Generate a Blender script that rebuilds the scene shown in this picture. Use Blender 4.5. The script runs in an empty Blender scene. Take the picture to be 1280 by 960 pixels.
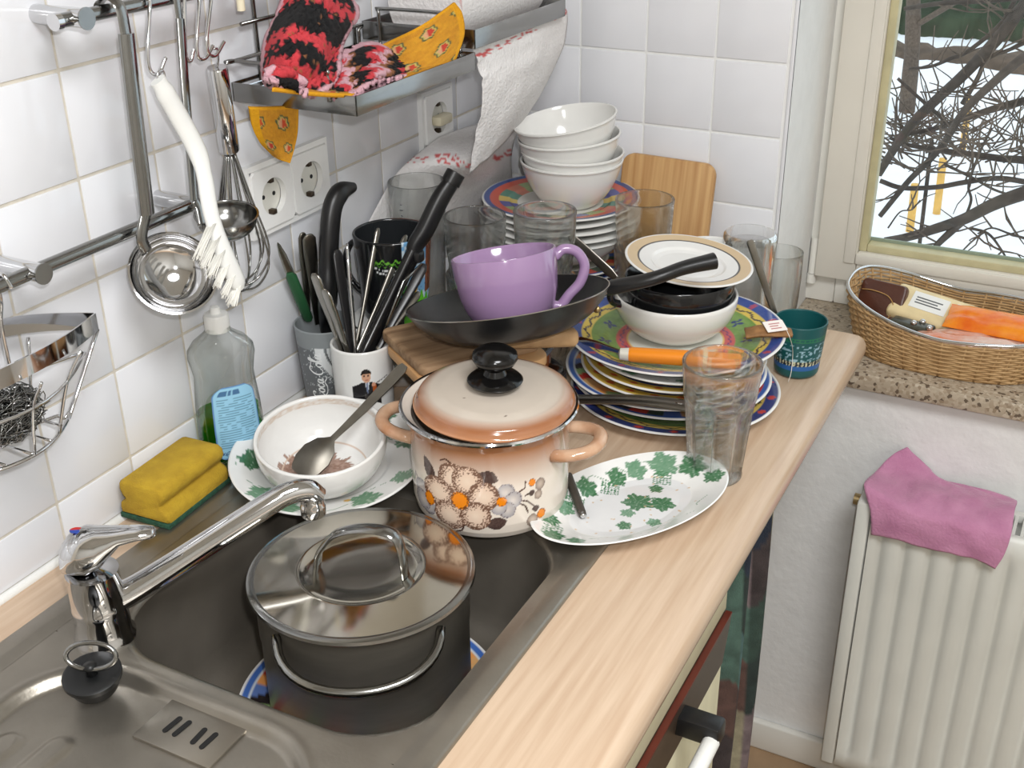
import bpy, bmesh, math, random
from mathutils import Vector, Matrix, Quaternion

random.seed(7)
scene = bpy.context.scene
COL = scene.collection

# ---------------------------------------------------------------- camera
F_PX = 1456.08
CAM = Vector((0.84853, -0.74727, 1.57593))
_yaw, _pit, _rol = 0.4866, 0.4693, -0.0140
_fw = Vector((-math.sin(_yaw) * math.cos(_pit), math.cos(_yaw) * math.cos(_pit), -math.sin(_pit)))
_r0 = Vector((math.cos(_yaw), math.sin(_yaw), 0))
_u0 = _r0.cross(_fw)
RIGHT = _r0 * math.cos(_rol) + _u0 * math.sin(_rol)
UP = -_r0 * math.sin(_rol) + _u0 * math.cos(_rol)
FWD = _fw
cd = bpy.data.cameras.new('camera')
cd.sensor_width = 36.0
cd.lens = F_PX * 36.0 / 1280.0
cd.clip_start = 0.02
cd.clip_end = 200
cam = bpy.data.objects.new('camera', cd)
COL.objects.link(cam)
cam.matrix_world = Matrix(((RIGHT.x, UP.x, -FWD.x, CAM.x), (RIGHT.y, UP.y, -FWD.y, CAM.y),
                           (RIGHT.z, UP.z, -FWD.z, CAM.z), (0, 0, 0, 1)))
scene.camera = cam

# ---------------------------------------------------------------- sky, flash, exposure
scene.view_settings.view_transform = 'Standard'
scene.view_settings.look = 'None'
scene.view_settings.exposure = -0.36
scene.view_settings.gamma = 1.0
scene.view_settings.use_curve_mapping = False
scene.cycles.sample_clamp_indirect = 4.0
scene.cycles.max_bounces = 12
scene.cycles.transparent_max_bounces = 24
world = bpy.data.worlds.new('overcast_sky')
scene.world = world
world.use_nodes = True
bg = world.node_tree.nodes['Background']
bg.inputs[0].default_value = (0.86, 0.92, 1.0, 1)
bg.inputs[1].default_value = 1.9

fl = bpy.data.lights.new('camera_flash', 'SPOT')       # the small flash beside the lens
fl.energy = 25
fl.color = (1.0, 0.99, 0.985)
fl.spot_size = math.radians(100)
fl.spot_blend = 0.6
fl.shadow_soft_size = 0.012
flo = bpy.data.objects.new('camera_flash', fl)
COL.objects.link(flo)
flo.location = CAM + RIGHT * 0.03 + UP * 0.05 - FWD * 0.01
flo.rotation_euler = (FWD + UP * 0.03).to_track_quat('-Z', 'Y').to_euler()

al = bpy.data.lights.new('added_fill_light', 'AREA')  # soft overhead fill, added out of view to raise the ambient
al.shape = 'DISK'
al.size = 0.8
al.energy = 48
al.color = (0.97, 0.985, 1.0)
alo = bpy.data.objects.new('added_fill_light', al)
COL.objects.link(alo)
alo.location = (1.30, -0.75, 2.53)


# ---------------------------------------------------------------- helpers
def PX(u, v, ax, val):
    """point on the plane coordinate[ax] = val seen at photo pixel (u, v)"""
    d = RIGHT * ((u - 640) / F_PX) + UP * ((480 - v) / F_PX) + FWD
    t = (val - CAM[ax]) / d[ax]
    return CAM + d * t


def lin(c):
    """8-bit sRGB -> linear"""
    def f(x):
        x /= 255.0
        return x / 12.92 if x <= 0.04045 else ((x + 0.055) / 1.055) ** 2.4
    return (f(c[0]), f(c[1]), f(c[2]))


def mixc(a, b, t):
    t = max(0.0, min(1.0, t))
    return (a[0] + (b[0] - a[0]) * t, a[1] + (b[1] - a[1]) * t, a[2] + (b[2] - a[2]) * t)


def h2(a, b):
    x = math.sin(a * 127.1 + b * 311.7) * 43758.5453
    return x - math.floor(x)


def vnoise(x, y):
    xi, yi = math.floor(x), math.floor(y)
    fx, fy = x - xi, y - yi
    fx, fy = fx * fx * (3 - 2 * fx), fy * fy * (3 - 2 * fy)
    return ((h2(xi, yi) * (1 - fx) + h2(xi + 1, yi) * fx) * (1 - fy)
            + (h2(xi, yi + 1) * (1 - fx) + h2(xi + 1, yi + 1) * fx) * fy)


MATS = {}


def mat(name, rgb=(200, 200, 200), rough=0.5, metal=0.0, spec=0.5, coat=0.0, var=0.04, vscale=20, bump=0.0, bscale=200,
        stretch=(1, 1, 1), vc=False, trans=0.0, alpha=1.0, sheen=0.0, rvar=0.0, second=None):
    if name in MATS:
        return MATS[name]
    m = bpy.data.materials.new(name)
    m.use_nodes = True
    nt = m.node_tree
    b = nt.nodes['Principled BSDF']
    L = nt.links
    c = lin(rgb)
    tc = nt.nodes.new('ShaderNodeTexCoord')
    mp = nt.nodes.new('ShaderNodeMapping')
    mp.inputs['Scale'].default_value = stretch
    L.new(tc.outputs['Object'], mp.inputs['Vector'])
    nz = nt.nodes.new('ShaderNodeTexNoise')
    nz.inputs['Scale'].default_value = vscale
    nz.inputs['Detail'].default_value = 4
    L.new(mp.outputs[0], nz.inputs['Vector'])
    rp = nt.nodes.new('ShaderNodeMapRange')
    rp.inputs['From Min'].default_value = 0.3
    rp.inputs['From Max'].default_value = 0.7
    L.new(nz.outputs['Fac'], rp.inputs['Value'])
    mx = nt.nodes.new('ShaderNodeMix')
    mx.data_type = 'RGBA'
    L.new(rp.outputs[0], mx.inputs['Factor'])
    if vc:
        at = nt.nodes.new('ShaderNodeAttribute')
        at.attribute_name = 'Col'
        mu = nt.nodes.new('ShaderNodeMix')
        mu.data_type = 'RGBA'
        mu.blend_type = 'MULTIPLY'
        mu.inputs['Factor'].default_value = 1.0
        mx.inputs['A'].default_value = (1 - var, 1 - var, 1 - var, 1)
        mx.inputs['B'].default_value = (1, 1, 1, 1)
        L.new(at.outputs['Color'], mu.inputs['A'])
        L.new(mx.outputs['Result'], mu.inputs['B'])
        L.new(mu.outputs['Result'], b.inputs['Base Color'])
    else:
        s = lin(second) if second else tuple(x * (1 - var) for x in c)
        mx.inputs['A'].default_value = (*s, 1)
        mx.inputs['B'].default_value = (*(c if second else [min(1, x * (1 + var)) for x in c]), 1)
        L.new(mx.outputs['Result'], b.inputs['Base Color'])
    b.inputs['Roughness'].default_value = rough
    if rvar:
        rr = nt.nodes.new('ShaderNodeMapRange')
        rr.inputs['To Min'].default_value = max(0.02, rough - rvar)
        rr.inputs['To Max'].default_value = rough + rvar
        L.new(nz.outputs['Fac'], rr.inputs['Value'])
        L.new(rr.outputs[0], b.inputs['Roughness'])
    b.inputs['Metallic'].default_value = metal
    b.inputs['Specular IOR Level'].default_value = spec
    b.inputs['Coat Weight'].default_value = coat
    b.inputs['Coat Roughness'].default_value = 0.05
    b.inputs['Transmission Weight'].default_value = trans
    b.inputs['Alpha'].default_value = alpha
    b.inputs['Sheen Weight'].default_value = sheen
    if bump:
        nb = nt.nodes.new('ShaderNodeTexNoise')
        nb.inputs['Scale'].default_value = bscale
        nb.inputs['Detail'].default_value = 3
        L.new(mp.outputs[0], nb.inputs['Vector'])
        bp = nt.nodes.new('ShaderNodeBump')
        bp.inputs['Strength'].default_value = bump
        bp.inputs['Distance'].default_value = 0.002
        L.new(nb.outputs['Fac'], bp.inputs['Height'])
        L.new(bp.outputs[0], b.inputs['Normal'])
    MATS[name] = m
    return m


def glassmat(name, tint=(252, 254, 253), edge=(150, 156, 154), gloss=1.0, real=0.0):
    """clear glass: see-through face on, greyer and mirror-like at grazing angles"""
    if name in MATS:
        return MATS[name]
    m = bpy.data.materials.new(name)
    m.use_nodes = True
    nt = m.node_tree
    nt.nodes.remove(nt.nodes['Principled BSDF'])
    out = nt.nodes['Material Output']
    L = nt.links
    lw = nt.nodes.new('ShaderNodeLayerWeight')
    lw.inputs['Blend'].default_value = 0.5

    def power(e, scale, add):
        p = nt.nodes.new('ShaderNodeMath')
        p.operation = 'POWER'
        p.inputs[1].default_value = e
        L.new(lw.outputs['Facing'], p.inputs[0])
        q = nt.nodes.new('ShaderNodeMath')
        q.operation = 'MULTIPLY_ADD'
        q.inputs[1].default_value = scale
        q.inputs[2].default_value = add
        L.new(p.outputs[0], q.inputs[0])
        return q.outputs[0]
    cr = nt.nodes.new('ShaderNodeMix')
    cr.data_type = 'RGBA'
    cr.inputs['A'].default_value = (*lin(tint), 1)
    cr.inputs['B'].default_value = (*lin(edge), 1)
    L.new(power(3.0, 1.0, 0.0), cr.inputs['Factor'])
    tr = nt.nodes.new('ShaderNodeBsdfTransparent')
    L.new(cr.outputs['Result'], tr.inputs['Color'])
    gl = nt.nodes.new('ShaderNodeBsdfGlossy')
    gl.inputs['Roughness'].default_value = 0.03
    m2 = nt.nodes.new('ShaderNodeMixShader')
    L.new(power(4.0, 0.55 * gloss, 0.045 * gloss), m2.inputs[0])
    L.new(tr.outputs[0], m2.inputs[1])
    L.new(gl.outputs[0], m2.inputs[2])
    if real:
        gb = nt.nodes.new('ShaderNodeBsdfGlass')
        gb.inputs['IOR'].default_value = 1.46
        gb.inputs['Roughness'].default_value = 0.0
        m3 = nt.nodes.new('ShaderNodeMixShader')
        m3.inputs[0].default_value = real
        L.new(m2.outputs[0], m3.inputs[1])
        L.new(gb.outputs[0], m3.inputs[2])
        m2 = m3
    L.new(m2.outputs[0], out.inputs['Surface'])
    MATS[name] = m
    return m


def tag(o, label, cat, group=None):
    o['label'] = label
    o['category'] = cat
    if group:
        o['group'] = group
    return o


def root(name, label, cat, loc=(0, 0, 0), group=None, rot=None):
    o = bpy.data.objects.new(name, None)
    o.empty_display_size = 0.02
    COL.objects.link(o)
    o.location = loc
    if rot is not None:
        o.rotation_mode = 'QUATERNION'
        o.rotation_quaternion = rot
    return tag(o, label, cat, group)


def tilt(axis, deg):
    return Quaternion(Vector(axis), math.radians(deg))


def mk(name, V, F, m, parent=None, smooth=True, loc=None, col=None, world=False, auto=None):
    """one mesh object; world=True: V in scene coordinates (parent not rotated)"""
    me = bpy.data.meshes.new(name)
    if world and parent is not None:
        o0 = Vector(parent.location)
        if parent.parent:
            o0 = o0 + Vector(parent.parent.location)
        V = [Vector(v) - o0 for v in V]
    me.from_pydata([tuple(v) for v in V], [], F)
    me.validate()
    if smooth:
        me.polygons.foreach_set('use_smooth', [True] * len(me.polygons))
        if auto:
            me.set_sharp_from_angle(angle=math.radians(auto))
    if col is not None:
        ca = me.color_attributes.new('Col', 'FLOAT_COLOR', 'POINT')
        flat = []
        for c in col:
            flat.extend((c[0], c[1], c[2], 1.0))
        ca.data.foreach_set('color', flat)
    me.materials.append(m)
    o = bpy.data.objects.new(name, me)
    COL.objects.link(o)
    if parent is not None:
        o.parent = parent
    if loc is not None:
        o.location = loc
    return o


def resample(prof, ds):
    out = [prof[0]]
    for a, b in zip(prof, prof[1:]):
        n = max(1, int(math.ceil(math.hypot(b[0] - a[0], b[1] - a[1]) / ds)))
        for k in range(1, n + 1):
            t = k / n
            out.append((a[0] + (b[0] - a[0]) * t, a[1] + (b[1] - a[1]) * t))
    return out


def lathe(prof, n=64, wob=None):
    """surface of revolution about z; wob(angle, r, z) may return a new (r, z)"""
    V, F, rings = [], [], []
    for r, z in prof:
        if r < 1e-6:
            rings.append([len(V)])
            V.append((0, 0, z))
        else:
            ring = []
            for k in range(n):
                a = 2 * math.pi * k / n
                rr, zz = (r, z) if wob is None else wob(a, r, z)
                ring.append(len(V))
                V.append((rr * math.cos(a), rr * math.sin(a), zz))
            rings.append(ring)
    for A, B in zip(rings, rings[1:]):
        if len(A) == 1 and len(B) == 1:
            continue
        for k in range(n):
            k2 = (k + 1) % n
            if len(A) == 1:
                F.append((A[0], B[k2], B[k]))
            elif len(B) == 1:
                F.append((A[k], A[k2], B[0]))
            else:
                F.append((A[k], A[k2], B[k2], B[k]))
    return V, F


def catmull(pts, k=6, closed=False):
    pts = [Vector(p) for p in pts]
    n = len(pts)
    out = []
    rng = range(n) if closed else range(n - 1)
    for i in rng:
        p1, p2 = pts[i], pts[(i + 1) % n]
        p0 = pts[(i - 1) % n] if closed or i > 0 else p1 * 2 - p2
        p3 = pts[(i + 2) % n] if closed or i + 2 < n else p2 * 2 - p1
        for s in range(k):
            t = s / k
            out.append(0.5 * (2 * p1 + (p2 - p0) * t + (2 * p0 - 5 * p1 + 4 * p2 - p3) * t * t
                              + (3 * p1 - p0 - 3 * p2 + p3) * t ** 3))
    if not closed:
        out.append(pts[-1])
    return out


def tube(path, rad, n=8, closed=False, flat=1.0, up=None):
    """swept tube; rad number or list; flat squashes the section along its second axis"""
    path = [Vector(p) for p in path]
    N = len(path)
    rads = rad if isinstance(rad, (list, tuple)) else [rad] * N
    V, F = [], []
    T = []
    for i in range(N):
        a = path[(i - 1) % N] if closed or i > 0 else path[i]
        b = path[(i + 1) % N] if closed or i < N - 1 else path[i]
        d = b - a
        T.append(d.normalized() if d.length > 1e-9 else Vector((0, 0, 1)))
    ref = Vector(up) if up else (Vector((0, 0, 1)) if abs(T[0].z) < 0.9 else Vector((1, 0, 0)))
    U = (ref - T[0] * ref.dot(T[0])).normalized()
    for i in range(N):
        U = (U - T[i] * U.dot(T[i]))
        U = U.normalized() if U.length > 1e-6 else T[i].orthogonal().normalized()
        W = T[i].cross(U)
        for k in range(n):
            a = 2 * math.pi * k / n
            V.append(path[i] + W * (rads[i] * math.cos(a)) + U * (rads[i] * flat * math.sin(a)))
    rng = range(N) if closed else range(N - 1)
    for i in rng:
        j = (i + 1) % N
        for k in range(n):
            k2 = (k + 1) % n
            F.append((i * n + k, i * n + k2, j * n + k2, j * n + k))
    if not closed:
        F.append(tuple(range(n))[::-1])
        F.append(tuple(range((N - 1) * n, N * n)))
    return V, F


def join(*parts):
    V, F = [], []
    for v, f in parts:
        b = len(V)
        V.extend(v)
        F.extend(tuple(i + b for i in q) for q in f)
    return V, F


def boxg(c, s, bev=0.0, seg=2):
    bm = bmesh.new()
    bmesh.ops.create_cube(bm, size=1.0)
    for v in bm.verts:
        v.co = Vector((v.co.x * s[0], v.co.y * s[1], v.co.z * s[2]))
    if bev > 0:
        bmesh.ops.bevel(bm, geom=bm.edges[:], offset=bev, segments=seg, affect='EDGES', profile=0.5)
    bm.verts.index_update()
    V = [v.co + Vector(c) for v in bm.verts]
    F = [tuple(v.index for v in f.verts) for f in bm.faces]
    bm.free()
    return V, F


def box2(a, b, bev=0.0, seg=2):
    return boxg([(a[i] + b[i]) / 2 for i in range(3)], [abs(b[i] - a[i]) for i in range(3)], bev, seg)


def prism(poly, z0, z1, bev=0.0):
    bm = bmesh.new()
    vs = [bm.verts.new((p[0], p[1], z0)) for p in poly]
    f = bm.faces.new(vs)
    r = bmesh.ops.extrude_face_region(bm, geom=[f])
    for v in r['geom']:
        if isinstance(v, bmesh.types.BMVert):
            v.co.z = z1
    bmesh.ops.recalc_face_normals(bm, faces=bm.faces[:])
    if bev > 0:
        ed = [e for e in bm.edges if abs(e.verts[0].co.z - e.verts[1].co.z) < 1e-7]
        bmesh.ops.bevel(bm, geom=ed, offset=bev, segments=2, affect='EDGES', profile=0.5)
    bm.verts.index_update()
    V = [v.co.copy() for v in bm.verts]
    F = [tuple(v.index for v in f.verts) for f in bm.faces]
    bm.free()
    return V, F


def rrect(w, h, r, n=6, cx=0, cy=0):
    out = []
    for sx, sy, a0 in ((1, 1, 0), (-1, 1, 90), (-1, -1, 180), (1, -1, 270)):
        for k in range(n + 1):
            a = math.radians(a0 + 90 * k / n)
            out.append((cx + sx * (w / 2 - r) + r * math.cos(a), cy + sy * (h / 2 - r) + r * math.sin(a)))
    return out


def loft(sections, closed_caps=True):
    """sections: list of equal-length point loops"""
    n = len(sections[0])
    V = [Vector(p) for s in sections for p in s]
    F = []
    for i in range(len(sections) - 1):
        for k in range(n):
            k2 = (k + 1) % n
            F.append((i * n + k, i * n + k2, (i + 1) * n + k2, (i + 1) * n + k))
    if closed_caps:
        F.append(tuple(range(n))[::-1])
        F.append(tuple(range((len(sections) - 1) * n, len(sections) * n)))
    return V, F


def patch(ctrl, nu, nv):
    """smooth sheet through a grid of control points (rows of columns)"""
    rows = [catmull(r, nu) for r in ctrl]
    m = len(rows[0])
    cols = [catmull([r[i] for r in rows], nv) for i in range(m)]
    H = len(cols[0])
    V, F, UV = [], [], []
    for j in range(H):
        for i in range(m):
            V.append(cols[i][j])
            UV.append((i / (m - 1), j / (H - 1)))
    for j in range(H - 1):
        for i in range(m - 1):
            a = j * m + i
            F.append((a, a + 1, a + m + 1, a + m))
    return V, F, UV


def solid(o, t, off=0.0):
    md = o.modifiers.new('thickness', 'SOLIDIFY')
    md.thickness = t
    md.offset = off
    return o


def xf(VF, M):
    return [M @ Vector(v) for v in VF[0]], VF[1]


def between(p0, p1, roll=0.0):
    """matrix taking local z axis (0..1 scaled in metres) onto the line p0->p1"""
    p0, p1 = Vector(p0), Vector(p1)
    q = (p1 - p0).to_track_quat('Z', 'Y')
    return Matrix.Translation(p0) @ q.to_matrix().to_4x4() @ Matrix.Rotation(roll, 4, 'Z')


def dup(o, parent=None):
    c = o.copy()
    COL.objects.link(c)
    c.parent = parent
    for ch in list(o.children):
        dup(ch, c)
    return c


def struct(o):
    o['kind'] = 'structure'
    return o


# vessel profiles -----------------------------------------------------------
def plate_prof(r, h, well=0.62, t=0.004, foot=0.5):
    return [(0, 0.003), (r * foot, 0.0025), (r * foot + 0.001, 0), (r * foot + 0.005, 0), (r * foot + 0.007, 0.003),
            (r * well, 0.0045), (r * 0.98, h - t * 0.6), (r, h - t * 0.2), (r, h), (r * 0.985, h + 0.0008),
            (r * (well + 0.04), 0.0105), (r * well, 0.008), (r * (well - 0.08), 0.0065), (0, 0.0065)]


def bowl_prof(r, h, rb, t=0.004, p=2.2, lip=0.0, n=14, con=0.0):
    def rad(s):
        return rb + (r - rb) * (con * s + (1 - con) * (1 - (1 - s) ** p) ** 0.8)
    out = [(0, 0.003), (rb * 0.9, 0.003), (rb * 0.92, 0), (rb, 0)]
    for k in range(1, n + 1):
        s = k / n
        out.append((rad(s), h * s))
    out[-1] = (r, h)
    if lip:
        out += [(r + lip, h + 0.001), (r + lip, h + 0.003), (r - t * 0.3, h + 0.0035)]
    else:
        out += [(r - t * 0.3, h + t * 0.35), (r - t * 0.7, h + t * 0.3)]
    for k in range(n, 0, -1):
        s = k / n
        out.append((max(0.001, rad(s) - t), max(0.006, h * s)))
    out += [(rb * 0.75, 0.006), (0, 0.006)]
    return out


def cup_prof(r0, r1, h, t=0.004, bot=0.005, rnd=0.004, bulge=0.0, n=10):
    out = [(0, 0.002), (r0 - rnd - 0.003, 0.002), (r0 - rnd - 0.001, 0), (r0 - rnd, 0)]
    for k in range(1, 5):
        a = math.pi / 2 * k / 4
        out.append((r0 - rnd + rnd * math.sin(a), rnd - rnd * math.cos(a)))
    for k in range(1, n + 1):
        s = k / n
        out.append((r0 + (r1 - r0) * s + bulge * math.sin(math.pi * s), rnd + (h - rnd - t * 0.5) * s))
    out += [(r1 - t * 0.15, h - t * 0.15), (r1 - t * 0.5, h), (r1 - t * 0.85, h - t * 0.15)]
    for k in range(n, -1, -1):
        s = k / n
        out.append((r0 + (r1 - r0) * s + bulge * math.sin(math.pi * s) - t, max(bot, rnd + (h - rnd - t * 0.5) * s)))
    out += [(max(0.001, r0 - t - 0.004), bot), (0, bot)]
    return out


def lobj(name, prof, m, parent=None, n=64, loc=None, colfn=None, ds=None, wob=None, world=False):
    """lathed part; colfn(r, angle, z, outer) paints the glaze or print"""
    if ds:
        prof = resample(prof, ds)
    V, F = lathe(prof, n, wob)
    col = None
    if colfn:
        top = max(range(len(prof)), key=lambda i: prof[i][1])
        col = []
        for i, (r, z) in enumerate(prof):
            if r < 1e-6:
                col.append(colfn(0.0, 0.0, z, i <= top))
            else:
                col += [colfn(r, 2 * math.pi * k / n, z, i <= top) for k in range(n)]
    return mk(name, V, F, m, parent, loc=loc, col=col, auto=50)


WHITE = lin((232, 231, 228))
# ---------------------------------------------------------------- materials
M_TILE = mat('white_glazed_tile', (226, 227, 231), 0.12, spec=0.5, var=0.02, vscale=6, bump=0.02, bscale=25)
M_GROUT = mat('cream_grout', (206, 199, 186), 0.85, var=0.1, vscale=60, bump=0.3, bscale=300)
M_PLASTER = mat('white_textured_plaster', (230, 230, 228), 0.85, var=0.03, vscale=30, bump=0.55, bscale=75)
M_ROOM = mat('room_paint', (222, 220, 214), 0.9, var=0.02)
M_WOOD = mat('light_beech_laminate', (206, 182, 157), 0.25, var=0.05, vscale=120, stretch=(1, 0.05, 1), second=(188, 161, 135), bump=0.03, bscale=300)
M_STEEL = mat('brushed_steel', (150, 146, 138), 0.32, 1.0, var=0.08, vscale=25, stretch=(1, 0.2, 1), bump=0.05, bscale=400, rvar=0.1)
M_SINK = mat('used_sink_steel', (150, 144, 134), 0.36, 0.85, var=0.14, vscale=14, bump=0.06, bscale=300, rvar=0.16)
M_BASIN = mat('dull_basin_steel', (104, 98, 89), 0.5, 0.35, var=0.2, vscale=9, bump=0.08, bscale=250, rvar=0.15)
M_CHROME = mat('chrome', (215, 215, 216), 0.07, 1.0, var=0.03)
M_CHROME_D = mat('satin_chrome', (150, 150, 148), 0.18, 1.0, var=0.06)
M_MIRROR = mat('polished_lid_steel', (190, 185, 175), 0.1, 1.0, var=0.05, vscale=30)
M_POTSTEEL = mat('pot_steel', (118, 113, 104), 0.3, 0.55, var=0.06, vscale=30, stretch=(1, 1, 6), bump=0.02, bscale=500)
M_POTSTEEL.node_tree.nodes['Principled BSDF'].inputs['Anisotropic'].default_value = 0.8
M_BLACKPL = mat('black_plastic', (24, 24, 25), 0.36, var=0.1, vscale=60, bump=0.05, bscale=700)
M_RUBBER = mat('black_rubber', (16, 17, 18), 0.45, var=0.15, vscale=60)
M_WHITEPL = mat('white_plastic', (232, 232, 228), 0.35, var=0.03)
M_SOCKET = mat('socket_plastic', (243, 243, 241), 0.25, var=0.02)
M_CREAM = mat('cream_wood_panel', (214, 208, 176), 0.5, var=0.06, vscale=40, stretch=(1, 1, 0.08))
M_BROWN = mat('dark_brown_trim', (62, 50, 40), 0.4, var=0.15, vscale=50)
M_RED = mat('red_brown_edge', (88, 34, 22), 0.4, var=0.15)
M_SASH = mat('ivory_window_paint', (219, 214, 203), 0.4, var=0.03, vscale=8, bump=0.04, bscale=60)
M_FRAME = mat('white_window_paint', (232, 230, 222), 0.4, var=0.03, vscale=8)
M_BEAD = mat('yellowed_glazing_bead', (192, 184, 146), 0.5, var=0.1, vscale=30)
M_SEAL = mat('green_grey_gasket', (138, 150, 132), 0.6)
M_RAD = mat('radiator_enamel', (216, 217, 210), 0.35, var=0.03, vscale=15)
M_PORC = mat('white_porcelain', (232, 231, 227), 0.12, var=0.015, coat=0.3)
M_PAINT = mat('glazed_print', vc=True, rough=0.14, var=0.03, vscale=60, coat=0.3)
M_PRINT_MATTE = mat('printed_surface', vc=True, rough=0.4, var=0.03, vscale=60)
M_CLOTHVC = mat('dyed_cloth', vc=True, rough=0.95, var=0.12, vscale=250, bump=0.6, bscale=600)
M_GLASS = glassmat('clear_glass', real=0.6)
M_PANE = glassmat('window_glass', (248, 251, 250), (220, 228, 226), 0.6)

# terrazzo of the sill
M_SILL = bpy.data.materials.new('terrazzo')
M_SILL.use_nodes = True
_nt = M_SILL.node_tree
_b = _nt.nodes['Principled BSDF']
_tc = _nt.nodes.new('ShaderNodeTexCoord')
_vo = _nt.nodes.new('ShaderNodeTexVoronoi')
_vo.inputs['Scale'].default_value = 230
_cr = _nt.nodes.new('ShaderNodeValToRGB')
_cr.color_ramp.interpolation = 'CONSTANT'
_e = _cr.color_ramp.elements
_e[0].position, _e[0].color = 0.0, (*lin((104, 90, 76)), 1)
_e[1].position, _e[1].color = 0.09, (*lin((176, 162, 142)), 1)
for _p, _c in ((0.42, (166, 150, 129)), (0.62, (184, 170, 150)), (0.84, (150, 133, 112)), (0.92, (196, 184, 165))):
    _n = _e.new(_p)
    _n.color = (*lin(_c), 1)
_sp = _nt.nodes.new('ShaderNodeSeparateColor')
_nt.links.new(_tc.outputs['Object'], _vo.inputs['Vector'])
_nt.links.new(_vo.outputs['Color'], _sp.inputs[0])
_nt.links.new(_sp.outputs[0], _cr.inputs[0])
_nt.links.new(_cr.outputs[0], _b.inputs['Base Color'])
_b.inputs['Roughness'].default_value = 0.4

# ---------------------------------------------------------------- room shell
YE = 0.8027          # face of the end wall
XR = 0.4545          # reveal of the window niche
ZF = PX(1000, 952, 1, 0.79).z - 0.005   # floor level
ZC = 0.90            # worktop level
X1, Y0, ZT = 2.3, -2.3, ZF + 2.5
YG = YE + 0.0015
struct(mk('floor', *box2((-0.12, Y0 - 0.1, ZF - 0.1), (X1 + 0.1, 1.15, ZF)), mat('brown_floor_vinyl', (160, 132, 102), 0.5, var=0.12, vscale=18), smooth=False))
cei = struct(mk('ceiling', *box2((-0.12, Y0 - 0.1, ZT), (X1 + 0.1, 1.15, ZT + 0.1)), M_ROOM, smooth=False))
mk('added_fill_disc', *xf(lathe([(0, 2.540), (0.44, 2.540), (0.45, 2.545), (0.45, ZT), (0, ZT)], 48), Matrix.Translation((1.30, -0.75, 0))), M_WHITEPL, cei, auto=40)  # unseen fixture disc, added only to back the overhead fill
wl = struct(mk('wall_left', *box2((-0.12, Y0, ZF), (-0.0015, 1.15, ZT)), M_GROUT, smooth=False))
struct(mk('wall_right', *box2((X1, Y0, ZF), (X1 + 0.1, 1.15, ZT)), M_ROOM, smooth=False))
struct(mk('wall_front', *box2((-0.12, Y0 - 0.1, ZF), (X1 + 0.1, Y0, ZT)), M_ROOM, smooth=False))
XW1, ZW1 = 1.50, 2.12
V, F = join(box2((-0.0015, YG, ZF), (XR, 1.15, ZT)), box2((XR, YG, ZF), (XW1, 1.15, 0.815)),
            box2((XR, YG, ZW1), (XW1, 1.15, ZT)), box2((XW1, YG, ZF), (X1, 1.15, ZT)))
wb = struct(mk('wall_back', V, F, M_PLASTER, smooth=False))

# tiles: each one a slab with rounded edges, standing proud of the grout
TP = 0.1
tile_me = {}


def tile(parent, org, w, h, axis):
    key = (round(w, 4), round(h, 4), axis)
    if key not in tile_me:
        s = (0.007, w, h) if axis == 'x' else (w, 0.007, h)
        V, F = boxg((0, 0, 0), s, 0.0011, 2)
        o = mk('tile', V, F, M_TILE, parent, auto=45)
        tile_me[key] = o.data
    else:
        o = bpy.data.objects.new('tile', tile_me[key])
        COL.objects.link(o)
        o.parent = parent
    o.location = org
    return o


GAP = 0.0032
for i in range(-6, 9):
    y0 = i * TP
    y1 = min(y0 + TP, YE)
    if y1 - y0 < 0.02:
        continue
    for j in range(0, 8):
        z0, z1 = (0.96 + (j - 1) * TP, 0.96 + j * TP) if j else (0.905, 0.96)
        if j == 0:
            z0 = 0.905
        tile(wl, (-0.0035, (y0 + y1) / 2, (z0 + z1) / 2), (y1 - y0) - GAP, (z1 - z0) - GAP, 'x')
XC0 = 0.1466
for i in range(-2, 3):
    x0, x1 = max(0.001, XC0 + i * TP), XC0 + (i + 1) * TP
    if x1 - x0 < 0.02:
        continue
    for j in range(-3, 4):
        z1 = 1.252 - j * TP
        z0 = max(0.903, z1 - TP)
        if z1 - z0 < 0.02:
            continue
        tile(wb, ((x0 + x1) / 2, YE + 0.0035, (z0 + z1) / 2), (x1 - x0) - GAP, (z1 - z0) - GAP, 'y')
struct(mk('trim_1', *box2((0.449, YE, 0.84), (XR, YE + 0.006, ZT - 0.6), 0.0015), M_TILE))
# white sealing joint along the wall
V, F = tube([(0.001, -1.3, 0.901), (0.001, 0.80, 0.901)], 0.0055, 8)
struct(mk('trim_2', V, F, M_WHITEPL))
struct(mk('baseboard_back', *box2((0.0, YE - 0.012, ZF), (X1, YE + 0.0015, ZF + 0.06), 0.004), M_FRAME))

# window ------------------------------------------------------------------
YW = 1.018
win = bpy.data.objects.new('window_1', None)
COL.objects.link(win)
win.location = (0.95, YW, 0.84)
struct(win)
XL, XRW, ZB, ZTW = 0.449, XW1, 0.84, ZW1
YS = 1.0
xs = PX(1056, 0, 1, YS).x
xg = PX(1127, 0, 1, 1.02).x
zs = PX(1037, 348, 1, YS).z
zg = PX(1100, 304, 1, 1.02).z
xs2, zs2 = XRW - 0.03, ZTW - 0.03
for a, b in (((XL, YW, ZB), (XL + 0.05, YW + 0.06, ZTW)), ((XRW - 0.05, YW, ZB), (XRW, YW + 0.06, ZTW)),
             ((XL + 0.05, YW, ZB), (XRW - 0.05, YW + 0.06, ZB + 0.05)), ((XL + 0.05, YW, ZTW - 0.05), (XRW - 0.05, YW + 0.06, ZTW))):
    mk('window_frame', *box2(a, b, 0.003), M_FRAME, win, world=True, auto=40)
xm, xm2 = xg - 0.012, xs2 - (xg - xs)
zm, zm2 = zg - 0.012, zs2 - (zg - zs)
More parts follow.
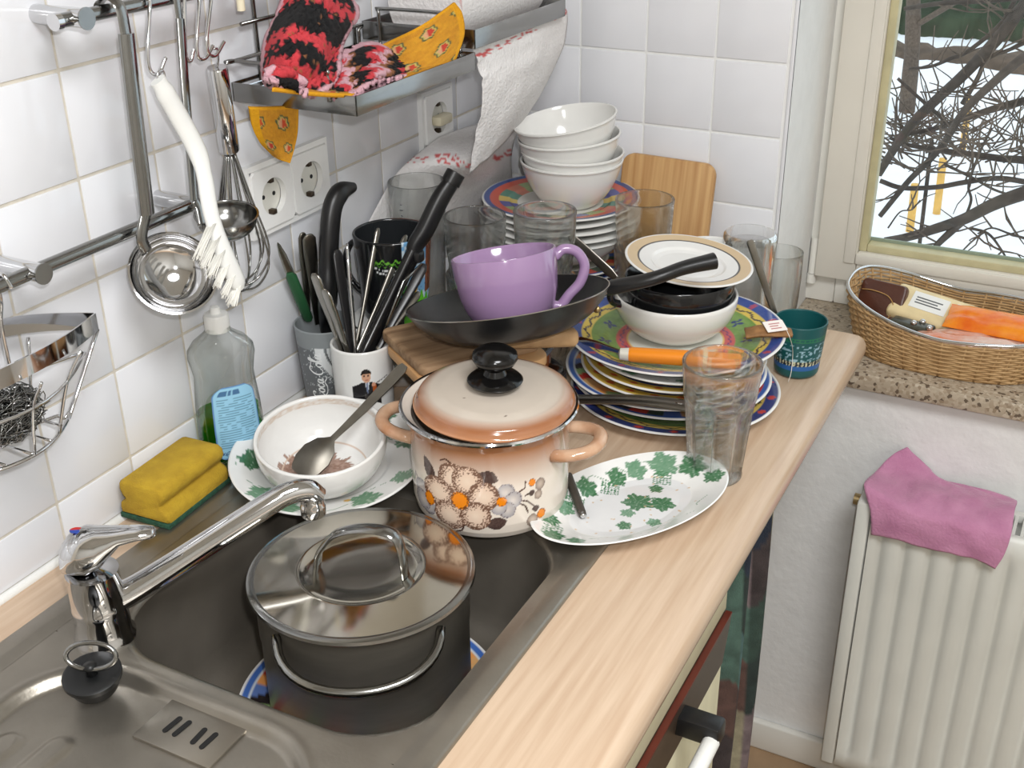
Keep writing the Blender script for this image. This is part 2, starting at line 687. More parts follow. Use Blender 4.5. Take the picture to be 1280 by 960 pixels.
for a, b in (((xs, YS, zs), (xm, YS + 0.07, zs2)), ((xm2 + 0.012, YS, zs), (xs2, YS + 0.07, zs2)),
             ((xm, YS, zs), (xm2 + 0.012, YS + 0.07, zm)), ((xm, YS, zm2 + 0.012), (xm2 + 0.012, YS + 0.07, zs2))):
    mk('sash_bar', *box2(a, b, 0.003), M_SASH, win, world=True, auto=40)
# raised moulding line on the sash, beside the glass
for a, b in (((xm - 0.02, YS - 0.004, zm - 0.02), (xm - 0.002, YS + 0.01, zm2 + 0.03)), ((xm - 0.002, YS - 0.004, zm - 0.02), (xm2 + 0.03, YS + 0.01, zm - 0.002))):
    mk('sash_moulding', *box2(a, b, 0.003), M_SASH, win, world=True, auto=40)
for a, b in (((xm, YS + 0.006, zm), (xg, YS + 0.03, zm2)), ((xm2, YS + 0.006, zm), (xm2 + 0.012, YS + 0.03, zm2)),
             ((xg, YS + 0.006, zm), (xm2, YS + 0.03, zg)), ((xm, YS + 0.006, zm2), (xm2 + 0.012, YS + 0.03, zm2 + 0.012))):
    mk('glazing_bead', *box2(a, b, 0.002), M_BEAD, win, world=True, auto=40)
mk('gasket', *box2((xm, YS + 0.03, zm), (xm2, YS + 0.034, zg + 0.004)), M_SEAL, win, world=True, smooth=False)
mk('pane', *box2((xm, YS + 0.036, zm), (xm2 + 0.01, YS + 0.040, zm2 + 0.01)), M_PANE, win, world=True, smooth=False)
hz0, hz1 = PX(1022, 352, 1, YW).z, PX(1026, 296, 1, YW).z
hx = xs - 0.006
hg = mk('hinge', *tube([(hx, YW - 0.006, hz0 + 0.016), (hx, YW - 0.006, hz1)], 0.0065, 10), M_FRAME, win, world=True, auto=40)
mk('hinge_pin', *tube([(hx, YW - 0.006, hz0), (hx, YW - 0.006, hz0 + 0.015)], 0.0075, 10), M_FRAME, win, world=True, auto=40)
struct(mk('window_sill', *box2((XR, 0.78, 0.8145), (XW1 + 0.05, YW + 0.06, 0.84), 0.003), M_SILL, auto=40))

# ---------------------------------------------------------------- outdoors, seen through the window
ZG = -3.0
M_SNOW = mat('snow', (246, 248, 252), 0.9, var=0.04, vscale=0.6, bump=0.3, bscale=4)
V, F = [], []
NX, NY = 60, 60
for j in range(NY + 1):
    for i in range(NX + 1):
        x, y = -30 + 60 * i / NX, 2.0 + 60 * j / NY
        V.append((x, y, ZG + 0.12 * vnoise(x * 0.5, y * 0.5) + (0.02 * (y - 30) if y > 30 else 0)))
for j in range(NY):
    for i in range(NX):
        a = j * (NX + 1) + i
        F.append((a, a + 1, a + NX + 2, a + NX + 1))
sn = struct(mk('snow_ground', V, F, M_SNOW))
M_BARK = mat('dark_bark', (74, 66, 60), 0.95, var=0.3, vscale=30, bump=0.6, bscale=60)
M_BARK2 = mat('grey_twig_bark', (96, 84, 74), 0.95, var=0.3, vscale=30)
M_STAKE = mat('yellow_stake_wood', (226, 178, 92), 0.7, var=0.1, vscale=15)
M_HEDGE = mat('dark_hedge_green', (52, 66, 48), 0.9, var=0.4, vscale=3, bump=0.8, bscale=20)
M_BRUSH = mat('brown_brushwood', (92, 78, 66), 0.95, var=0.3, vscale=4)


def ground_at(u, v):
    return PX(u, v, 2, ZG + 0.06)


for k, (u0, v0, u1, v1, lb) in enumerate(((1144, 230, 1137, 292, 'bare yellow wooden stake in the snow beside the window frame'),
                                        (1179, 198, 1171, 266, 'yellow wooden stake in the snow with a low branch crossing it'),
                                        (1212, 120, 1203, 190, 'yellow wooden stake standing furthest off, by the brushwood heap'))):
    g = ground_at(u1, v1)
    t = PX(u0, v0, 1, g.y)
    o = mk('garden_stake', *tube([g - Vector((0, 0, 0.1)), g + (t - g) * 0.5, t], 0.045, 8), M_STAKE, auto=60)
    tag(o, lb, 'stake', 'yellow stakes in the snowy garden')

# hedge and soil bank at the far side of the garden
V, F = [], []
hb0, hb1 = ground_at(1110, 46), ground_at(1290, 56)
nb = 120
random.seed(3)
for side in (0, 1):
    for k in range(nb + 1):
        s = -1.5 + 3.5 * k / nb
        p = hb0 + (hb1 - hb0) * s
        for h in range(7):
            ang = math.pi * h / 6
            V.append((p.x, p.y + 1.1 - 0.7 * math.cos(ang) * (1 + 0.4 * vnoise(k * 0.7, h)), ZG + 0.9 * math.sin(ang) * (0.8 + 0.5 * vnoise(k * 0.9, h + 9))))
    break
for k in range(nb):
    for h in range(6):
        a = k * 7 + h
        F.append((a, a + 7, a + 8, a + 1))
tag(mk('garden_hedge', V, F, M_HEDGE), 'dark green clipped hedge across the far side of the snowy garden', 'hedge')
bk0, bk1 = ground_at(1120, 66), ground_at(1290, 84)
V, F = [], []
for k in range(41):
    s = -1 + 3.0 * k / 40
    p = bk0 + (bk1 - bk0) * s
    for h in range(5):
        ang = math.pi * h / 4
        V.append((p.x, p.y - 0.6 * math.cos(ang) * (0.7 + 0.6 * vnoise(k * 0.8, 3)), ZG - 0.02 + (0.12 + 0.12 * vnoise(k, h)) * math.sin(ang) + 0.08))
for k in range(40):
    for h in range(4):
        a = k * 5 + h
        F.append((a, a + 5, a + 6, a + 1))
tag(mk('soil_bank', V, F, M_BRUSH), 'low brown bank of bare soil running in front of the hedge', 'bank')


def limb(pts, D, r0, r1, n=7, k=5):
    """bough through photo pixels at distance D metres beyond the wall"""
    P = []
    for i, p in enumerate(pts):
        P.append(PX(p[0], p[1], 1, D + (p[2] if len(p) > 2 else 0)))
    path = catmull(P, k)
    N = len(path)
    return path, tube(path, [r0 + (r1 - r0) * i / (N - 1) for i in range(N)], n)


random.seed(11)
tree = root('bare_tree', 'big leafless tree whose dark boughs cross in front of the window', 'tree', (2.6, 5.0, ZG))
trunkp = catmull([(2.6, 5.0, ZG), (2.5, 5.05, -1.2), (2.55, 5.0, 0.4), (2.7, 5.0, 1.6)], 6)
mk('trunk', *tube(trunkp, [0.2, 0.19, 0.18, 0.17] + [0.17 - 0.1 * i / len(trunkp) for i in range(len(trunkp) - 4)], 10), M_BARK, tree, world=True)
DT = 4.6
LIMBS = [
    ([(1330, -40), (1280, 7), (1249, 46), (1206, 92), (1171, 124), (1142, 152), (1121, 181), (1098, 218)], 0.0, 0.036, 0.022),
    ([(1340, 112), (1280, 126), (1242, 136), (1203, 149), (1171, 160), (1121, 170)], 0.15, 0.026, 0.012),
    ([(1340, 30), (1280, 71), (1242, 103), (1206, 138), (1181, 177), (1160, 202), (1135, 227), (1100, 270)], -0.2, 0.026, 0.014),
    ([(1340, 222), (1280, 241), (1242, 255), (1206, 273), (1171, 285), (1135, 296), (1106, 301)], -0.5, 0.040, 0.02),
    ([(1206, 273), (1188, 290), (1170, 308), (1158, 330)], -0.5, 0.024, 0.012),
    ([(1340, 208), (1280, 200), (1252, 198), (1217, 193), (1178, 188), (1135, 181), (1112, 172)], 0.2, 0.026, 0.01),
    ([(1100, 226), (1128, 235), (1171, 234), (1206, 228), (1249, 223), (1300, 231)], 0.1, 0.014, 0.016),
    ([(1136, 86), (1164, 83), (1189, 73), (1210, 64), (1249, 32), (1267, 3), (1280, -30)], 0.3, 0.008, 0.016),
    ([(1130, 11), (1178, 4), (1228, 1), (1290, -4)], 0.2, 0.012, 0.017),
    ([(1122, 98), (1146, 120), (1171, 142), (1190, 160)], 0.1, 0.009, 0.012),
    ([(1203, 130), (1222, 98), (1234, 74), (1262, 62), (1290, 50)], 0.0, 0.014, 0.009),
    ([(1206, 273), (1214, 250), (1211, 230), (1225, 190), (1240, 160)], -0.3, 0.008, 0.006),
    ([(1212, 285), (1235, 292), (1250, 310), (1262, 330)], -0.4, 0.008, 0.005),
    ([(1280, 160), (1262, 140), (1250, 128), (1235, 118)], 0.1, 0.004, 0.003),
    ([(1150, 115), (1175, 116), (1200, 113), (1206, 100)], 0.0, 0.004, 0.003),
    ([(1110, 285), (1125, 265), (1140, 262), (1150, 250)], 0.0, 0.005, 0.003),
    ([(1180, 205), (1215, 222), (1250, 240), (1300, 250)], 0.1, 0.009, 0.006),
    ([(1290, 300), (1262, 292), (1240, 285), (1222, 292)], -0.4, 0.006, 0.004),
]
paths = []
for pts, dd, r0, r1 in LIMBS:
    path, vf = limb(pts, DT + dd, r0 * 0.8, r1 * 0.8)
    paths.append(path)
    mk('branch', *vf, M_BARK, tree, world=True)
tw = []
for n in range(110):
    path = random.choice(paths)
    i = random.randrange(2, len(path) - 2)
    p = path[i]
    d = (path[i + 1] - path[i]).normalized()
    q = Vector((random.uniform(-1, 1), random.uniform(-0.5, 0.5), random.uniform(-0.6, 1))).normalized()
    a = (d * random.uniform(-0.2, 0.9) + q).normalized()
    L_ = random.uniform(0.08, 0.34)
    pts = [p]
    for s in range(4):
        a = (a + Vector((random.uniform(-.4, .4), random.uniform(-.3, .3), random.uniform(-.2, .4)))).normalized()
        pts.append(pts[-1] + a * (L_ / 4))
    tw.append(tube(pts, [0.0045, 0.004, 0.0032, 0.0026, 0.002], 5))
    if n % 3 == 0:
        b = (a + Vector((random.uniform(-1, 1), 0, random.uniform(-1, 1)))).normalized()
        tw.append(tube([pts[2], pts[2] + b * L_ * 0.2, pts[2] + b * L_ * 0.35], [0.003, 0.0025, 0.002], 4))
o = mk('twigs', *join(*tw), M_BARK2, tree, world=True)
o['kind'] = 'stuff'
# bush of thin shoots in the middle of the view
bs = []
bb = PX(1165, 175, 1, 6.2)
for n in range(170):
    p = bb + Vector((random.gauss(0.0, 0.30), random.uniform(-.4, .4), random.uniform(-0.12, 0.06)))
    a = Vector((random.gauss(0, 1.0), random.gauss(0, .4), random.uniform(-0.1, 0.9))).normalized()
    L_ = random.uniform(0.12, 0.4)
    pts = [p]
    for s in range(3):
        a = (a + Vector((random.uniform(-.4, .4), 0, random.uniform(-.2, .3)))).normalized()
        pts.append(pts[-1] + a * L_ / 3)
    bs.append(tube(pts, [0.006, 0.005, 0.004, 0.003], 4))
bush = root('twiggy_shrub', 'dense brown leafless shrub of thin shoots behind the boughs', 'shrub', (bb.x, bb.y, ZG))
mk('stem', *tube([(bb.x, bb.y, ZG), (bb.x + .05, bb.y, ZG + 1.2), (bb.x, bb.y, bb.z)], 0.012, 7), M_BARK, bush, world=True)
o = mk('shoots', *join(*bs), M_BARK2, bush, world=True)
o['kind'] = 'stuff'
# bare trunk standing in the snow
g = ground_at(1134, 137)
t1 = PX(1142, -30, 1, g.y)
tt = root('bare_tree', 'grey bare tree trunk rising from the snow near the hedge', 'tree', g)
mk('trunk', *tube(catmull([g - Vector((0, 0, .1)), g + (t1 - g) * .5 + Vector((.03, 0, 0)), t1], 5), [0.125] * 4 + [0.115] * 4 + [0.105] * 3, 10), M_BARK2, tt, world=True)
mk('branch', *tube(catmull([g + (t1 - g) * .62, g + (t1 - g) * .75 + Vector((.5, -.2, .1)), g + (t1 - g) * .9 + Vector((1.2, -.3, .3))], 5), 0.045, 7), M_BARK2, tt, world=True)
for k, u in enumerate((1208, 1230, 1262)):
    g2 = ground_at(u, 24)
    t2 = PX(u + 4, -40, 1, g2.y)
    o = mk('distant_trunk', *tube([g2 - Vector((0, 0, .1)), g2 + (t2 - g2) * .5, t2], [.14, .12, .1], 7), M_BARK)
    tag(o, ('thin dark trunk behind the hedge, next to the grey trunk in the snow', 'thin dark trunk behind the hedge, between two others', 'thin dark trunk behind the hedge, furthest from the grey trunk')[k], 'tree', 'trunks behind the hedge')

# ---------------------------------------------------------------- radiator
YR = 0.70
rp = PX(1075, 629, 1, YR)
rz1, rz0, rx0, rx1 = rp.z, PX(1020, 950, 1, YR).z, rp.x - 0.004, 1.35
rad = root('radiator', 'white fluted panel radiator under the window sill', 'radiator', ((rx0 + rx1) / 2, YR + 0.05, rz0))
V, F = [], []
nfl = 26
pit = 0.0333
xs0 = rx0 + 0.022
prof = [(0, 0), (0.3, 0), (0.42, 0.006), (0.58, 0.006), (0.7, 0), (1.0, 0)]
pts = []
for k in range(nfl - 5):
    for t, d in prof[:-1]:
        pts.append((xs0 + (k + t) * pit, YR + d))
zz = [(rz0 + 0.0, 0.006), (rz0 + 0.004, 0.0), (rz0 + 0.03, 0.0), (rz0 + 0.045, 1.0), (rz1 - 0.045, 1.0), (rz1 - 0.03, 0.0), (rz1 - 0.004, 0.0), (rz1, 0.006)]
m_ = len(pts)
for z, w in zz:
    for x, y in pts:
        if w in (0.0, 1.0):
            V.append((x, YR + (y - YR) * w, z))
        else:
            V.append((x, YR + w, z))
for j in range(len(zz) - 1):
    for i in range(m_ - 1):
        a = j * m_ + i
        F.append((a, a + 1, a + m_ + 1, a + m_))
mk('front_panel', V, F, M_RAD, rad, world=True, auto=60)
xe = pts[-1][0]
mk('back_panel', *box2((xs0, 0.775, rz0 + 0.01), (xe, 0.787, rz1 - 0.005), 0.003), M_RAD, rad, world=True, auto=40)
mk('side_cover', *box2((rx0, YR - 0.001, rz0 + 0.002), (xs0 - 0.002, 0.785, rz1 + 0.002), 0.004), M_RAD, rad, world=True, auto=40)
mk('top_frame', *join(box2((xs0, YR + 0.006, rz1 - 0.012), (xe, YR + 0.014, rz1), 0.001), box2((xs0, 0.765, rz1 - 0.012), (xe, 0.773, rz1), 0.001)), M_RAD, rad, world=True, auto=40)
slat = None
for k in range(62):
    x = xs0 + 0.006 + k * 0.011
    if x > xe - .004:
        break
    if slat is None:
        slat = mk('grille_slat', *box2((-0.0022, YR + 0.014 - rad.location.y, -0.008), (0.0022, 0.765 - rad.location.y, 0)), M_RAD, rad, smooth=False)
        o = slat
    else:
        o = bpy.data.objects.new('grille_slat', slat.data)
        COL.objects.link(o)
        o.parent = rad
    o.location = (x - rad.location.x, 0, rz1 - 0.001 - rz0)
mk('bleed_valve', *tube([(rx0 - 0.010, YR + 0.035, rz1 - 0.016), (rx0 + 0.002, YR + 0.035, rz1 - 0.016)], 0.0085, 12), mat('brass', (170, 150, 110), 0.35, 0.8), rad, world=True, auto=40)
for xx in (rx0 + 0.15, xe - 0.12):
    mk('wall_bracket', *box2((xx, 0.785, rz0 + 0.08), (xx + 0.03, YE + 0.0015, rz1 - 0.08)), M_RAD, rad, world=True, smooth=False)

# ---------------------------------------------------------------- base cabinet, curtain, worktop
cab = root('base_cabinet', 'cream fronted base cabinet with dark grip strip under the worktop', 'cabinet', (0.29, -0.4, ZF))
YCE = 0.254
mk('body', *join(box2((0.01, -1.3, ZF + 0.10), (0.556, -0.22, 0.862)), box2((0.01, -0.22, ZF + 0.1), (0.556, 0.20, 0.70)),
                 box2((0.01, 0.20, ZF + 0.1), (0.556, YCE, 0.862)), box2((0.497, -0.22, 0.70), (0.556, 0.20, 0.862))), M_CREAM, cab, world=True, smooth=False)
mk('plinth', *box2((0.05, -1.3, ZF), (0.52, YCE, ZF + 0.10)), M_BROWN, cab, world=True, smooth=False)
mk('drawer_front', *box2((0.556, -1.3, 0.787), (0.577, YCE, 0.858), 0.0015), M_CREAM, cab, world=True, auto=40)
dr = mk('door', *box2((0.556, -0.33, ZF + 0.11), (0.577, YCE, 0.710), 0.0015), M_CREAM, cab, world=True, auto=40)
mk('door', *box2((0.556, -1.3, ZF + 0.11), (0.577, -0.334, 0.710), 0.0015), M_CREAM, cab, world=True, auto=40)
secs = []
for y in (-1.3, YCE):
    secs.append([(0.556, y, 0.712), (0.578, y, 0.712), (0.5835, y, 0.780), (0.5835, y, 0.7825), (0.577, y, 0.7825), (0.556, y, 0.7825)])
st = mk('grip_strip', *loft(secs), M_BROWN, cab, smooth=False, world=True)
mk('strip_edge', *box2((0.5770, -1.3, 0.7826), (0.5840, YCE, 0.7850)), M_RED, cab, world=True, smooth=False)
hb = PX(868, 905, 0, 0.60)
hy, hzz = hb.y + 0.012, hb.z - 0.015
for yy in (hy, hy - 0.30):
    mk('handle_bracket', *box2((0.575, yy - 0.011, hzz - 0.010), (0.625, yy + 0.013, hzz + 0.014), 0.004), M_BLACKPL, cab, world=True, auto=40)
mk('handle_bar', *tube([(0.617, hy - 0.008, hzz - 0.004), (0.617, hy - 0.292, hzz - 0.004)], 0.0085, 14), M_WHITEPL, cab, world=True, auto=40)

# patchwork curtain closing the gap between cabinet and wall
PATCH = [(62, 84, 74), (100, 74, 66), (40, 50, 66), (118, 150, 138), (168, 160, 132), (84, 112, 100), (70, 60, 60), (134, 118, 120), (48, 62, 58), (90, 124, 122)]
V, F, colr = [], [], []
cy0, cy1, cz0, cz1 = YCE + 0.004, 0.488, ZF + 0.05, 0.862
NU, NV = 90, 110
random.seed(5)
cuts = [0, .09, .17, .25, .32, .41, .49, .57, .66, .74, .83, .91, 1.0]
for j in range(NV + 1):
    t = j / NV
    for i in range(NU + 1):
        s = i / NU
        amp = 0.010 + 0.012 * t
        x = 0.556 + amp * math.sin(s * 17 + 0.6 * math.sin(t * 3)) + 0.004 * math.sin(s * 31 + t * 5)
        y = cy0 + (cy1 - cy0) * s + 0.010 * t * math.sin(t * 7) * s
        V.append((x, y, cz1 + (cz0 - cz1) * t))
        k = max(q for q in range(12) if s >= cuts[q] - 1e-9 or q == 0)
        ph = h2(k, 7) * 3
        r = math.floor((t * 8.5 + ph) + 0.12 * math.sin(s * 40))
        c = lin(PATCH[int(h2(k * 3 + 1, r * 5 + 2) * 9.99)])
        n_ = 0.5 + 0.45 * vnoise(s * 38 + k * 9, t * 90 + r * 7)
        colr.append(tuple(x_ * n_ for x_ in c))
for j in range(NV):
    for i in range(NU):
        a = j * (NU + 1) + i
        F.append((a, a + 1, a + NU + 2, a + NU + 1))
cu = mk('patchwork_curtain', V, F, M_CLOTHVC, col=colr)
solid(cu, 0.0015)
tag(cu, 'green and brown patchwork print curtain hanging under the worktop end', 'curtain')

# worktop with rounded front edge and a cut-out for the sink
SX0, SX1, SY0, SY1 = 0.0532, 0.4785, -0.76, 0.258


def wt_front(y0, y1, xa=SX1 - 0.008):
    loop = [(xa, 0.862), (0.585, 0.862), (0.594, 0.865), (0.5985, 0.871), (0.600, 0.879), (0.599, 0.888), (0.595, 0.895), (0.588, 0.899), (0.578, 0.900), (xa, 0.900)]
    return loft([[(x, y, z) for x, z in loop] for y in (y0, y1)])


V, F = join(wt_front(-1.35, 0.776), box2((0.0, SY1 - 0.008, 0.862), (SX1 - 0.008, 0.776, 0.9)), box2((0.0, 0.776, 0.862), (0.44, YE - 0.001, 0.9)),
            box2((0.0, -1.35, 0.862), (SX1 - 0.008, SY0 + 0.008, 0.9)), box2((0.0, SY0 + 0.008, 0.862), (SX0 + 0.008, SY1 - 0.008, 0.9)))
wt = mk('worktop', V, F, M_WOOD, auto=35)
tag(wt, 'light beech laminate worktop with rounded front edge', 'worktop')

# ---------------------------------------------------------------- sink
sink = root('kitchen_sink', 'stainless steel inset sink with drainer and one deep bowl', 'sink', ((SX0 + SX1) / 2, -0.1, ZC))
scx, scy, sw, sh = (SX0 + SX1) / 2, (SY0 + SY1) / 2, SX1 - SX0, SY1 - SY0


def sloop(d, z, r=0.014, n=5):
    return [(x, y, z) for x, y in rrect(sw - 2 * d, sh - 2 * d, max(0.002, r - d * 0.2), n, scx, scy)]


mk('rim', *loft([sloop(0, 0.9003), sloop(0.0005, 0.9042), sloop(0.003, 0.9054), sloop(0.0165, 0.9056), sloop(0.020, 0.9052), sloop(0.027, 0.9030), sloop(0.031, 0.9026)], False), M_SINK, sink, world=True, auto=60)
bx0, bx1, by0, by1 = 0.118, 0.4485, -0.186, 0.145
bcx, bcy, bw, bh = (bx0 + bx1) / 2, (by0 + by1) / 2, bx1 - bx0, by1 - by0


def bloop(d, z, r=0.075, n=10):
    return [(x, y, z) for x, y in rrect(bw - 2 * d, bh - 2 * d, max(0.008, r - d * 0.4), n, bcx, bcy)]


dl = [(x, y, 0.9024) for x, y in rrect(sw - 0.050, SY1 - 0.025 + 0.1955, 0.01, 10, scx, (SY1 - 0.025 - 0.1955) / 2)]
mk('deck', *loft([dl, bloop(-0.005, 0.9024), bloop(-0.002, 0.9020), bloop(0.001, 0.9003), bloop(0.003, 0.897)], False), M_SINK, sink, world=True, auto=70)
secs = [bloop(0.003, 0.897), bloop(0.005, 0.885), bloop(0.010, 0.83), bloop(0.015, 0.794), bloop(0.020, 0.780), bloop(0.029, 0.770), bloop(0.045, 0.766), bloop(0.10, 0.765)]
bV, bF = loft(secs, False)
bF.append(tuple(range(len(bV) - len(secs[0]), len(bV))))
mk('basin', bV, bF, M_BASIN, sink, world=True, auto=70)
mk('drain_grate', *xf(lathe([(0, 0.002), (0.012, 0.002), (0.014, 0.0035), (0.034, 0.003), (0.036, 0.0)], 32), Matrix.Translation((bcx - 0.03, bcy, 0.7650))), M_CHROME_D, sink, world=True)


def sd_rr(x, y, cx, cy, hw, hh, r):
    qx, qy = abs(x - cx) - (hw - r), abs(y - cy) - (hh - r)
    return math.hypot(max(qx, 0), max(qy, 0)) + min(max(qx, qy), 0) - r


def sstep(a, b, x):
    t = max(0, min(1, (x - a) / (b - a)))
    return t * t * (3 - 2 * t)


V, F = [], []
dx0, dx1, dy0, dy1 = SX0 + 0.025, SX1 - 0.025, SY0 + 0.03, -0.1955
NX, NY = 150, 230
for j in range(NY + 1):
    for i in range(NX + 1):
        x, y = dx0 + (dx1 - dx0) * i / NX, dy0 + (dy1 - dy0) * j / NY
        d = sd_rr(x, y, 0.262, -0.462, 0.145, 0.255, 0.075)
        z = 0.9024 - 0.0085 * sstep(0.001, -0.009, d) + 0.0010 * math.exp(-((d - 0.005) / 0.003) ** 2)
        for gx, gl in ((0.150, 0.22), (0.190, 0.235), (0.230, 0.20), (0.270, 0.19), (0.310, 0.19), (0.350, 0.20), (0.385, 0.19)):
            e = sd_rr(x, y, gx, -0.52, 0.0105, gl, 0.010)
            z += 0.0028 * sstep(0.004, -0.004, e)
        V.append((x, y, z))
for j in range(NY):
    for i in range(NX):
        a = j * (NX + 1) + i
        F.append((a, a + 1, a + NX + 2, a + NX + 1))
mk('drainboard', V, F, M_SINK, sink, world=True)
# overflow plate with four slots
pc = [PX(u, v, 2, 0.897) for u, v in ((190, 915), (230, 885), (282, 915), (246, 947))]
pm_ = sum(pc, Vector()) / 4
ov = mk('overflow_plate', *box2((pm_.x - 0.040, pm_.y - 0.024, 0.8930), (pm_.x + 0.040, pm_.y + 0.024, 0.8968), 0.001), M_SINK, sink, world=True, auto=40)
for s0, s1 in (((204, 916), (227, 897)), ((216, 921), (239, 902)), ((239, 931), (258, 911)), ((250, 937), (272, 917))):
    a, b = PX(*s0, 2, 0.8963), PX(*s1, 2, 0.8963)
    V, F = prism([(p[0], p[1]) for p in rrect(0.0048, (b - a).length, 0.0023, 4)], 0, 0.0006)
    M_ = Matrix.Translation(((a.x + b.x) / 2, (a.y + b.y) / 2, 0.8969)) @ Matrix.Rotation(math.atan2(b.y - a.y, b.x - a.x) - math.pi / 2, 4, 'Z')
    mk('overflow_slot', *xf((V, F), M_), mat('slot_black', (10, 10, 11), 0.6), sink, world=True, smooth=False)
# ---------------------------------------------------------------- faucet, plug
FX, FY = 0.130, -0.180
fa = root('mixer_tap', 'chrome single lever mixer tap standing beside the sink bowl', 'tap', (FX, FY, 0.9018))
mk('tap_body', *lathe([(0, 0), (0.027, 0), (0.027, 0.004), (0.0245, 0.007), (0.0235, 0.03), (0.0238, 0.036), (0.0232, 0.037), (0.0225, 0.072), (0.0228, 0.0725), (0, 0.0725)], 40), M_CHROME, fa, auto=50)
e0 = PX(392, 603, 2, 1.006)
dv = Vector((e0.x - FX, e0.y - FY, 0))
dn = dv.normalized()
L_ = dv.length
sp = [Vector((0, 0, 0.036)) + dn * 0.012, Vector((0, 0, 0.046)) + dn * 0.045, Vector((0, 0, 0.088)) + dn * (L_ * 0.72), Vector((0, 0, 0.099)) + dn * (L_ * 0.87), Vector((0, 0, 0.098)) + dn * (L_ * 0.965), Vector((0, 0, 0.088)) + dn * (L_ * 1.01)]
sp = catmull(sp, 7)
mk('spout', *tube(sp, [0.0135 - 0.0028 * min(1, i / 18) for i in range(len(sp))], 20), M_CHROME, fa, auto=60)
nz_ = dn * (L_ * 0.985)
mk('aerator', *xf(lathe([(0, 0), (0.0095, 0), (0.0118, 0.002), (0.0122, 0.012), (0.0112, 0.014), (0.0112, 0.022), (0, 0.022)], 28), Matrix.Translation((nz_.x, nz_.y, 0.0685))), M_CHROME, fa, auto=50)
tipw = PX(194, 664, 2, 1.012) - Vector((FX, FY, 0.9018))
secs = []
tl = Vector((tipw.x, tipw.y, 0))
ld = tl.normalized()
ls = Vector((-ld.y, ld.x, 0))
for s, zc, w, hgt in ((-0.0235, 0.084, 0.006, 0.010), (-0.021, 0.087, 0.015, 0.014), (-0.012, 0.092, 0.0205, 0.020), (0.0, 0.094, 0.0225, 0.0225), (0.011, 0.097, 0.020, 0.018),
                      (0.022, 0.103, 0.0155, 0.012), (tl.length * 0.5, 0.1075, 0.0125, 0.0075), (tl.length * 0.75, 0.1095, 0.0105, 0.0055), (tl.length * 0.95, 0.1095, 0.0085, 0.0042), (tl.length, 0.109, 0.004, 0.003)):
    c = ld * s + Vector((0, 0, zc))
    secs.append([c + ls * (w * math.cos(a)) + Vector((0, 0, hgt * math.sin(a))) for a in [2 * math.pi * k / 20 for k in range(20)]])
lv = mk('lever', *loft(secs), M_CHROME, fa, auto=60)
for cc, ang in (((190, 40, 36), 0), ((40, 70, 160), 1)):
    c = ld * (-0.006) + Vector((0, 0, 0.1143))
    V = [c + ls * 0.0]
    n = 10
    pts = [c] + [c + (ld * math.cos(a) * 0.0055 + ls * math.sin(a) * 0.0042) for a in [math.pi * (k / n + ang) for k in range(n + 1)]]
    V = pts + [p + Vector((0, 0, 0.0010)) for p in pts]
    m_ = len(pts)
    F = [tuple(range(m_, 2 * m_))] + [(k, (k + 1) % m_, m_ + (k + 1) % m_, m_ + k) for k in range(m_)]
    mk('temperature_mark', V, F, mat('mark_%d' % ang, cc, 0.3), lv, smooth=False)

pl = PX(120, 858, 2, 0.904)
plug = root('sink_plug', 'black rubber sink plug with wire ring on the drainer', 'plug', (pl.x, pl.y, 0.9035), rot=tilt((0.88, 0.47, 0), 8))
mk('stopper', *lathe([(0, 0), (0.0185, 0), (0.0195, 0.002), (0.0215, 0.012), (0.0245, 0.013), (0.0245, 0.017), (0.022, 0.0185), (0.008, 0.017), (0, 0.0165)], 32), M_RUBBER, plug, auto=50)
mk('knob', *lathe([(0, 0.015), (0.005, 0.016), (0.004, 0.023), (0.006, 0.026), (0, 0.028)], 16), M_RUBBER, plug)
rg = [(RIGHT * (0.021 * math.cos(a)) + Vector((-.25, .45, .86)) * (0.0115 * math.sin(a) + 0.0)) + Vector((0, 0.004, 0.034)) for a in [2 * math.pi * k / 28 for k in range(28)]]
mk('pull_ring', *tube(rg, 0.0022, 8, closed=True), M_CHROME_D, plug)

# ---------------------------------------------------------------- sponge
sg = root('kitchen_sponge', 'yellow scouring sponge with grip groove and green pad behind the sink', 'sponge', (0.034, 0.022, 0.9055), rot=tilt((0, 0, 1), 3))
prof = [(-0.031, 0.006), (0.031, 0.006), (0.032, 0.012), (0.0305, 0.018), (0.0235, 0.022), (0.0225, 0.026), (0.0265, 0.030), (0.029, 0.036), (0.028, 0.043), (0.023, 0.0465),
        (-0.023, 0.0465), (-0.028, 0.043), (-0.029, 0.036), (-0.0265, 0.030), (-0.0225, 0.026), (-0.0235, 0.022), (-0.0305, 0.018), (-0.032, 0.012)]
secs = []
for y, s in ((-0.052, 0.86), (-0.0505, 0.95), (-0.047, 1.0), (-0.02, 1.0), (0.0, 1.0), (0.02, 1.0), (0.047, 1.0), (0.0505, 0.95), (0.052, 0.86)):
    secs.append([(x * s, y, 0.026 + (z - 0.026) * s) for x, z in prof])
mk('foam_block', *loft(secs), mat('yellow_foam', (192, 158, 42), 0.95, var=0.12, vscale=60, bump=0.5, bscale=500, second=(172, 138, 34)), sg, auto=60)
mk('scouring_pad', *boxg((0, 0, 0.0032), (0.064, 0.104, 0.006), 0.001), mat('green_scourer', (38, 78, 58), 0.95, var=0.3, vscale=200, bump=0.8, bscale=700), sg)

